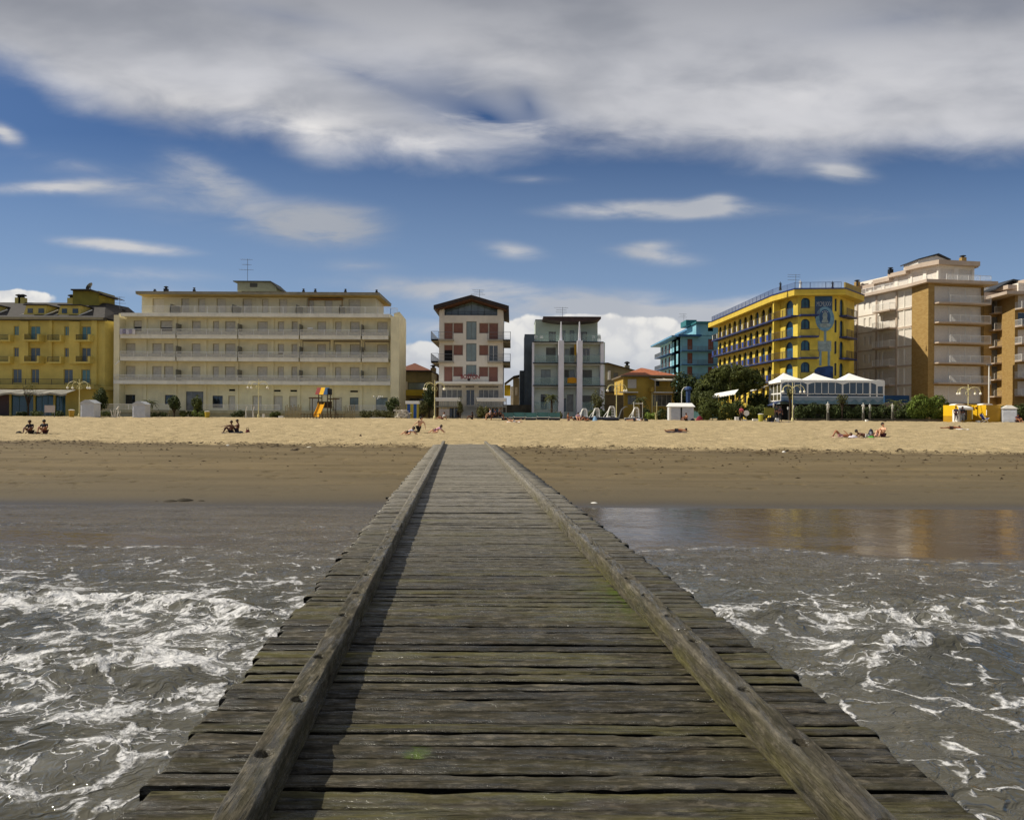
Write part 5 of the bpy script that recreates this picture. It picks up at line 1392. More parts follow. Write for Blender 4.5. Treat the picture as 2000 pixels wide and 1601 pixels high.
gq.l.new(gq.mix(.35, bt.outputs[0], gq.mix(gq.noise(pos, 1.3, 5, .6), lin('#a98a50'), lin('#765c34')), 'MIX'), bq.inputs['Base Color']); bq.inputs['Roughness'].default_value = .85
pk = paint('pink_slab', '#b8a796', .7, .08, .6, .1, 9, 0, .2); pw = paint('pale_pink_render', '#e4ddd0', .75, .06, .6, .1, 9, 0, .25)
Zg_ = lambda q: ZP(1870, q, 102.5)
sl = [Zg_(q) for q in (747.5, 708, 668.5, 629, 591)]; top = Zg_(553)
Fl = Fr(r, Q0, Q1); L_ = Fl.w
H = []; K = []
fls = [Zg_(787)] + sl
dz_ = sl[1] - sl[0]
for zf_ in fls:
    for p0, p1, hlo, hhi, k_ in ((1667, 1671, .8, 2.2, 'whiteshut'), (1686, 1690, .8, 2.2, 'whiteshut'), (1696, 1701, .8, 2.2, 'whiteshut'), (1714, 1719, .05, 2.3, 'whiteshut'), (1722, 1748, .05, 2.3, 'whiteshut'), (1752.5, 1763.5, .02, 2.45, 'whiteshut'), (1765, 1781, .02, 2.45, 'whiteshut')):
        H.append((Fl.at(p0), Fl.at(p1), zf_ + hlo, zf_ + hhi)); K.append(k_)
a = MB(); holes_wall(a, 0, L_, GZ(102), top, H, .15); Fl.put(a, 'side_wall', pw)
for h_, k_ in zip(H, K): window(Fl, *h_, k_, y=.12)
for i, zf_ in enumerate(fls[1:]):
    a = MB(); a.box(Fl.at(1751), L_, -.06, -.002, zf_ - .32, zf_ - .02); Fl.put(a, 'floor_band', pk)
    a = MB(); a.box(Fl.at(1664.5), Fl.at(1711), -.05, -.003, zf_ - .2, zf_ - .05); Fl.put(a, 'floor_band', pk)
    a = MB(); a.box(Fl.at(1716), Fl.at(1750), -1.3, -.004, zf_ - .22, zf_); o = Fl.put(a, 'balcony_slab', pk)
    b_ = MB(); railing(b_, Fl.at(1716), Fl.at(1749), zf_, zf_ + 1.0, -1.25, .14, .011); siderail(b_, Fl.at(1749), -1.25, 0, zf_, zf_ + 1.0, .14); Fl.put(b_, 'railing', rail_w, o)
for p in (1674, 1711.5, 1750.8):
    a = MB(); a.box(Fl.at(p) - .12, Fl.at(p) + .12, -.16, -.004, GZ(102), top); Fl.put(a, 'downpipe_fin', pk)
Fm = Fr(r, Q1, Q2); a = MB(); a.quad((0, 0, GZ(102)), (Fm.w, 0, GZ(102)), (Fm.w, 0, top), (0, 0, top)); Fm.put(a, 'brick_facet', brick)
Ff = Fr(r, Q2, Q3); H = []
for zf_ in fls: H.append((Ff.at(1824), Ff.at(1920.5), zf_ + .02, zf_ + 2.5))
a = MB(); holes_wall(a, 0, Ff.w, GZ(102), top, H, .5); a.quad((Ff.w, 0, GZ(102)), (Ff.w, 10, GZ(102)), (Ff.w, 10, top), (Ff.w, 0, top)); Ff.put(a, 'brick_front', brick)
for h_ in H:
    for j in range(3):
        s0 = h_[0] + (h_[1] - h_[0]) * j / 3 + .01; s1 = h_[0] + (h_[1] - h_[0]) * (j + 1) / 3 - .01; window(Ff, s0, s1, h_[2] + .01, h_[3] - .01, 'whiteshut', y=.42)
for zf_ in fls[1:]:
    a = MB(); a.prism([(Ff.at(1823), -.9), (Ff.at(1842), -1.25), (Ff.at(1921), -1.25), (Ff.at(1921), -.003), (Ff.at(1823), -.003)], zf_ - .2, zf_); o = Ff.put(a, 'balcony_slab', pk)
    b_ = MB(); railing(b_, Ff.at(1842), Ff.at(1920.5), zf_, zf_ + 1.0, -1.2, .14, .01); Ff.put(b_, 'railing', rail_w, o)
def loc2(pts): return [(p[0] - r.location.x, p[1] - r.location.y) for p in pts]
pl = off([Q0, Q1, Q2, Q3], 1.0); zz = r.location.z
a = MB(); a.prism(loc2([*pl[:2], (pl[2][0] - .1, pl[2][1]), (pl[3][0] + 1.3, pl[3][1]), (pl[3][0] + 1.3, 118), (56.5, 120)]), top - zz, Zg_(547) - zz); a.build('terrace_slab', pk, r)
U0, U1, U2, U3 = (57.3, 119.0), (61.2, 106.5), (62.1, 104.6), (68.2, 105.9)
Zu = lambda q: ZP(1870, q, 104.6)
for (pa, pb, nm) in ((U0, U1, 0), (U1, U2, 1), (U2, U3, 2)):
    Ft = Fr(r, pa, pb); H = []
    n_ = {0: 5, 1: 1, 2: 2}[nm]
    for j in range(n_): H.append((Ft.w * (j + .12) / n_, Ft.w * (j + .88) / n_, Zg_(547) + .1, Zu(523)))
    a = MB(); holes_wall(a, 0, Ft.w, Zg_(547) - .05, Zu(517.5), H); Ft.put(a, 'upper_wall', pw)
    for h_ in H: window(Ft, *h_, 'whiteshut')
    a = MB(); railing(a, 0, Ft.w + (1.4 if nm == 2 else 0), Zg_(547), Zg_(547) + 1.05, -1.5, .16, .01); Ft.put(a, 'terrace_railing', rail_w)
ul = off([U0, U1, U2, U3], .9)
# stepped roof, in four pieces that drop towards the back
e0, e1 = Vector(ul[0]), Vector(ul[1])
cuts = [0, .27, .52, .78, 1]
for j in range(4):
    a0 = e0.lerp(e1, cuts[j]); a1 = e0.lerp(e1, cuts[j + 1]); d_ = (3 - j) * .42; push = Vector((.35 * (3 - j), 0)) * .6
    pts = loc2([tuple(a0 + push), tuple(a1 + push), (69, a1.y), (69, a0.y)])
    a = MB(); a.prism(pts, Zu(518) - d_ - zz + .003 * j, Zu(510) - d_ - zz); a.build('roof', pk, r)
a = MB(); a.prism(loc2([ul[1], ul[2], (ul[3][0] + .1, ul[3][1]), (ul[3][0] + .1, ul[1][1] - .003)]), Zu(518) - zz, Zu(509.4) - zz); a.build('roof', pk, r)
Fp = Fr(r, (0, 107), (1, 107)); zp = lambda q: ZP(1820, q, 107)
a = MB(); a.prof([(XP(1792, 107), zp(517)), (XP(1850, 107), zp(517)), (XP(1850, 107), zp(508)), (XP(1828, 107), zp(499)), (XP(1792, 107), zp(507))], 0, 4); o = Fp.put(a, 'roof_hut', white_m)
b_ = MB(); b_.prof([(XP(1788, 107), zp(509)), (XP(1828, 107), zp(498.2)), (XP(1852, 107), zp(508.5)), (XP(1852, 107), zp(507)), (XP(1828, 107), zp(496)), (XP(1788, 107), zp(507))], -.5, 4.4); Fp.put(b_, 'hut_roof', rail_d, o)
chimney(Fp, XP(1879, 108), ZP(1879, 509, 108), 1, .7, .8, brick); chimney(Fp, XP(1738, 112), ZP(1738, 531, 112), 5, .6, .7); chimney(Fp, XP(1673, 118), ZP(1673, 556, 118), 11, .7, .8, brick)

# ================================================================== B12 brick building cut by the right edge
R0, R1, R2, R3, R4 = (81.5, 124.0), (83.6, 123.6), (82.7, 118.0), (92.0, 118.0), (92, 124)
r = broot(1985, 118, 'brick apartment building with stepped balconies, cut off by the right edge of the picture', 'apartment building')
Zr = lambda q: ZP(1985, q, 118)
sl = [Zr(q) for q in (772, 738, 704.5, 671, 637, 603)]; top = Zr(577); zz = r.location.z
Fa = Fr(r, R0, R1); H = [(.2, Fa.w - .1, s_z + .05, s_z + 2.3) for s_z in sl]
Fa = Fr(r, (77.5, 124), (83.6, 123.6)); H = [(Fa.at(1936), Fa.at(1955), s_z + .05, s_z + 2.3) for s_z in sl]
a = MB(); holes_wall(a, 0, Fa.w, GZ(118), top, H, .3); Fa.put(a, 'recess_wall', brick)
for h_ in H: window(Fa, *h_, 'curtain', y=.25)
for s_z in sl:
    a = MB(); a.box(Fa.at(1931), Fa.w, -1.6, -.002, s_z - .2, s_z); o = Fa.put(a, 'balcony_slab', pk); b_ = MB(); railing(b_, Fa.at(1931), Fa.w, s_z, s_z + 1, -1.55, .15, .011); Fa.put(b_, 'railing', rail_w, o)
Fb2 = Fr(r, R1, R2); a = MB(); a.quad((0, 0, GZ(118)), (Fb2.w, 0, GZ(118)), (Fb2.w, 0, top), (0, 0, top)); Fb2.put(a, 'brick_facet', brick)
Fd = Fr(r, R2, R3); H = [(.5, 4.2, s_z + .05, s_z + 2.3) for s_z in sl]
a = MB(); holes_wall(a, 0, Fd.w, GZ(118), top, H, .3); Fd.put(a, 'brick_front', brick)
for i, h_ in enumerate(H): window(Fd, *h_, 'glass' if i == 4 else 'whiteshut', y=.25)
for s_z in sl:
    a = MB(); a.box(.0, Fd.w, -1.7, -.002, s_z - .2, s_z); o = Fd.put(a, 'balcony_slab', pk); b_ = MB(); railing(b_, 0, Fd.w, s_z, s_z + 1, -1.65, .15, .011); siderail(b_, .02, -1.65, 0, s_z, s_z + 1); Fd.put(b_, 'railing', rail_w, o)
a = MB(); a.prism(loc2([(76, 122.6), (80.6, 122), (80.4, 116.6), (93, 116.6), (93, 130), (76, 130)]), top - zz, Zr(571) - zz); a.build('terrace_slab', pk, r)
a = MB(); a.prism(loc2([(81, 124.5), (84.4, 124), (84.3, 119.5), (92, 119.5), (92, 128), (81, 128)]), Zr(571) - zz, Zr(549) - zz); a.build('upper_wall', pw, r)
for (x0, x1, yy, d_) in ((79.5, 83.5, 122.5, 1.7), (82.8, 86, 119.8, .85), (85.3, 93, 118.2, 0)):
    a = MB(); a.prism(loc2([(x0, yy), (x1, yy), (x1, 129), (x0, 129)]), Zr(550) - d_ - zz + .01, Zr(542) - d_ - zz); a.build('roof', pk, r)
Fp = Fr(r, (0, 121), (1, 121)); a = MB(); a.prof([(XP(1945, 121), Zr(556)), (XP(1978, 121), Zr(538)), (XP(1996, 121), Zr(541)), (XP(1996, 121), Zr(543)), (XP(1978, 121), Zr(541)), (XP(1945, 121), Zr(559))][::-1], 0, 5); Fp.put(a, 'hut_roof', rail_d)
# ------------------------------------------------------------------ vegetation
def leaf_mat(name, dark, light, rough=.65):
    if name in MATS: return MATS[name]
    m, gg, b = new_mat(name)
    s_ = gg.attr('seed')
    pos = gg.n.new('ShaderNodeNewGeometry').outputs['Position']
    c = gg.mix(s_, lin(dark), lin(light))
    c = gg.mix(gg.m('MULTIPLY', gg.rng(gg.noise(pos, 1.1, 4, .6), .4, .7), .5), c, tuple(v * .45 for v in lin(dark)))
    gg.l.new(c, b.inputs['Base Color']); b.inputs['Roughness'].default_value = rough; b.inputs['Specular IOR Level'].default_value = .25
    tr = gg.n.new('ShaderNodeBsdfTranslucent'); gg.l.new(c, tr.inputs[0])
    mx = gg.n.new('ShaderNodeMixShader'); mx.inputs[0].default_value = .22
    gg.l.new(b.outputs[0], mx.inputs[1]); gg.l.new(tr.outputs[0], mx.inputs[2]); gg.l.new(mx.outputs[0], gg.n['Material Output'].inputs[0])
    MATS[name] = m
    return m


LM = {'pine': leaf_mat('pine_foliage', '#343c1a', '#70773a'), 'dark': leaf_mat('dark_foliage', '#2b361b', '#5c683a'), 'hedge': leaf_mat('hedge_foliage', '#37411d', '#737c3e'),
      'bright': leaf_mat('fresh_foliage', '#4a5c22', '#8a9c46'), 'olive': leaf_mat('olive_foliage', '#3a3f1e', '#767446'), 'palm': leaf_mat('palm_foliage', '#2c3518', '#66683a')}
bark = paint('bark', '#3b2f24', .9, .25, 3, .5, 10)
R2 = np.random.default_rng(77)


def leaves(ells, n, size, seed=0, flat=0.0, fill=.55):
    """many small four-cornered leaf faces through the volume of some ellipsoids; returns verts, faces, seed attribute"""
    E = np.array(ells, float); vol = E[:, 3] * E[:, 4] * E[:, 5]
    idx = R2.choice(len(E), n, p=vol / vol.sum()); e = E[idx]
    d = R2.normal(size=(n, 3)); d /= np.linalg.norm(d, axis=1)[:, None]
    rr = R2.random(n) ** (1 / 3) * (1 - fill) + fill * (1 - R2.random(n) ** 2 * .35)
    lump = .82 + .42 * (vn(d[:, 0] * 2.6 + idx * 3, d[:, 2] * 2.6 + d[:, 1] * 2, seed) - .25)
    c = e[:, :3] + d * e[:, 3:6] * (rr * lump)[:, None]
    keep = fbm(c[:, 0] * 1.3 + 7, c[:, 2] * 1.5 + c[:, 1], seed + 5, 3) > -.17
    c = c[keep]; n = len(c); d = d[keep]
    nrm = d + R2.normal(size=(n, 3)) * .7; nrm[:, 2] += .3 + flat; nrm /= np.linalg.norm(nrm, axis=1)[:, None]
    u = np.cross(nrm, R2.normal(size=(n, 3))); u /= np.linalg.norm(u, axis=1)[:, None]; v = np.cross(nrm, u)
    s = size * (.55 + .9 * R2.random(n))[:, None]
    V = np.stack([c - u * s, c - v * s * .55, c + u * s, c + v * s * .55], 1).reshape(-1, 3)
    Fc_ = np.arange(4 * n).reshape(n, 4)
    sdv = np.repeat(np.clip(R2.random(n) * .6 + .4 * vn(c[:, 0] * .9, c[:, 2] * 1.2, seed + 9), 0, 1), 4)
    return V, Fc_, sdv


def crown(root, name, ells, n, size, mat, **k):
    V, F_, s_ = leaves(ells, n, size, int(R2.integers(999)), **k)
    me = mesh_np(name, V, F_, LM[mat], smooth=False, attrs={'seed': s_})
    return link(name, me, root)


def tree(px, pyb, Y, h, w, mat, label, cat='tree', group='trees behind the beach', n=2600, size=.13, trunk=.3, ells=None, lean=0):
    """px = trunk column, h height, w crown width, trunk = clear fraction"""
    X_ = XP(px, Y); r_ = empty(cat.replace(' ', '_'), (X_, Y, zs(Y)), label, cat, group)
    a = MB(); th = h * trunk
    a.tube([(0, 0, -.3), (lean * .3, .03, th * .6), (lean, 0, th + h * .2)], [.05 * h * .5 + .04, .04 * h * .4 + .03, .03 + .01 * h], 7)
    for i in range(6):
        an = i * 1.1 + px; a.tube([(lean * .6, 0, th * .75 + .05 * i), (lean + w * .16 * math.cos(an), w * .16 * math.sin(an), th + h * .18), (lean + w * .33 * math.cos(an), w * .3 * math.sin(an), th + h * (.25 + .06 * i))], [.03 + .012 * h, .02 + .006 * h, .012], 5)
    a.build('trunk', bark, r_)
    if ells is None:
        ells = []
        for i in range(7):
            an = i * 2.4; k = .33
            ells.append((lean + w * k * .8 * math.cos(an), w * k * .7 * math.sin(an), th + (h - th) * (.35 + .08 * i % .5), w * .26, w * .24, (h - th) * .27))
        ells.append((lean, 0, th + (h - th) * .55, w * .34, w * .32, (h - th) * .45))
    crown(r_, 'crown', ells, n, size, mat)
    return r_


def palm(px, Y, h, w, label, n=16, mat='palm'):
    X_ = XP(px, Y); r_ = empty('palm_tree', (X_, Y, zs(Y)), label, 'palm', 'palms and shrubs along the promenade')
    a = MB(); a.tube([(0, 0, -.2), (.05, 0, h * .4), (0, 0, h * .8)], [.16, .13, .12], 8); a.build('trunk', bark, r_)
    vs, fs, sd_ = [], [], []
    for i in range(n):
        an = i * 2.4 + px; up = .9 - 1.3 * (i / n); L_ = w * .5 * (1 + .15 * math.sin(i * 3)); pr = None
        for j in range(9):
            t_ = j / 8; rx = L_ * t_; zz_ = h * .8 + L_ * (up * t_ - .9 * t_ * t_ * (1.2 - up * .4)) * .8
            wd = .26 * w * .5 * math.sin(PI * min(1, t_ * .9 + .1)) * .7
            cx_, cy_ = rx * math.cos(an), rx * math.sin(an); px_2, py_2 = -math.sin(an) * wd, math.cos(an) * wd
            cur = [(cx_ + px_2, cy_ + py_2, zz_ - wd * .5), (cx_, cy_, zz_), (cx_ - px_2, cy_ - py_2, zz_ - wd * .5)]
            if pr and j % 1 == 0:
                for q in (0, 1):
                    k_ = len(vs); e_ = .55
                    vs += [pr[1], pr[q * 2], tuple(pr[q * 2][m_] * e_ + cur[q * 2][m_] * (1 - e_) for m_ in range(3)), tuple(pr[1][m_] * .35 + cur[1][m_] * .65 for m_ in range(3))]
                    fs.append((k_, k_ + 1, k_ + 2, k_ + 3)); sd_ += [R2.random()] * 4
            pr = cur
    link('crown', mesh_np('crown', np.array(vs), np.array(fs), LM[mat], smooth=False, attrs={'seed': np.array(sd_)}), r_)
    return r_


def hedge(p0, p1, Y, h, mat, label, d_=1.2, n=None, size=.1, cat='hedge', uneven=.25, name=None, group='hedges and shrubs along the promenade', zb=None):
    X0, X1 = XP(p0, Y), XP(p1, Y); cx_ = (X0 + X1) / 2; w = X1 - X0
    r_ = empty(name or cat.replace(' ', '_'), (cx_, Y, zs(Y) if zb is None else zb), label, cat, group)
    m_ = max(2, int(w / (h * .6))); el_ = []
    for i in range(m_):
        t_ = (i + .5) / m_; hh_2 = h * (1 - uneven * R2.random())
        el_.append((-w / 2 + w * t_, R2.uniform(-.2, .2), hh_2 * .5, max(w / m_ * .75, .25), d_ * .6, hh_2 * .56))
    a = MB(); k = int(max(2, w / .6)); 
    for i in range(k):
        s_ = -w / 2 + w * (i + .5) / k; a.tube([(s_, 0, -.05), (s_ + R2.uniform(-.1, .1), 0, h * .55)], [.035, .015], 4)
    a.build('stems', bark, r_)
    crown(r_, 'foliage', el_, n or int(620 * w * h / (size * 9)), size, mat, fill=.35)
    return r_


LT = {}
# the umbrella pine and its dark neighbours (right of centre)
ps = 100 / FPX
tree(1425, 0, 97, 6.9, 8.6, 'pine', 'broad dark umbrella pine in front of the bright yellow hotel', 'pine tree', n=19000, size=.17, trunk=.28, lean=.6,
     ells=[(-2.7, 0, 4.7, 2.1, 1.6, 1.5), (-1.1, .3, 5.8, 2.1, 1.8, 1.5), (.8, -.2, 6.3, 2.1, 1.8, 1.35), (2.6, .1, 6.0, 1.9, 1.5, 1.15), (3.7, 0, 5.0, 1.3, 1.2, 1.0), (1.2, .4, 4.8, 2.6, 1.8, 1.5), (-2.4, -.3, 3.2, 1.8, 1.4, 1.4), (-3.7, .2, 4.1, 1.2, 1.2, 1.3), (-.2, .2, 4.2, 2.2, 1.6, 1.6)])
tree(1336, 0, 99, 6.3, 3.6, 'dark', 'tall dark leafy tree between the orange roofed house and the umbrella pine', n=6000, size=.14, trunk=.2)
tree(1372, 0, 94, 3.8, 4.4, 'pine', 'low bushy dark tree filling the space under the umbrella pine on its left', n=5500, size=.14, trunk=.12)
tree(1485, 0, 98, 3.6, 4.0, 'dark', 'low round dark tree right of the umbrella pine trunk', n=4500, size=.14, trunk=.12)
hedge(1366, 1428, 84.5, 2.5, 'hedge', 'high bushy hedge under the umbrella pine beside the double white cabin', n=6000, size=.11)
hedge(1428, 1500, 85.5, 2.3, 'hedge', 'lighter green hedge between the pine trunk and the white veranda', n=6000, size=.11)
hedge(1552, 1690, 84.5, 2.2, 'dark', 'long dark hedge below the white tent pavilion', n=9500, size=.10)
hedge(1690, 1782, 84.5, 2.1, 'dark', 'dark hedge with white statues right of the tent pavilion', n=6500, size=.10)
hedge(1776, 1850, 84, 3.0, 'bright', 'tall fresh green bush in front of the brick and shutter apartments', n=8500, size=.11, cat='bush', name='bush')
hedge(1946, 2012, 87, 2.3, 'dark', 'dark hedge behind the small white hut at the right edge', n=3500, size=.11)
tree(1645, 0, 84, 3.1, 1.4, 'olive', 'slim young tree standing in the hedge under the middle tent', 'young tree', n=500, size=.09, trunk=.5)
tree(1543, 0, 85, 4.0, .9, 'olive', 'thin young tree behind the double lamp before the first tent', 'young tree', n=350, size=.09, trunk=.55)
palm(1750, 86, 2.9, 2.8, 'short broad palm right of the tent pavilion')
# in front of the modern block and the yellow house
palm(1077, 92, 3.7, 2.2, 'shaggy palm with drooping fronds in front of the grey green apartments', 26)
tree(1167, 0, 92, 3.6, 1.9, 'olive', 'thin grey green tree beside the right column of the modern apartments', n=1500, size=.1, trunk=.2)
palm(1251, 93, 3.4, 2.4, 'palm crossing the front of the yellow house with orange roof')
hedge(1150, 1200, 90, 1.4, 'dark', 'dark shrubs between the modern apartments and the yellow house', n=2200)
hedge(1262, 1282, 88, 1.0, 'bright', 'low clipped green shrub below the yellow house balcony', n=1500, cat='bush', name='bush')
hedge(1284, 1308, 88, 1.5, 'dark', 'dark spiky shrub left of the double white cabin', n=1800, cat='bush', name='bush')
hedge(1082, 1098, 90, 1.0, 'olive', 'small round shrub in front of the second white column', n=700, cat='bush', name='bush')
hedge(1255, 1268, 89, 1.7, 'dark', 'narrow dark bush in front of the yellow house corner pier', n=900, cat='bush', name='bush')
# in front of the cream apartments
palm(291, 90.5, 2.4, 2.5, 'small fan palm just right of the second white hut', 18)
tree(340, 0, 90.5, 2.7, 1.6, 'dark', 'round topped dark green tree in front of the dark ground floor window', n=2600, size=.09, trunk=.2)
tree(385, 0, 90.5, 2.7, 1.4, 'hedge', 'bushy green tree in front of the large glazed entrance', n=2300, size=.09, trunk=.12)
for p0, p1, h_, m_, lb in ((293, 326, .75, 'dark', 'low dark shrubs between the fan palm and the round tree'), (353, 376, .85, 'hedge', 'low rounded shrub left of the bushy tree by the entrance'), (378, 402, .95, 'bright', 'low yellow green shrub right of the entrance tree'),
                           (452, 477, .95, 'dark', 'dark shrub left of the white pool ladder'), (528, 546, .9, 'hedge', 'small green shrub left of the playground fence'), (187, 216, .8, 'hedge', 'low clipped hedge between the two white huts'),
                           (35, 48, .7, 'dark', 'low dark shrub by the teal shopfront'), (62, 84, .9, 'hedge', 'low green shrub left of the white notice board'), (104, 124, .85, 'dark', 'dark shrub right of the white notice board')):
    hedge(p0, p1, 90.5, h_, m_, lb, d_=.9, n=900, size=.08, cat='bush', name='bush')
tree(196, 0, 92, 3.6, 1.9, 'dark', 'dark green tree between the ochre hotel and the cream apartments', n=2600, size=.1, trunk=.15)
tree(55, 0, 91.5, 4.6, 1.9, 'olive', 'thin bare looking tree in front of the ochre hotel', n=260, size=.07, trunk=.35)
tree(768, 0, 91, 2.6, 2.0, 'dark', 'dark shrubby palm like tree by the corner of the cream apartments', n=2200, size=.1, trunk=.15)
tree(838, 0, 92, 4.2, 1.8, 'dark', 'dark green tree behind the lamp left of the gabled hotel', n=2600, size=.1, trunk=.15)
tree(826, 0, 91.5, 2.2, 1.6, 'olive', 'dull green bush behind the striped hut', 'bush', n=1400, size=.1, trunk=.1)
tree(899, 0, 90, 2.7, .8, 'olive', 'narrow green shrub left of the front steps of the gabled hotel', 'bush', n=900, size=.08, trunk=.1)
hedge(933, 955, 90, 1.7, 'olive', 'loose green shrub right of the front steps of the gabled hotel', n=1300, cat='bush', name='bush')

# ------------------------------------------------------------------ street furniture
cream_post = paint('cream_lamp_paint', '#d6cc96', .4, .08, 3, .05); globe, gq, bq = new_mat('white_globe'); bq.inputs['Base Color'].default_value = (.85, .84, .8, 1); bq.inputs['Roughness'].default_value = .15


def lamp(px, pyb, pyt, label, dim=False):
    Y_ = solveY(px, pyb) if pyb else 90; X_ = XP(px, Y_); zb = z_at(X_, Y_); h = ZP(px, pyt, Y_) - zb
    r_ = empty('double_lamp_post', (X_, Y_, zb), label, 'lamp post', 'double curled lamp posts')
    a = MB(); a.tube([(0, 0, -.2), (0, 0, h)], [.06, .035], 8); a.lathe([(.14, 0), (.14, .25), (.08, .4)], 0, 0, 8, 0); a.ball((0, 0, h + .03), .06); a.ball((0, 0, h - 1.0), .085); a.build('pole', cream_post, r_)
    for sg in (-1, 1):
        for (R_, dy_) in ((.58, -.35), (.50, .35)):
            a = MB(); pts = [(0, 0, h - 1.05)] + [(sg * (R_ - R_ * math.cos(t_)) * 1.02, dy_ * t_ / PI, h - .72 + R_ * .95 * math.sin(t_)) for t_ in np.linspace(.15, PI * 1.02, 9)]
            a.tube(pts, .026, 5); o = a.build('arm', cream_post, r_)
            b_ = MB(); e_ = pts[-1]; b_.lathe([(.03, 0), (.12, -.08), (.1, -.1)], e_[0], e_[1], 8, e_[2]); b_.build('lamp_hood', cream_post, o)
            c_ = MB(); c_.ball((e_[0], e_[1], e_[2] - .19), .135, 10); c_.build('globe', globe, o, smooth=True)
        a = MB(); a.tube([(sg * (.05 + .13 * (1 - math.cos(t_))), 0, h - .9 + .22 * math.sin(t_)) for t_ in np.linspace(0, 2.2 * PI, 12)], .02, 4); a.build('scroll', cream_post, r_)
    return r_


lamp(155, 814, 742, 'cream double curled lamp in front of the ochre hotel, leftmost lamp')
lamp(505, 815.5, 742, 'cream double curled lamp in front of the middle of the cream apartments')
lamp(849, 818, 744, 'cream double curled lamp left of the gabled hotel, behind the kneeling man')
lamp(1204, 819, 748, 'cream double curled lamp between the modern apartments and the yellow house')
lamp(1548, 822.5, 749, 'cream double curled lamp standing before the white tent pavilion')
lamp(1891, 823.5, 753, 'cream double curled lamp above the open yellow kiosk on the right')


def place(px, pyb, name, label, cat, group=None):
    Y_ = solveY(px, pyb); X_ = XP(px, Y_)
    return empty(name, (X_, Y_, z_at(X_, Y_)), label, cat, group), Y_, Y_ / FPX


slat_m = paint('grey_white_slats', '#c9ccd2', .5, .05, 3, .05); rw = white_s


def hut(px, pyb, wpx, hpx, label, double=False, side=0):
    r_, Y_, u = place(px, pyb, 'beach_cabin', label, 'cabin', 'white beach cabins'); w = wpx * u; h = hpx * u; d_ = w * .8 if not double else w * .35
    hb = h * .80
    a = MB(); a.box(-w / 2, w / 2, 0, d_, 0, hb); a.build('body', slat_m, r_)
    a = MB(); n_ = 11
    for i in range(n_):
        zz_ = .06 + (hb - .1) * i / n_
        for (q0, q1) in (((-w / 2 + .06, w / 2 - .06),) if not double else ((-w / 2 + .25, -.14), (.12, w / 2 - .12))):
            a._a([(q0, -.012, zz_ + .04), (q1, -.012, zz_ + .04), (q1, -.04, zz_), (q0, -.04, zz_)], [(0, 1, 2, 3)]); a.box(q0, q1, -.04, -.002, zz_ - .012, zz_)
    a.build('slatted_door', slat_m, r_)
    if double: a = MB(); a.box(-.1, .07, -.03, -.001, 0, hb); a.build('dark_gap', interior, r_); a = MB(); a.box(-w / 2, -w / 2 + .24, -.035, -.002, 0, hb); a.build('corner_board', white_s, r_)
    o_ = .1; a = MB()
    if double: a._a([(-w / 2 - .12, -.18, hb), (w / 2 + .12, -.18, hb), (w / 2 - .1, d_ / 2, h), (-w / 2 + .1, d_ / 2, h), (w / 2 + .12, d_ + .15, hb), (-w / 2 - .12, d_ + .15, hb)], [(0, 1, 2, 3), (3, 2, 4, 5), (0, 3, 5), (1, 4, 2), (0, 5, 4, 1)]); a.box(-w / 2 - .12, w / 2 + .12, -.19, -.15, hb - .1, hb)
    else:
        a._a([(-w / 2 - o_, -.12, hb), (w / 2 + o_, -.12, hb), (w * .12, -.12, h), (-w * .12, -.12, h), (-w / 2 - o_, d_ + .1, hb), (w / 2 + o_, d_ + .1, hb), (w * .12, d_ + .1, h), (-w * .12, d_ + .1, h)], [(0, 1, 2, 3), (0, 3, 7, 4), (2, 1, 5, 6), (3, 2, 6, 7), (5, 4, 7, 6), (0, 4, 5, 1)])
    a.build('roof', rw if double or side else paint('hut_roof_grey', '#b9bcc0', .6, .06), r_)
    if side: r_.rotation_euler.z = side
    return r_


hut(170.5, 815, 27, 34, 'grey white louvred cabin right beside the leftmost double lamp')
hut(271, 815, 25, 32, 'grey white louvred cabin in front of the left end of the cream apartments')
hut(1331, 820.5, 48, 34, 'white double cabin with a bright sloping roof, two slatted doors and a dark gap', double=True)
hut(1972, 824.5, 24, 33, 'small white slatted cabin at the right edge beside the yellow kiosk', side=-.45)

# striped hut
r_, Y_, u = place(805, 817, 'striped_cabin', 'narrow cabin with blue and yellow stripes under a white top', 'cabin')
w, h = 23 * u, 28 * u
a = MB(); a.box(-w / 2, w / 2, 0, .9, 0, h); a.build('body', paint('stripe_yellow', '#b5a63f', .6, .08), r_)
for q in (-.30, .24):
    a = MB(); a.box(w * (q - .12), w * (q + .14), -.012, -.001, 0, h); a.build('blue_stripe', paint('stripe_blue', '#1b4f9a', .6, .08), r_)
a = MB(); a.box(-w / 2 - .1, w / 2 + .12, -.1, 1.0, h, h + .38); a.build('white_top', white_s, r_)


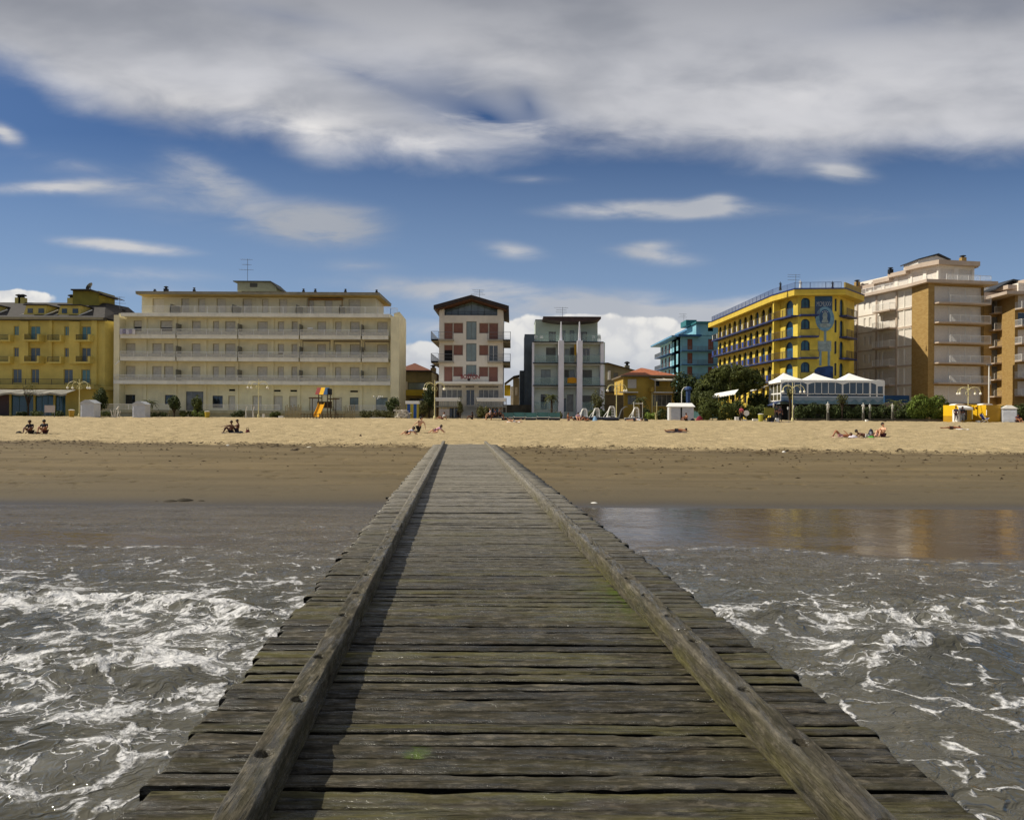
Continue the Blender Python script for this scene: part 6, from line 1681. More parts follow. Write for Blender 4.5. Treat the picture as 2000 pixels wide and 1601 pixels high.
def kiosk(px, pyb, wl, wr, hpx, label, opened):
    r_, Y_, u = place(px, pyb, 'beach_kiosk', label, 'kiosk', 'yellow beach kiosks'); kw = paint('kiosk_yellow', '#e8b70c', .5, .05); L0, L1, h = -wl * u, wr * u, hpx * u
    kd = paint('kiosk_yellow_shaded', '#b58a14', .55, .07)  # shaded copy of the kiosk yellow: shade put into the body colour
    a = MB(); a.prism([(0, 0), (L1, .2), (L1, 2.4), (0, 2.6), (L0, 1.5)], 0 if not opened else 0, h); a.build('body', kd if not opened else kd, r_)
    a = MB(); a.prism([(L0 - .02, 1.47), (-.02, -.05), (.0, -.0), (L0, 1.5)], h * .38, h + .01); a.build('sunlit_side_panel', kw, r_)
    if opened:
        a = MB(); a.box(L0 * .55, L1 * .72, -.75, -.70, h * .74, h * .86); a._a([(L0 * .55, -.75, h * .86), (L1 * .72, -.75, h * .86), (L1 * .5, -.1, h * .98), (L0 * .3, -.1, h * .98)], [(0, 1, 2, 3)]); a.build('white_canopy', white_s, r_)
        a = MB(); a.box(L0 * .6, L0 * .25, -.7, .3, 0, h * .74); a.build('white_counter', white_s, r_)
        a = MB(); a.box(L1 * .66, L1 * .72, -.73, -.66, 0.4, h * .74); a.build('post', cream_post, r_)
        a = MB(); a.prism([(L0 * .2, -.01), (L1 * .6, -.0015), (L1 * .6, .1), (L0 * .2, .1)], .3, h * .72); a.build('serving_hatch', paint('hatch_shade', '#4a4434', .8, .2), r_)
    else:
        a = MB(); a.prism([(L0 * .55, .84), (0.02, -.10), (.06, -.03), (L0 * .5, .9)], h * .40, h * .72); a.build('white_notice', white_s, r_)
        a = MB(); a.ball((L0 * .55, .75, h * .84), .12); a.build('painted_emblem', paint('kiosk_emblem', '#7a3b16', .6, .1), r_)
    a = MB(); a.prof([(L0 * .0 + (L1 * .6) * .5 + .6 * math.cos(t_), h + .0 + .2 * math.sin(t_)) for t_ in np.linspace(0, PI, 9)], .5, 1.6); a.build('roof_vent', white_s, r_)
    return r_


kiosk(1872, 824, 14, 28, 34, 'yellow kiosk with a white canopy and counter where two people stand', True)
kiosk(1926, 824, 20, 31, 34, 'closed yellow kiosk with a white notice and a blue deckchair beside it', False)


def box_thing(px, pyb, name, label, cat, wpx, hpx, dep, mat, group=None, lid=None, z0=0, legs=0):
    r_, Y_, u = place(px, pyb, name, label, cat, group); w, h = wpx * u, hpx * u
    a = MB(); a.box(-w / 2, w / 2, 0, dep, z0 * u, z0 * u + h); a.build('panel' if legs else 'body', mat, r_)
    if legs:
        for q in (-w / 2 + .04, w / 2 - .04): b_ = MB(); b_.tube([(q, dep / 2, -.05), (q, dep / 2, z0 * u + h + .03)], .03, 5); b_.build('leg', grey_met, r_)
    if lid: b_ = MB(); b_.box(-w / 2 - .03, w / 2 + .03, -.03, dep + .03, z0 * u + h, z0 * u + h + .07); b_.build('lid', lid, r_)
    return r_


box_thing(97, 815, 'notice_board', 'blank white notice board standing on two legs before the teal shopfront', 'notice board', 20, 14, .05, paint('notice_white', '#b9ada8', .6, .06), 'boards on the promenade', z0=10, legs=1)
box_thing(868, 818, 'notice_board', 'pale notice board left of the steps of the gabled hotel', 'notice board', 20, 13, .05, paint('notice_grey', '#a29c99', .6, .06), 'boards on the promenade', z0=7, legs=1)
box_thing(1503, 823, 'notice_board', 'dull yellow board above a black crate beside the veranda', 'notice board', 19, 15, .06, paint('notice_yellow', '#7e7a28', .6, .08), 'boards on the promenade', z0=12, legs=1)
box_thing(1507, 824, 'black_crate', 'black crate under the dull yellow board', 'crate', 11, 9, .5, black_m)
for px, py, lb, mt, hp in ((140, 814.5, 'orange yellow litter bin with a white rim left of the first lamp', '#a5811e', 15), (405, 815.5, 'yellow litter bin in front of the cream apartments', '#b39a2a', 13), (1486, 823, 'yellow green litter bin left of the dull yellow board', '#a6a034', 15), (1432, 820.5, 'slim olive litter bin by the hedge under the pine', '#6d6b2e', 13)):
    r_, Y_, u = place(px, py, 'litter_bin', lb, 'litter bin', 'litter bins'); h = hp * u
    a = MB(); a.lathe([(.24, 0), (.29, h * .86), (.29, h * .88), (.25, h * .86)], 0, 0, 12); a.build('body', paint('bin_' + mt[1:], mt, .5, .1), r_)
    a = MB(); a.lathe([(.30, h * .88), (.31, h * .95), (.12, h), (.02, h)], 0, 0, 12); a.build('rim', white_m, r_)
# three tall modern posts
r_, Y_, u = place(1942, 823, 'street_light', 'tall plain white street light behind the yellow kiosks', 'street light'); a = MB(); a.tube([(0, 1, -.2), (0, 1, 112 * u)], [.09, .06], 8); a.build('pole', white_m, r_); a = MB(); a.box(-.3, .32, .9, 1.1, 112 * u, 112 * u + .12); a.build('lamp_head', grey_met, r_)
r_, Y_, u = place(1339, 820, 'curved_lamp', 'curved white pole with a dark blue hood behind the double cabin', 'lamp post')
a = MB(); a.tube([(0, 2, -.1), (0, 2, 55 * u), (.08, 2, 60 * u), (.3, 2, 64.5 * u), (.65, 2, 66 * u)], .05, 6); a.build('pole', white_m, r_)
a = MB(); a.lathe([(.5, 0), (.46, .22), (.28, .36), (.03, .4)], .8, 2, 12, 60 * u); a.lathe([(.26, -2.4), (.3, -.02)], .8, 2, 10, 60 * u); a.build('hood', paint('navy_hood', '#26406a', .6, .1), r_)

# tent pavilion in front of the bright yellow hotel
Y = 92.0
r = empty('tent_pavilion', (XP(1615, Y), Y, zs(Y)), 'white glazed veranda under three peaked white tents, raised over a blue painted wall', 'pavilion')
x = lambda p, yy=Y: XP(p, yy); z = lambda q, yy=Y: ZP(1615, q, yy); F = Fr(r, (0, Y), (1, Y))
tentm = paint('white_tent_cloth', '#efeee8', .7, .02, 1, .06, 3)
spans = [(1524.5, 1577.5, 1543.5), (1577.5, 1646, 1604), (1646, 1713, 1674.5)]; ze_ = z(742.3); dpt = 4.6
for (p0, p1, pc) in spans:
    x0, x1, xc_ = x(p0), x(p1), x(pc); a = MB(); N_ = 8; pk_ = (xc_, dpt / 2, z(728.6, Y + 2.3))
    cor = [(x0, 0), (x1, 0), (x1, dpt), (x0, dpt)]
    for k_ in range(4):
        c0, c1 = cor[k_], cor[(k_ + 1) % 4]
        for i in range(N_):
            t0, t1 = i / N_, (i + 1) / N_
            f_ = lambda c_, t_: (c_[0] * (1 - t_) + pk_[0] * t_, c_[1] * (1 - t_) + pk_[1] * t_, ze_ + (pk_[2] - ze_) * (t_ ** 1.45))
            a.quad(f_(c0, t0), f_(c1, t0), f_(c1, t1), f_(c0, t1))
    for k_ in range(4):
        c0, c1 = cor[k_], cor[(k_ + 1) % 4]; m_ = 14
        for i in range(m_):
            t0, t1 = i / m_, (i + 1) / m_; dz1 = lambda t_: .30 + .42 * max(0, abs(t_ - .5) * 2 - .62) ** 1.2 * 2.2
            A_ = (c0[0] + (c1[0] - c0[0]) * t0, c0[1] + (c1[1] - c0[1]) * t0); B_ = (c0[0] + (c1[0] - c0[0]) * t1, c0[1] + (c1[1] - c0[1]) * t1)
            a.quad((*A_, ze_ - dz1(t0)), (*B_, ze_ - dz1(t1)), (*B_, ze_), (*A_, ze_))
    F.put(a, 'tent_roof', tentm)
a = MB(); zt2 = ze_ - .02
pts = [(x(1713), ze_), (x(1720), ze_ + .08), (x(1728), ze_ - .02), (x(1728), ze_ - .75), (x(1713), ze_ - .75)]; a.prof(pts[::-1], .0, 3.6); F.put(a, 'side_canopy', tentm)
for p in (1526, 1577.5, 1646, 1699.5, 1713, 1726.5):
    a = MB(); a.box(x(p) - .07, x(p) + .07, .02, .16, z(775), ze_ - .1); F.put(a, 'post', white_s)
pan = paint('veranda_glass', '#3a4144', .08, .35, .5, 0, 25, 0, 0, .9)
for (p0, p1, n_) in ((1527, 1576.5, 4), (1578.5, 1645, 5), (1647, 1698.5, 4), (1701, 1712, 1), (1714, 1725.5, 1)):
    w0, w1 = x(p0), x(p1)
    for i in range(n_):
        s0 = w0 + (w1 - w0) * i / n_; s1 = w0 + (w1 - w0) * (i + 1) / n_
        a = MB(); a.box(s0, s0 + .04, .06, .12, z(768.5), ze_ - .32); a.box(s1 - .04, s1, .06, .12, z(768.5), ze_ - .32); a.box(s0 + .04, s1 - .04, .062, .118, z(769.8), z(768.5)); o = F.put(a, 'window', white_s)
        b_ = MB(); b_.box(s0 + .04, s1 - .04, .085, .095, z(768.5), ze_ - .32); F.put(b_, 'pane', pan, o)
    a = MB(); a.box(w0, w1, .07, .1, z(774), z(770.8)); F.put(a, 'lower_glazing', glass); a = MB(); a.box(w0, w1, .04, .14, z(775.4), z(774)); F.put(a, 'sill', white_s)
a = MB(); a.box(x(1526), x(1728), .0, 4.6, z(789), z(775.4) - .002); a.box(x(1526), x(1700), 4.3, 4.5, z(775.4), ze_ - .3); o = F.put(a, 'base_wall', paint('pale_blue_wall', '#8595a0', .7, .07))
a = MB(); wv_ = [(x(1527) + (x(1727) - x(1527)) * i / 80, z(784.2) + .22 * abs(math.sin(i * .42)) + .12 * math.sin(i * .9)) for i in range(81)]
a.prof([(x(1527), z(788.8)), (x(1727), z(788.8)), *wv_[::-1]], -.012, -.002); F.put(a, 'painted_waves', paint('painted_waves', '#5f7d8c', .7, .2, 2, .1), o)
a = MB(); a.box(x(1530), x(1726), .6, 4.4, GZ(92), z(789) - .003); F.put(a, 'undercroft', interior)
# left glazed bay turned to the sun
Fs = Fr(r, (XP(1503.5, 95.6), 95.6), (x(1525), Y)); L_ = Fs.w; a = MB()
for s0, s1 in ((0, .1), (L_ * .33, L_ * .37), (L_ * .66, L_ * .70), (L_ - .12, L_)): a.box(s0, s1, 0, .1, z(784), z(749))
for q0, q1 in ((784, 782), (770, 767.5), (750, 747)): a.box(.101, L_ - .121, -.002, .102, z(q0), z(q1))
o = Fs.put(a, 'side_bay_frame', white_s); b_ = MB(); b_.box(.1, L_ - .1, .04, .05, z(783), z(749)); Fs.put(b_, 'side_glazing', paint('side_glass', '#4f4a33', .15, .3, .8, 0, 25, 0, 0, .8), o)
a = MB(); a.quad((-.3, -.5, z(749.5)), (L_ + .1, -.3, z(747)), (L_ + .1, 2, z(742.5)), (-.3, 2, z(743.5))); a.quad((-5.6, -.6, z(758)), (-.35, -.5, z(753)), (-.35, 1.2, z(745.5)), (-5.6, 1.2, z(750))); a.quad((-5.6, -.6, z(760)), (-.35, -.5, z(755.5)), (-.35, -.5, z(753)), (-5.6, -.6, z(758))); Fs.put(a, 'sun_awning', tentm)
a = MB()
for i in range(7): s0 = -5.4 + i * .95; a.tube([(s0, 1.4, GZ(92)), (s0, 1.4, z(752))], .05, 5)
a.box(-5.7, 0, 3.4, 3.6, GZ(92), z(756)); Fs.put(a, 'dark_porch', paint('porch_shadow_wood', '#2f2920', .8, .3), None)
a = MB(); n_ = 12
for i in range(n_):
    t0, t1 = i / n_, (i + 1) / n_; f_ = lambda t_: (x(1500) + (x(1547) - x(1500)) * t_, z(792.5) + .62 * math.sin(PI * t_))
    A_, B_ = f_(t0), f_(t1); a.quad((A_[0], -1.5, A_[1]), (B_[0], -1.5, B_[1]), (B_[0], .4, B_[1]), (A_[0], .4, A_[1])); a.quad((A_[0], -1.5, A_[1] - .12), (B_[0], -1.5, B_[1] - .12), (B_[0], -1.5, B_[1]), (A_[0], -1.5, A_[1]))
F.put(a, 'blue_arched_canopy', paint('navy_canopy', '#2c3a5c', .7, .1))
# terrace railing block of the brick flats (blue wall) right of the pavilion
box_thing(1752, 822, 'blue_garden_wall', 'short deep blue garden wall right of the tent pavilion', 'garden wall', 48, 14, .3, paint('blue_wall', '#1d4468', .7, .1), z0=36)
# white arcade awning under the pine
Y = 93; r = empty('white_awning', (XP(1411, Y), Y, zs(Y)), 'white scalloped awning on yellow posts half hidden under the umbrella pine', 'awning'); F = Fr(r, (XP(1390, 94), 94), (XP(1436, 91.5), 91.5)); z = lambda q: ZP(1411, q, 92.5)
a = MB(); n_ = 9; L_ = F.w
for i in range(n_):
    s0, s1 = L_ * i / n_, L_ * (i + 1) / n_; za = lambda s: z(775) + (z(768) - z(775)) * s / L_; m_ = (s0 + s1) / 2
    a.quad((s0, 0, za(s0)), (s1, 0, za(s1)), (s1, .8, za(s1) + .5), (s0, .8, za(s0) + .5)); a._a([(s0, -.002, za(s0)), (s0, 0, za(s0) - .12), (m_, 0, za(m_) - .2), (s1, 0, za(s1) - .12), (s1, -.002, za(s1))], [(0, 1, 2, 3, 4)])
F.put(a, 'canopy', tentm)
for t_ in (.28, .75, .99): a = MB(); a.box(L_ * t_ - .05, L_ * t_ + .05, .02, .1, GZ(92), z(772) + .1); F.put(a, 'post', paint('ochre_post', '#c2a23a', .6, .1))

# low dark kerb wall in front of the hedges
r = empty('low_planter_wall', (XP(1650, 83.6), 83.6, zs(83.6)), 'long low dark stone edging between the sand and the hedges', 'low wall'); F = Fr(r, (XP(1556, 83.6), 83.6), (XP(1852, 83.2), 83.2))
a = MB(); a.box(0, F.w, 0, .35, 1.0, 1.42); F.put(a, 'stone_edging', paint('dark_stone_edging', '#4b463c', .85, .2, 2, .4, 8))

# statues
stat = paint('white_statue_stone', '#d9d6cc', .7, .08, 4, .2, 20); stat_d = paint('dark_statue', '#1c1a1c', .6, .2, 4, .2)


def skin_chain(name, verts, edges, radii, mat, parent, sub=1, root=0):
    me = bpy.data.meshes.new(name); me.from_pydata([tuple(v) for v in verts], edges, []); me.materials.append(mat)
    o = link(name, me, parent)
    sk = o.modifiers.new('skin', 'SKIN'); sk.use_smooth_shade = True
    if not me.skin_vertices: bpy.context.view_layer.update()
    layer = me.skin_vertices[0].data
    for i, r_ in enumerate(radii): layer[i].radius = (r_, r_) if not hasattr(r_, '__len__') else r_; layer[i].use_root = (i == root)
    s_ = o.modifiers.new('sub', 'SUBSURF'); s_.levels = sub; s_.render_levels = sub
    return o


def P_(x_, y_, z_): return Vector((x_, y_, z_))


POSES = {
 'stand': dict(pel=(0, 0, .93), che=(0, .01, 1.28), nek=(0, .01, 1.46), hd=(0, -.01, 1.62), shL=(-.18, 0, 1.40), elL=(-.24, .02, 1.12), haL=(-.22, -.10, .88), shR=(.18, 0, 1.40), elR=(.25, .02, 1.12), haR=(.20, -.14, .92), hiL=(-.09, 0, .90), knL=(-.11, -.02, .50), anL=(-.12, .02, .08), hiR=(.09, 0, .90), knR=(.12, -.03, .50), anR=(.13, .02, .08), toe=(0, -.16, -.05)),
 'sitcam': dict(pel=(0, 0, .13), che=(0, -.04, .46), nek=(0, -.08, .62), hd=(0, -.13, .77), shL=(-.17, -.05, .57), elL=(-.27, -.22, .38), haL=(-.10, -.42, .38), shR=(.17, -.05, .57), elR=(.27, -.22, .38), haR=(.10, -.42, .36), hiL=(-.09, -.02, .12), knL=(-.20, -.36, .42), anL=(-.12, -.56, .07), hiR=(.09, -.02, .12), knR=(.20, -.34, .40), anR=(.10, -.58, .07), toe=(0, -.14, -.03)),
 'sit': dict(pel=(0, 0, .13), che=(-.08, 0, .45), nek=(-.06, 0, .63), hd=(.0, 0, .78), shL=(-.07, -.17, .57), elL=(.10, -.24, .40), haL=(.33, -.16, .45), shR=(-.07, .17, .57), elR=(.12, .22, .40), haR=(.34, .12, .43), hiL=(.02, -.09, .12), knL=(.38, -.12, .45), anL=(.52, -.11, .07), hiR=(.02, .09, .12), knR=(.42, .12, .42), anR=(.60, .10, .07), toe=(.15, 0, -.03)),
 'reach': dict(pel=(0, 0, .13), che=(-.04, 0, .45), nek=(-.02, 0, .63), hd=(.03, 0, .78), shL=(-.02, -.17, .57), elL=(.28, -.2, .54), haL=(.56, -.16, .48), shR=(-.02, .17, .57), elR=(.22, .2, .50), haR=(.46, .14, .44), hiL=(.02, -.09, .12), knL=(.36, -.12, .45), anL=(.54, -.11, .07), hiR=(.02, .09, .12), knR=(.40, .12, .42), anR=(.62, .10, .07), toe=(.15, 0, -.03)),
 'lean': dict(pel=(0, 0, .13), che=(-.16, 0, .42), nek=(-.2, 0, .6), hd=(-.17, 0, .75), shL=(-.2, -.17, .53), elL=(-.38, -.22, .3), haL=(-.46, -.22, .06), shR=(-.2, .17, .53), elR=(-.38, .22, .3), haR=(-.46, .22, .06), hiL=(.02, -.09, .12), knL=(.42, -.12, .2), anL=(.82, -.11, .07), hiR=(.02, .09, .12), knR=(.38, .12, .38), anR=(.62, .10, .07), toe=(.1, 0, .08)),
 'lie': dict(pel=(0, 0, .13), che=(.34, 0, .15), nek=(.54, 0, .15), hd=(.70, 0, .18), shL=(.46, -.17, .13), elL=(.62, -.36, .08), haL=(.78, -.22, .08), shR=(.46, .17, .13), elR=(.3, .34, .08), haR=(.06, .3, .08), hiL=(-.03, -.09, .12), knL=(-.44, -.12, .14), anL=(-.84, -.11, .08), hiR=(-.03, .09, .12), knR=(-.44, .12, .12), anR=(-.84, .12, .08), toe=(-.1, 0, .1)),
 'lieknee': dict(pel=(0, 0, .13), che=(.34, 0, .15), nek=(.54, 0, .17), hd=(.70, 0, .22), shL=(.46, -.17, .13), elL=(.36, -.32, .2), haL=(.2, -.2, .42), shR=(.46, .17, .13), elR=(.3, .34, .08), haR=(.06, .3, .08), hiL=(-.03, -.09, .12), knL=(-.34, -.12, .50), anL=(-.62, -.11, .08), hiR=(-.03, .09, .12), knR=(-.30, .12, .52), anR=(-.46, .12, .08), toe=(-.14, 0, -.02)),
 'prone': dict(pel=(0, 0, .14), che=(.32, 0, .20), nek=(.5, 0, .30), hd=(.62, 0, .42), shL=(.42, -.17, .25), elL=(.52, -.28, .06), haL=(.74, -.12, .08), shR=(.42, .17, .25), elR=(.52, .28, .06), haR=(.74, .12, .1), hiL=(-.03, -.09, .12), knL=(-.44, -.12, .10), anL=(-.84, -.11, .08), hiR=(-.03, .09, .12), knR=(-.44, .12, .10), anR=(-.74, .12, .3), toe=(-.12, 0, .02)),
 'kneel': dict(pel=(.0, 0, .40), che=(.15, -.02, .70), nek=(.23, -.02, .86), hd=(.22, -.04, 1.0), shL=(.06, -.10, .82), elL=(-.18, -.14, .66), haL=(-.36, -.16, .46), shR=(.36, .05, .78), elR=(.46, .05, .58), haR=(.50, -.02, .38), hiL=(-.05, -.08, .38), knL=(.02, -.16, .07), anL=(-.36, -.1, .07), hiR=(.05, .08, .38), knR=(.06, .12, .07), anR=(-.34, .14, .07), toe=(-.12, 0, .0)),
 'curl': dict(pel=(-.1, 0, .18), che=(.12, -.06, .38), nek=(.26, -.1, .46), hd=(.34, -.14, .5), shL=(.16, -.2, .42), elL=(.38, -.3, .22), haL=(.54, -.22, .06), shR=(.2, .1, .4), elR=(.42, .12, .22), haR=(.6, .08, .06), hiL=(-.12, -.09, .18), knL=(-.3, -.38, .24), anL=(-.5, -.28, .07), hiR=(-.12, .09, .18), knR=(.14, -.4, .14), anR=(-.2, -.46, .07), toe=(-.12, -.04, 0)),
 'chair': dict(pel=(0, 0, .50), che=(-.05, 0, .84), nek=(-.04, 0, 1.02), hd=(.01, 0, 1.17), shL=(-.04, -.17, .96), elL=(.1, -.22, .74), haL=(.32, -.16, .68), shR=(-.04, .17, .96), elR=(.1, .22, .74), haR=(.32, .12, .66), hiL=(.02, -.09, .49), knL=(.44, -.12, .50), anL=(.46, -.11, .08), hiR=(.02, .09, .49), knR=(.42, .12, .49), anR=(.40, .10, .08), toe=(.15, 0, -.04)),
 'statue': dict(pel=(0, 0, .93), che=(.03, .01, 1.28), nek=(.0, .01, 1.46), hd=(-.02, -.01, 1.62), shL=(-.17, 0, 1.38), elL=(-.30, .0, 1.18), haL=(-.14, -.12, 1.05), shR=(.18, 0, 1.42), elR=(.24, .02, 1.14), haR=(.22, -.06, .86), hiL=(-.09, 0, .90), knL=(-.13, -.06, .50), anL=(-.08, .02, .08), hiR=(.09, 0, .90), knR=(.08, .0, .50), anR=(.08, .02, .08), toe=(0, -.14, -.05)),
}
SKIN = {'pale': paint('pale_skin', '#d6a583', .55, .06, 5, 0), 'tan': paint('tanned_skin', '#9a6444', .55, .06, 5, 0), 'brown': paint('brown_skin', '#6a4330', .55, .06, 5, 0)}
HAIR = paint('dark_hair', '#17120f', .6, .2, 20, 0); HAIRB = paint('brown_hair', '#3a2616', .6, .2, 20, 0)
def cloth(h_): return paint('cloth_' + h_[1:], h_, .85, .12, 6, .2, 30)
PSEG = [('pel', 'che'), ('che', 'nek'), ('che', 'shL'), ('shL', 'elL'), ('elL', 'haL'), ('che', 'shR'), ('shR', 'elR'), ('elR', 'haR'), ('pel', 'hiL'), ('hiL', 'knL'), ('knL', 'anL'), ('pel', 'hiR'), ('hiR', 'knR'), ('knR', 'anR')]
PR = dict(pel=.125, che=.13, nek=.05, shL=.058, shR=.058, elL=.040, elR=.040, haL=.026, haR=.026, hiL=.088, hiR=.088, knL=.055, knR=.055, anL=.038, anR=.038)


def figure(name, loc, pose, skin, hair, top, bottom, label, cat='person', flip=1, sc=1.0, group=None, legs_long=False, rot=0.0):
    p = {k: Vector((v[0] * flip, v[1], v[2])) for k, v in POSES[pose].items()}
    names = list(PR); vi = {n: i for i, n in enumerate(names)}; V = [p[n] for n in names]; R_ = [PR[n] for n in names]; E = [(vi[a], vi[b_]) for a, b_ in PSEG]
    up = (p['hd'] - p['nek']).normalized(); fw = (p['hd'] - p['nek']).cross(Vector((1, 0, 0)))
    hb = p['hd']; V += [p['nek'] + up * .06, hb, hb + up * .075]; R_ += [.052, .088, .070]; k = len(V)
    E += [(vi['nek'], k - 3), (k - 3, k - 2), (k - 2, k - 1)]
    for s in ('L', 'R'):
        V += [p['an' + s] + p['toe'] * .9]; R_ += [.03]; E += [(vi['an' + s], len(V) - 1)]
        d_ = (p['ha' + s] - p['el' + s]).normalized(); sd2 = d_.cross(Vector((0, 0, 1)) if abs(d_.z) < .9 else Vector((1, 0, 0))).normalized(); up2 = sd2.cross(d_).normalized()
        V += [p['ha' + s] + d_ * .055]; R_ += [(.034, .018)]; pi_ = len(V) - 1; E += [(vi['ha' + s], pi_)]
        for f_, (o_, l_) in enumerate(((-.030, .065), (-.010, .078), (.010, .072), (.029, .055))):
            b0 = p['ha' + s] + d_ * .085 + sd2 * o_; V += [b0, b0 + d_ * l_ * .55 - up2 * .008, b0 + d_ * l_ - up2 * .026]; R_ += [.0095, .0085, .007]; n_ = len(V); E += [(pi_, n_ - 3), (n_ - 3, n_ - 2), (n_ - 2, n_ - 1)]
        V += [p['ha' + s] + d_ * .04 + sd2 * .045, p['ha' + s] + d_ * .075 + sd2 * .062]; R_ += [.011, .008]; n_ = len(V); E += [(pi_, n_ - 2), (n_ - 2, n_ - 1)]
    o = skin_chain(name, V, E, R_, skin, None, 1, vi['pel'])
    o.location = loc; o.scale = (sc, sc, sc); o.rotation_euler.z = rot
    tag(o, label, cat, group)
    if hair:
        a = MB(); a.ball((0, 0, 0), .108, 10, .115); h_o = a.build('hair', hair, o, tuple(hb + up * .028 + Vector((-.025 * flip if pose not in ('stand', 'sitcam', 'statue') else 0, .03, .008))), smooth=True)
        # face: nose and ears just show outside the hair
        f_ = Vector((flip, 0, 0)) if pose in ('sit', 'reach', 'lean', 'chair') else (Vector((0, -1, 0)) if pose in ('stand', 'sitcam', 'kneel', 'curl', 'statue') else Vector((0, 0, 1)))
        b_ = MB(); c0 = hb + f_ * .088; b_.ball(tuple(c0), .020, 6); s3 = up.cross(f_).normalized()
        for q in (-1, 1): b_.ball(tuple(hb + s3 * .088 * q), .022, 6)
        b_.build('nose_and_ears', skin, o)
    if top:
        nn = ['pel', 'che', 'nek', 'shL', 'elL', 'shR', 'elR']; ii = {n: i for i, n in enumerate(nn)}
        VV = [p['pel'] * .75 + p['che'] * .25, p['che'], p['nek'] * .8 + p['che'] * .2, p['shL'], p['elL'] * .7 + p['shL'] * .3, p['shR'], p['elR'] * .7 + p['shR'] * .3]
        skin_chain('shirt', VV, [(0, 1), (1, 2), (1, 3), (3, 4), (1, 5), (5, 6)], [.142, .148, .07, .078, .058, .078, .058], top, o, 1, 1)
    if bottom:
        fL = 1.0 if legs_long else .55
        VV = [p['pel'] + (p['che'] - p['pel']) * .1, p['hiL'], p['hiL'].lerp(p['knL'], fL), p['hiR'], p['hiR'].lerp(p['knR'], fL)]; EE = [(0, 1), (1, 2), (0, 3), (3, 4)]; RR = [.14, .102, .075, .102, .075]
        if legs_long:
            VV += [p['knL'].lerp(p['anL'], .9), p['knR'].lerp(p['anR'], .9)]; EE += [(2, 5), (4, 6)]; RR += [.056, .056]
        skin_chain('trousers' if legs_long else 'shorts', VV, EE, RR, bottom, o, 1, 0)
    return o


def person(px, py, pose, skin, hair, top, bottom, label, flip=1, sc=1.0, long=False, group='people on the beach', dz=0, rot=0.0):
    Y_ = solveY(px, py); X_ = XP(px, Y_, py)
    return figure('person', (X_, Y_, z_at(X_, Y_) + dz), pose, SKIN[skin], hair, cloth(top) if top else None, cloth(bottom) if bottom else None, label, 'person', flip, sc, group, long, rot)


person(60, 847, 'sitcam', 'brown', HAIRB, '#1d161c', '#2a1d1c', 'brown haired person in dark clothes, left of two sitting on sand at far left')
person(88, 847, 'sitcam', 'tan', HAIR, '#33333a', '#4a1d20', 'person in dark grey and maroon, right of two sitting apart at far left')
person(452, 845, 'reach', 'brown', HAIRB, None, '#241c1c', 'person with bushy hair sitting and stretching both arms over the knees', -1)
person(463, 844.5, 'sit', 'brown', HAIRB, None, '#3a2b35', 'bare backed person sitting close behind the one with outstretched arms', -1, rot=.5)
person(799, 848.5, 'curl', 'pale', HAIR, '#b9bfd0', '#14151c', 'person in white and black crouching on the sand left of the kneeling man', 1)
person(817, 845, 'kneel', 'pale', HAIR, None, '#241a16', 'bare chested man kneeling upright on the sand with both arms hanging out', 1, sc=1.02, long=True)
person(853, 845, 'curl', 'pale', HAIR, '#caa0bd', '#c98fa8', 'person in pink lying curled on the sand right of the kneeling man', 1)
person(1003, 824.5, 'prone', 'pale', HAIR, None, '#e2d4c8', 'pale sunbather lying on the sand in front of the teal screens', -1)
person(1322, 844, 'lie', 'tan', HAIR, None, '#191624', 'sunbather in navy shorts lying alone on the sand below the double cabin', 1)
person(1340, 821.5, 'sit', 'tan', HAIR, None, '#2a1d20', 'tanned person sitting against the double white cabin', -1, rot=.5)
person(1642, 854, 'lieknee', 'tan', HAIRB, None, '#b98e93', 'sunbather lying with both knees raised at the left end of the right hand group', 1)
person(1690, 853, 'prone', 'brown', HAIR, None, '#e9e2dc', 'dark haired person lying on the belly in the middle of the right hand group', -1)
person(1724, 853, 'sit', 'pale', HAIR, None, '#4d2230', 'bare chested person in a dark cap sitting upright beside the navy backpack', -1, rot=.5, sc=1.08)
person(1858, 838, 'lie', 'tan', HAIRB, None, '#3b2420', 'tanned sunbather lying on the sand below the open yellow kiosk', 1)
person(1867, 824.5, 'stand', 'brown', HAIR, '#4c4454', '#3b2630', 'person in dark clothes standing at the white kiosk counter, left one of two', long=True, group='people at the kiosk')
person(1880, 824.5, 'stand', 'brown', HAIR, '#17181f', '#8b8f94', 'person in black with a white bag at the open kiosk, right one of two', long=True, group='people at the kiosk')
person(1987, 825, 'sitcam', 'tan', HAIR, '#4b2436', '#3b2028', 'person in maroon sitting right of the small cabin at the right edge', sc=1.1)
person(1448, 821, 'stand', 'tan', HAIRB, '#c05566', '#23232b', 'person in a pink red top standing beside the white disc under the pine', long=True, group='people on the promenade')
person(1517, 822.5, 'stand', 'brown', HAIR, '#1b2a26', '#14151b', 'person in dark green standing under the navy arched canopy', long=True, group='people on the promenade')
person(1524, 823, 'stand', 'brown', HAIR, '#3c2530', '#15151c', 'person in dark maroon standing under the navy arched canopy beside one in green', long=True, group='people on the promenade')
person(957, 820.5, 'chair', 'pale', HAIR, '#b9b6cf', '#3a3340', 'person in a lilac shirt on a bench, leftmost of three near the hotel steps', -1, group='people on the promenade')
person(967, 820.5, 'chair', 'tan', HAIR, '#454560', '#23202c', 'person in a slate blue top sitting on a bench, middle one of three', -1, group='people on the promenade')
person(976, 820.5, 'chair', 'tan', HAIRB, '#1f2335', '#1c1a24', 'person in navy sitting on a bench, rightmost of three beside the teal screens', 1, group='people on the promenade')
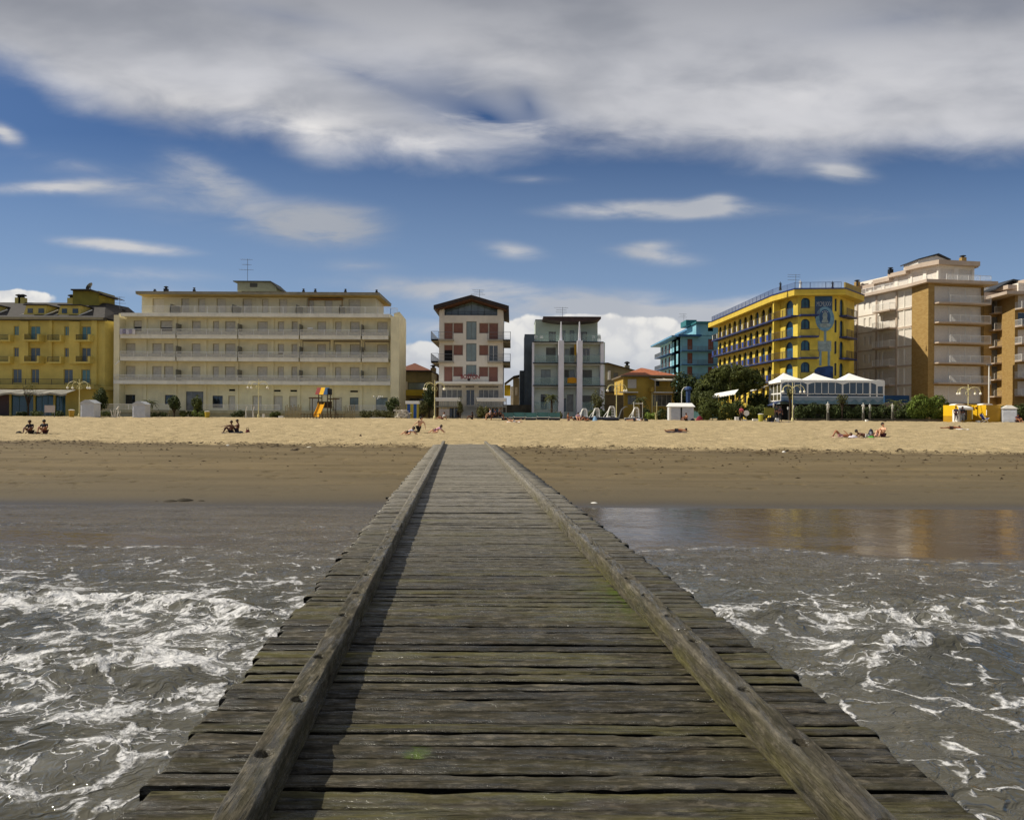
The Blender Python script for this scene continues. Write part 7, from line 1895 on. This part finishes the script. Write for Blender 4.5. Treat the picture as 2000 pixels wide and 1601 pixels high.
person(864, 819, 'lean', 'tan', HAIRB, '#e0dede', '#5a3220', 'person in white and brown lounging right of the lamp by the gabled hotel', -1, group='people on the promenade')
person(922, 818.5, 'sit', 'brown', HAIR, '#111217', '#111217', 'person all in black sitting at the foot of the hotel steps', -1, group='people on the promenade')
person(1110, 821.5, 'sit', 'tan', HAIRB, None, '#a5807a', 'bare chested sunbather sitting right of the last teal wind screen', 1)
person(1129, 821, 'sitcam', 'pale', HAIR, '#c7a0b2', '#7a3a4a', 'person in a pale pink top sitting between two sunbathers before the boats')
person(1143, 821.5, 'curl', 'tan', HAIRB, None, '#6b3a2c', 'tanned person bending over beside the light blue bag before the boats', -1)
person(1240, 822.5, 'lie', 'pale', HAIR, '#d6dae4', '#20232f', 'person in white and navy lying in front of the rightmost slide boat', 1)
for px, py, tp, bt, lb in ((580, 812, '#c9c7c0', '#3a3d50', 'child in a white top standing inside the bamboo fence'), (593, 812, '#6c2f35', '#20242c', 'child in dark red standing left of the play tower'), (600, 812, '#d8d6d0', '#2a2a30', 'child in white leaning at the play tower, third from the fence'), (614, 812, '#e3e0da', '#8b2f3a', 'child in white and red just left of the yellow slide'),
                           (645, 812, '#e8e5df', '#2d3350', 'child in a bright white top right of the yellow slide'), (659, 812, '#e4e1dd', '#30302f', 'adult in white standing at the right end of the play tower'), (737, 811, '#1c1d22', '#1c1d22', 'person in black behind the trellis fence')):
    person(px, py, 'stand', 'tan', HAIR, tp, bt, lb, sc=.78, long=True, group='people in the playground')
# statues
for px, pyb, hp, mt, lb in ((1523, 563.2, 14, stat_d, 'dark statue on the left corner of the yellow hotel roof'), (1562, 562, 17, stat, 'white statue standing on the roof of the yellow hotel'), (1625, 562, 15, stat_d, 'dark upright statue at the right of the yellow hotel roof'), (1673.5, 556, 9, stat_d, 'small dark figure at the rear roof corner of the yellow hotel')):
    Y_ = 103.0; s_ = hp * 1.15 / FPX * Y_ / 1.75
    o = figure('statue', (XP(px, Y_), Y_, ZP(px, 565.5, Y_) if px < 1650 else ZP(px, 557.5, Y_)), 'statue', mt, None, None, None, lb, 'statue', 1, s_, 'statues on the yellow hotel roof')
    a = MB(); a.lathe([(.3, -.12), (.3, .0), (.16, .95), (.18, 1.0)], 0, 0, 8); a.build('robe', mt, o)
for px, pyb, ht, lb in ((1617, 806, 22, 'white statue standing in the hedge under the middle tent'), (1686, 806, 20, 'white statue below the right end of the tents'), (1699, 803, 15, 'white bust shaped statue just right of the one below the tents'), (1743, 804, 17, 'white statue in the dark hedge left of the tall green bush'), (1550, 800, 10, 'white statue bust beside the lamp before the first tent'), (1511, 798, 12, 'white round statue head at the left of the navy canopy')):
    Y_ = 83.4; s_ = ht / FPX * Y_ / 1.75
    o = figure('statue', (XP(px, Y_), Y_, ZP(px, pyb, Y_)), 'statue', stat, None, None, None, lb, 'statue', 1, s_, 'white garden statues in the hedge')
    zb_ = (zs(Y_) - o.location.z) / s_
    a = MB(); a.box(-.16, .16, -.16, .16, zb_, -.01); a.build('pedestal', paint('pedestal_stone', '#5b584e', .8, .15), o)
# ------------------------------------------------------------------ things on the sand and promenade
def lump(px, py, name, label, cat, size, hexc, group=None, parts=None, rot=0.0, flat=1.0):
    Y_ = solveY(px, py); X_ = XP(px, Y_, py); u = Y_ / FPX; w, h = size[0] * u, size[1] * u
    m_ = cloth(hexc); nu, nv_ = 14, 9; V = []
    for j in range(nv_):
        for i in range(nu):
            a_ = 2 * PI * i / nu; t_ = j / (nv_ - 1); rr = max(.02, math.sin(PI * (.15 + .85 * t_) ** .8 if t_ < 1 else 0.0)) if j else .8
            rr = math.cos(t_ * PI / 2) ** .45 if j < nv_ - 1 else .02
            q = 1 + .25 * (float(vn(a_ * 1.3 + px, t_ * 3, 5)) - .5)
            V.append((w / 2 * rr * q * math.cos(a_), w * .3 * rr * q * math.sin(a_), h * t_ * (1 + .2 * (float(vn(a_ * 2, px, 3)) - .5)) - .02))
    F_ = [(j * nu + i, j * nu + (i + 1) % nu, (j + 1) * nu + (i + 1) % nu, (j + 1) * nu + i) for j in range(nv_ - 1) for i in range(nu)]
    me = bpy.data.meshes.new(name); me.from_pydata(V, [], F_ + [tuple((nv_ - 1) * nu + i for i in range(nu))]); me.materials.append(m_); me.polygons.foreach_set('use_smooth', [True] * len(me.polygons))
    o = link(name, me, None, (X_, Y_, z_at(X_, Y_)), rot); tag(o, label, cat, group)
    return o, w, h


def towel(px, py, wpx, hexc, label, group='towels on the sand'):
    Y_ = solveY(px, py); X_ = XP(px, Y_, py); w = wpx * Y_ / FPX; n_ = 16; m_ = 7; V = []
    for j in range(m_):
        for i in range(n_):
            xx, yy = -w / 2 + w * i / (n_ - 1), -.4 + .8 * j / (m_ - 1); V.append((xx, yy, z_at(X_ + xx, Y_ + yy) - z_at(X_, Y_) + .03 + .03 * float(vn(xx * 5 + px, yy * 5, 2))))
    me = mesh_np('towel', np.array(V), grid_faces(m_, n_), cloth(hexc)); o = link('towel', me, None, (X_, Y_, z_at(X_, Y_)))
    b_ = o.modifiers.new('thick', 'SOLIDIFY'); b_.thickness = .02
    tag(o, label, 'towel', group); return o


towel(452, 845.5, 34, '#2b2630', 'dark towel under the pair with outstretched arms'); towel(1322, 845, 42, '#37262e', 'dark towel under the lone sunbather below the double cabin'); towel(1655, 855, 62, '#b79d84', 'sandy towel under the sunbather with raised knees')
towel(1003, 825, 26, '#e8ddd0', 'white towel under the pale sunbather before the teal screens'); towel(1880, 839, 16, '#ecebe8', 'white towel under the head of the sunbather below the open kiosk'); towel(1525, 824.5, 34, '#4a4660', 'dark blue mat before the navy canopy')
o, w, h = lump(37, 846.5, 'bag', 'flat black bag on the sand at the far left', 'bag', (12, 4), '#15100e', 'bags on the sand')
lump(71, 846.5, 'bag', 'flat black bag lying between the two people at the far left', 'bag', (15, 4.5), '#0f0d0c', 'bags on the sand')
o, w, h = lump(483.5, 844, 'bag', 'dark red bag with handle right of the couple', 'bag', (9, 7), '#5d1c22', 'bags on the sand')
a = MB(); a.tube([(-w * .3, 0, h * .7), (-w * .2, 0, h * 1.25), (w * .2, 0, h * 1.25), (w * .3, 0, h * .7)], .02, 5); a.build('handle', cloth('#3c1216'), o)
lump(470, 845, 'bag', 'grey blue bundle of clothes behind the bare backed person', 'bag', (11, 4), '#4b525c', 'bags on the sand')
o, w, h = lump(1701, 851, 'backpack', 'navy and white backpack standing in the right hand group', 'backpack', (11, 14), '#23263a', 'bags on the sand')
a = MB(); a.box(-w * .3, w * .05, -w * .34, -w * .22, h * .15, h * .6); a.build('front_pocket', cloth('#b9bdca'), o)
lump(1702, 853.5, 'bag', 'bright green bag lying under the backpack', 'bag', (13, 5), '#4f9a3a', 'bags on the sand')
lump(1666, 853.5, 'bag', 'white rounded beach bag in front of the sunbather with raised knees', 'bag', (19, 6), '#d8d0d8', 'bags on the sand')
lump(1712, 852.5, 'bag', 'pale pink bag beside the person with the dark cap', 'bag', (8, 9), '#c9a4a2', 'bags on the sand')
lump(1366, 821, 'bag', 'crimson bag with a pink spot right of the double cabin', 'bag', (14, 9), '#7a1f30', 'bags on the sand')
lump(1353, 821.5, 'bag', 'small navy bag left of the crimson one', 'bag', (9, 5), '#2a2940', 'bags on the sand')
lump(1162, 821.5, 'bag', 'light blue bag in front of the second slide boat', 'bag', (9, 9), '#8fb4d6', 'bags on the sand')
lump(1262, 822.5, 'bag', 'black bag on the sand right of the person in white and navy', 'bag', (9, 5), '#1a1718', 'bags on the sand')
lump(1967, 824, 'bag', 'blue and white bag in front of the small cabin', 'bag', (11, 8), '#3b5d86', 'bags on the sand')
lump(1466, 820.5, 'bag', 'black bag on the sand by the pine hedge', 'bag', (11, 6), '#121316', 'bags on the sand')
# litter and driftwood on the wet sand
for px, py, w_, h_, hx, lb, nm, ct in ((1160, 982, 15, 3, '#e9e6de', 'white scrap of litter on the wet sand right of the pier', 'litter_scrap', 'litter'), (1531, 882.5, 7, 3, '#e6e2da', 'small white scrap near the high water line at right', 'litter_scrap', 'litter'), (445, 870, 7, 3, '#d8d2c4', 'pale scrap on the high water line below the couple', 'litter_scrap', 'litter'),
                                       (604, 873, 12, 2, '#d9cfb8', 'small pale scrap on the damp sand', 'litter_scrap', 'litter'), (575, 880, 19, 4, '#3f3220', 'dark clump of seaweed on the damp sand left of the pier', 'seaweed_clump', 'seaweed'),
                                       (360, 977.5, 34, 6, '#2e2717', 'large dark seaweed clump at the water edge at left', 'seaweed_clump', 'seaweed'), (333, 979, 30, 4, '#332b1a', 'thin dark seaweed strand left of the large clump', 'seaweed_clump', 'seaweed'), (393, 978, 16, 3, '#332b1a', 'small dark seaweed piece right of the large clump', 'seaweed_clump', 'seaweed'),
                                       (704, 852.5, 5, 4, '#3a2416', 'small brown ball shaped clump on the dry sand', 'seaweed_clump', 'seaweed'), (305, 980, 9, 2, '#332b1a', 'tiny dark seaweed piece farthest left at the water edge', 'seaweed_clump', 'seaweed')):
    lump(px, py, nm, lb, ct, (w_, h_), hx, 'scraps on the sand')
Y_ = solveY(763, 981); o = empty('driftwood_plank', (XP(763, Y_, 981), Y_, zs(Y_) + .12), 'short dark driftwood plank lying against the left side of the pier', 'driftwood'); a = MB(); a.prism([(-.14, -.05), (.16, -.03), (.15, .04), (-.15, .05)], -.02, .03); a.build('plank', dark_wood, o)
# the strand line: countless dark bits along the high water mark
vs, fs = [], []; k = 0
for i in range(3200):
    X_ = R2.uniform(-48, 48); sprd = R2.normal(0, .5) if R2.random() < .5 else -abs(R2.normal(0, 4.5))
    Y_ = 37.9 - .075 * X_ + sprd - float(fbm(X_ * .35, 13., 3)) * 2
    if Y_ < 22.5 or abs(X_ - axis_x(Y_) - .4) < 2 and Y_ < 40: continue
    zz_ = z_at(X_, Y_) if Y_ > 37 else float(vlin(Y_, PROF)); s_ = R2.uniform(.015, .06) * (1.6 if R2.random() < .1 else 1); an = R2.uniform(0, PI); el = R2.uniform(1, 3)
    c_, s2 = math.cos(an) * s_ * el, math.sin(an) * s_ * .8
    vs += [(X_ - c_, Y_ - s2, zz_), (X_ + s_ * .4, Y_ - s_ * .6, zz_), (X_ + c_, Y_ + s2, zz_), (X_ - s_ * .3, Y_ + s_ * .6, zz_), (X_, Y_, zz_ + s_ * .8)]
    fs += [(k, k + 1, k + 4), (k + 1, k + 2, k + 4), (k + 2, k + 3, k + 4), (k + 3, k, k + 4)]; k += 5
o = link('strandline_debris', mesh_np('strandline_debris', np.array(vs), np.array(fs), paint('dry_seaweed', '#3d2f1c', .9, .3, 5, .2), smooth=False)); tag(o, kind='stuff')

# deck chair
r_, Y_, u = place(1922, 824.5, 'deck_chair', 'blue canvas deckchair on a white frame beside the closed kiosk', 'deck chair')
for yy in (-.28, .28):
    for (p0, p1) in (((-.38, yy, .95), (.3, yy, .0)), ((.42, yy, .5), (-.35, yy, .0))): a = MB(); a.tube([p0, p1], .028, 5); a.build('frame_leg', white_s, r_)
a = MB(); pts = [(-.38, .95), (-.2, .6), (.0, .34), (.25, .30), (.42, .5)]
for i in range(4): a.quad((pts[i][0], -.27, pts[i][1]), (pts[i][0], .27, pts[i][1]), (pts[i + 1][0], .27, pts[i + 1][1]), (pts[i + 1][0], -.27, pts[i + 1][1]))
a.build('canvas_seat', cloth('#1f3170'), r_)
# white disc
r_, Y_, u = place(1458, 821, 'round_sign', 'large round white disc on a stand beside the person in pink red', 'sign'); a = MB(); a.tube([(0, -.03, 15 * u), (0, .03, 15 * u)], 5.4 * u, 20); a.build('disc', white_s, r_); a = MB(); a.tube([(0, .05, 0), (0, .05, 12 * u)], .03, 5); a.build('stand', grey_met, r_)
for px, py, hp, lb in ((1392, 819.5, 15, 'slim post with a white head in front of the pine hedge'), (1540, 821, 24, 'slim white marker post left of the lamp before the tents'), (1710, 821, 21, 'slim post with a white square head right of the paired statues')):
    r_, Y_, u = place(px, py, 'marker_post', lb, 'post', 'slim marker posts'); a = MB(); a.tube([(0, 0, -.1), (0, 0, hp * u)], .03, 5); a.build('pole', grey_met, r_); a = MB(); a.box(-.13, .13, -.05, .05, hp * u - .1, hp * u + .22); a.build('head', white_s, r_)
for px, py, wp, hp, lb in ((1440, 821, 7, 7, 'white block left of the person in pink red'), (1519, 824, 6, 8, 'white box beside the people under the navy canopy'), (1694, 823, 4, 4, 'small white block on the stone edging'), (514, 815.5, 4, 7, 'small white box right of the second lamp'), (548, 816, 9, 4, 'low white object left of the bamboo fence'), (1912, 824.5, 5, 4, 'small white box left of the deckchair'), (1455, 821, 7, 3, 'low white step below the white disc'), (1478, 822, 14, 4, 'low pale block left of the yellow green bin'),
                           (1526, 812, 4, 3, 'tiny white sign above the mat'), (1386, 820, 3, 4, 'tiny white stone at the pine hedge'), (698, 816, 8, 8, 'white folded chair right of the play tower'), (708, 816, 6, 5, 'white block at the trellis fence'), (737, 817, 30, 2, 'long low white board in front of the trellis')):
    box_thing(px, py, 'white_block', lb, 'block', wp, hp, .3, white_s, 'small white blocks and boxes')

# heap of white plastic chairs by the striped cabin
r_, Y_, u = place(788, 817, 'heap_of_chairs', 'tangled heap of white plastic chairs and nets left of the striped cabin', 'chair heap'); a = MB()
for i in range(90):
    cx_, cz_ = R2.normal(0, 5 * u), abs(R2.normal(6, 4.2)) * u; cz_ = min(cz_, 19 * u * (1 - abs(cx_) / (15 * u)) + .1); an = R2.uniform(0, PI); L_ = R2.uniform(.2, .55)
    yy = R2.uniform(-.5, .5); a.tube([(cx_ - L_ * math.cos(an), yy, max(.02, cz_ - L_ * math.sin(an) * .5)), (cx_, yy + R2.uniform(-.2, .2), cz_ + .12), (cx_ + L_ * math.cos(an), yy + .2, max(.02, cz_ + L_ * math.sin(an) * .5))], R2.uniform(.025, .06), 5)
for i in range(16):
    cx_, cz_ = R2.normal(0, 5 * u), R2.uniform(1, 14) * u; a.box(cx_ - .16, cx_ + .16, -.6 + i * .02, -.5 + i * .05, cz_, cz_ + .22)
a.build('white_chairs', paint('heap_white', '#cfc9bd', .6, .12), r_)

# teal wind screens, white feet
teal_s = paint('teal_screen', '#35706e', .25, .15, 1, 0, 25, 0, 0, .7); navy_s = paint('navy_skirt', '#141a2c', .7, .2)
for i in range(5):
    px = 991 + i * 23
    r_, Y_, u = place(px, 820.5, 'wind_screen', ['teal wind screen panel right beside the three people on the bench', 'teal wind screen panel, second from the bench', 'teal wind screen panel in front of the modern block left corner', 'teal wind screen panel below the shaggy palm', 'teal wind screen panel nearest the slide boats'][i], 'wind screen', 'teal wind screens before the modern apartments')
    w = 22.6 * u
    a = MB(); a.box(-w / 2, w / 2, 0, .04, 6 * u, 14.5 * u); a.build('panel', teal_s, r_); a = MB(); a._a([(-w / 2, -.04, 4.4 * u), (w / 2, -.04, 4.4 * u), (w / 2, -.04, 5.6 * u), (-w * .3, -.04, 5.4 * u), (-w / 2, -.04, 7.6 * u), (-w / 2, .1, 4.4 * u), (w / 2, .1, 4.4 * u), (w / 2, .1, 5.6 * u), (-w * .3, .1, 5.4 * u), (-w / 2, .1, 7.6 * u)], [(0, 1, 2, 3, 4), (5, 9, 8, 7, 6), (4, 3, 8, 9), (3, 2, 7, 8)]); a.build('white_rail', white_s, r_)
    a = MB(); a.box(-w / 2 + .02, w / 2 - .02, .02, .2, 0, 4.38 * u); a.build('dark_skirt', navy_s, r_)


def pedalo(px, pyb, h_slide, label, big=1.0):
    r_, Y_, u = place(px, pyb, 'slide_boat', label, 'pedal boat', 'white pedal boats with slides'); s_ = u * big
    for yy in (-.5, .5):
        a = MB(); n_ = 9; pts = []
        a.tube([(-18 * s_, yy, 4.5 * u), (-14 * s_, yy, 3.2 * u), (-6 * s_, yy, 2.6 * u), (8 * s_, yy, 2.6 * u), (16 * s_, yy, 3.0 * u)], [.08, .17, .22, .22, .16], 8); a.build('float', navy_s if yy < 0 else white_s, r_)
    a = MB(); a.box(-13 * s_, 14 * s_, -.62, .62, 4.6 * u, 6.0 * u); a.box(-4 * s_, 1 * s_, -.5, .5, 6.0 * u, 8.6 * u); a.build('deck', white_s, r_)
    a = MB(); h = h_slide * u; x0 = 2 * s_
    for yy in (-.2, .2): a.tube([(x0 - 6 * s_, yy, 6 * u), (x0 - 1.5 * s_, yy, h * .92), (x0, yy, h), (x0 + 5 * s_, yy, h), (x0 + 7 * s_, yy, h * .9), (x0 + 8 * s_, yy, 6 * u)], .045, 5)
    for i in range(6): q = 8 * u + (h - 9 * u) * i / 6; a.box(x0 + 1.0 * s_, x0 + 7.4 * s_, -.22, -.18, q, q + .05)
    a.box(x0 - .5 * s_, x0 + 6 * s_, -.24, .24, h * .86, h * .90); a.build('slide_ladder', white_s, r_)
    a = MB(); a._a([(x0 - 1 * s_, -.17, h * .9), (x0 - 1 * s_, .17, h * .9), (x0 - 12 * s_, .17, 6.4 * u), (x0 - 12 * s_, -.17, 6.4 * u), (x0 - 1 * s_, -.17, h * .86), (x0 - 1 * s_, .17, h * .86), (x0 - 12 * s_, .17, 6.1 * u), (x0 - 12 * s_, -.17, 6.1 * u)], [(0, 1, 2, 3), (4, 7, 6, 5), (0, 3, 7, 4), (1, 5, 6, 2)]); a.build('slide', white_s, r_)
    return r_


pedalo(1137, 820.5, 22, 'white pedal boat with a short slide, leftmost of the slide boats'); pedalo(1161, 820.5, 23, 'white pedal boat with slide behind the light blue bag'); pedalo(1190, 820.5, 27, 'white pedal boat with the tallest slide tower, below the dim double lamp', 1.15); pedalo(1238, 821, 26, 'white pedal boat with slide in front of the yellow house')
r_, Y_, u = place(1216, 821, 'grey_slide', 'faint grey metal slide frame leaning before the yellow house wall', 'slide'); a = MB()
for yy in (-.2, .2): a.tube([(-8 * u, yy, 4 * u), (-2 * u, yy, 22 * u), (5 * u, yy, 28 * u), (9 * u, yy, 28 * u)], .04, 5)
a.quad((-8 * u, -.2, 4 * u), (-8 * u, .2, 4 * u), (-2 * u, .2, 22 * u), (-2 * u, -.2, 22 * u)); a.quad((-2 * u, -.2, 22 * u), (-2 * u, .2, 22 * u), (5 * u, .2, 28 * u), (5 * u, -.2, 28 * u)); a.build('frame', grey_met, r_)
r_, Y_, u = place(1247, 821, 'white_goal_frame', 'tall thin white goal shaped frame in front of the yellow house', 'frame'); a = MB(); a.tube([(-9 * u, 0, 0), (-9 * u, 0, 36 * u), (-9 * u, 0, 36.1 * u)], .04, 5); a.tube([(8 * u, 0, 0), (8 * u, 0, 35 * u), (8 * u, 0, 35.1 * u)], .04, 5); a.tube([(-9 * u, 0, 33 * u), (8 * u, 0, 33 * u)], .03, 5); a.build('frame', white_m, r_)
r_, Y_, u = place(1283, 820, 'shower_post', 'thin pale shower post left of the double white cabin', 'shower'); a = MB(); a.tube([(0, 0, 0), (0, 0, 36 * u)], .035, 5); a.tube([(-2 * u, 0, 0), (-3 * u, 0, 15 * u)], .05, 5); a.build('pipe', cream_post, r_)

# playground
r_, Y_, u = place(634, 816, 'play_tower', 'wooden play tower with a red, yellow and blue striped roof', 'play tower'); wd = paint('play_wood', '#5b4a34', .8, .2, 3, .3)
for xx, yy in ((-9, -.6), (8, -.6), (-9, .9), (8, .9)): a = MB(); a.tube([(xx * u, yy, 0), (xx * u, yy, 47 * u)], .06, 6); a.build('post', wd, r_)
for k_, (c0, hx) in enumerate(((-15, '#8c3b33'), (-7.2, '#f0b91e'), (.8, '#264f77'))):
    a = MB(); x0, x1 = c0 * u, (c0 + 8) * u; a._a([(x0, -.9, 45 * u), (x1, -.9, 45 * u), (x1, .1, 59 * u), (x0, .1, 59 * u), (x1, 1.1, 45 * u), (x0, 1.1, 45 * u)], [(0, 1, 2, 3), (3, 2, 4, 5), (0, 3, 5), (1, 4, 2)]); a.build('roof_panel', paint('roof_' + hx[1:], hx, .5, .06), r_)
a = MB(); a.box(8.8 * u, 10.5 * u, -.85, 1.0, 45 * u, 57 * u); a.build('roof_end', navy_s, r_)
for x0, x1, q in ((-28, -8, 37.5), (8, 26, 36)):
    a = MB(); a.box(x0 * u, x1 * u, -.7, .9, q * u, (q + 1.8) * u); a.tube([((x0 + 4) * u, 0, 0), ((x0 + 4) * u, 0, q * u)], .05, 5); a.tube([((x1 - 4) * u, 0, 0), ((x1 - 4) * u, 0, q * u)], .05, 5); a.build('side_canopy', wd, r_)
a = MB(); a.box(-12 * u, 11 * u, -.6, .9, 19 * u, 21 * u); a.box(-12 * u, 11 * u, .85, .9, 21 * u, 32 * u); a.box(-12 * u, -3 * u, -.6, -.55, 21 * u, 32 * u); a.build('platform', wd, r_)
a = MB()
for i in range(8): a.box((13 + i * 1.6) * u, (17 + i * 1.6) * u, -.4, .3, (20 - i * 2.6) * u, (21 - i * 2.6) * u)
a.build('steps', wd, r_)
r_, Y_, u = place(632, 816.5, 'yellow_slide', 'bright yellow slide coming down from the play tower', 'slide'); ysl = paint('slide_yellow', '#e8a911', .35, .04); a = MB(); n_ = 8
for i in range(n_):
    t0, t1 = i / n_, (i + 1) / n_; f_ = lambda t_: (-1.0 * u * t_, -1.0 - 1.9 * t_, (25 - 24 * (t_ ** .8)) * u + .1)
    A_, B_ = f_(t0), f_(t1)
    for sx0, sx1, up in ((-5.5, 5.5, 0), (-6.2, -5.5, 3.2), (5.5, 6.2, 3.2)): a.quad((A_[0] + sx0 * u, A_[1], A_[2] + up * u), (A_[0] + sx1 * u, A_[1], A_[2] + up * u), (B_[0] + sx1 * u, B_[1], B_[2] + up * u), (B_[0] + sx0 * u, B_[1], B_[2] + up * u))
    for sx0 in (-6.2, -5.5, 5.5, 6.2): a.quad((A_[0] + sx0 * u, A_[1], A_[2]), (B_[0] + sx0 * u, B_[1], B_[2]), (B_[0] + sx0 * u, B_[1], B_[2] + 3.2 * u), (A_[0] + sx0 * u, A_[1], A_[2] + 3.2 * u))
a.build('chute', ysl, r_)
def pole_fence(p0, p1, py, hs, step, label, hexc, name='bamboo_fence', cat='fence', rail=8):
    r_, Y_, u = place((p0 + p1) / 2, py, name, label, cat, 'playground fences'); n_ = int((p1 - p0) / step); L_ = (p1 - p0) * u; m_ = paint('fence_' + hexc[1:], hexc, .8, .15, 3, .2)
    for i in range(n_ + 1):
        h = hs * u * (1 + .12 * math.sin(i * 2.3)); xx = -L_ / 2 + L_ * i / n_; a = MB(); a.tube([(xx, 0, -.1), (xx + .02 * math.sin(i), 0, h)], .045, 5); a.build('post', m_, r_)
    a = MB(); a.box(-L_ / 2, L_ / 2, -.06, -.045, rail * u, (rail + 1.2) * u); a.box(-L_ / 2, L_ / 2, -.06, -.045, 2.5 * u, 3.5 * u); a.build('rail', m_, r_)
pole_fence(558, 588, 817, 25, 2.6, 'tall pale bamboo pole fence at the left of the playground', '#9d8f68'); pole_fence(672, 692, 817, 24, 3, 'tall pale pole fence at the right of the play tower', '#8f8463')
pole_fence(588, 672, 817.5, 10, 6, 'low brown post fence running in front of the play tower', '#6b5c40', 'post_fence')
hedge(704, 768, 89.5, 1.15, 'olive', 'brownish green trellis hedge with small white flowers right of the playground', n=3400, size=.07)
for px, lb in ((735, 'small white lantern cluster over the trellis hedge'),):
    r_, Y_, u = place(px, 816, 'lantern_cluster', lb, 'lamp post'); a = MB(); a.tube([(0, 0, 0), (0, 0, 40 * u)], .03, 5); a.build('pole', grey_met, r_)
    for q in (-5, 5, 8, 12): a = MB(); a.tube([(0, 0, 36 * u), (q * u, 0, 42 * u)], .02, 4); a.ball((q * u, 0, 42 * u), .09); a.build('lantern', globe, r_)
# pool ladder and folded loungers in front of the cream apartments
r_, Y_, u = place(488, 815.5, 'white_ladder', 'white metal pool ladder frame left of the second double lamp', 'ladder'); a = MB()
for q in (-8, 6): a.tube([(q * u, 0, 0), (q * u, 0, 13 * u), ((q + 3) * u, -.1, 22 * u)], .05, 5); a.tube([(q * u, .5, 0), (q * u, 0, 13 * u)], .03, 5)
a.build('side_rails', white_s, r_); a = MB()
for i in range(4): a.box(-8 * u, 6 * u, .0, .1, (1 + i * 2.2) * u, (1.7 + i * 2.2) * u)
a.build('rungs', grey_met, r_)
r_, Y_, u = place(226, 815, 'folded_loungers', 'heap of folded white sun loungers left of the second white hut', 'sun loungers'); a = MB()
for i in range(14): q = R2.uniform(-9, 9); a.tube([(q * u, R2.uniform(-.3, .3), 0), ((q + R2.uniform(-4, 6)) * u, R2.uniform(-.3, .3), R2.uniform(9, 20) * u)], .035, 5)
a.tube([(5 * u, -.3, 16 * u), (9 * u, -.3, 22 * u)], .07, 5); a.build('lounger_frames', paint('heap_white', '#cfc9bd', .6, .12), r_)
# benches for the three people
r_, Y_, u = place(967, 820.2, 'bench', 'dark bench under the three seated people right of the hotel steps', 'bench'); a = MB(); a.box(-1.1, 1.1, -.2, .25, .40, .45); a.build('seat', wd, r_)
for q in (-.95, .95): a = MB(); a.box(q - .04, q + .04, -.18, .22, 0, .399); a.build('leg', wd, r_)
a = MB(); a.box(-1.1, 1.1, .26, .30, .55, .9); a.build('backrest', wd, r_)
# towel over the balcony and laundry
r_ = empty('yellow_towel', (XP(1117, 96.8), 96.8, ZP(1117, 748, 96.8)), 'yellow towel hanging over the middle glass balcony of the modern apartments', 'towel'); a = MB()
for i in range(10): x0, x1 = -.62 + 1.24 * i / 10, -.62 + 1.24 * (i + 1) / 10; a.box(x0, x1, -.10 - .02 * (i % 2), -.06, .02 * math.sin(i), .66 + .1 * math.sin(i * .35)); 
a.build('cloth', cloth('#c08a1c'), r_)
r_ = empty('hanging_laundry', (XP(249, 94.8), 94.8, ZP(249, 655, 94.8)), 'white and lilac laundry hung over the top left balcony of the cream apartments', 'laundry')
for i, hx in enumerate(('#b9b4c4', '#8f8aa2', '#c9c6cf', '#a5a0b4', '#d6d2d0')): a = MB(); a.box(-1.05 + i * .42, -.67 + i * .42, -.07, -.04, .12 + .08 * (i % 2), .8); a.build('cloth_piece', cloth(hx), r_)
for px, Y_, q, lb in ((1165, 97.5, 667, 'white plastic chairs on the right end of the modern block terrace'), (1052, 97.5, 667, 'white plastic chairs on the left end of the modern block terrace')):
    r_ = empty('terrace_chairs', (XP(px, Y_), Y_, ZP(px, q, Y_)), lb, 'chairs', 'white chairs on the roof terrace')
    for dx_ in (-.4, .35):
        a = MB(); a.box(dx_ - .22, dx_ + .22, -.2, .2, .40, .45); a.build('seat', white_s, r_); a = MB(); a.box(dx_ - .22, dx_ + .22, .18, .22, .451, .85); a.build('backrest', white_s, r_)
        for q1 in (-.18, .18): a = MB(); a.tube([(dx_ + q1, -.16, 0), (dx_ + q1, -.16, .4)], .025, 5); a.build('leg', white_s, r_)
r_ = empty('folded_parasol', (XP(229, 94.6), 94.6, ZP(229, 713, 94.6)), 'small white folded parasol sticking out of the left end of the cream apartments', 'parasol'); a = MB(); a.tube([(-.35, 0, 0), (.25, 0, .55)], [.03, .12], 6); a.build('folded_cloth', white_s, r_)
# garden walls / hedging behind to close the promenade between the buildings
r_ = empty('garden_wall', (XP(990, 100), 100, zs(100)), 'low dull wall closing the gap right of the gabled hotel', 'garden wall'); a = MB(); a.box(-2.2, 3.4, 0, .2, -.2, 1.9); a.build('wall', paint('gap_wall', '#5c5648', .8, .2), r_)
r_ = empty('garden_wall', (XP(1190, 101), 101, zs(101)), 'brown garden wall between the modern apartments and the yellow house', 'garden wall'); a = MB(); a.box(-1.2, 2.0, 0, .2, -.2, 3.4); a.build('wall', paint('brown_garden_wall', '#6a5a3c', .8, .2), r_)
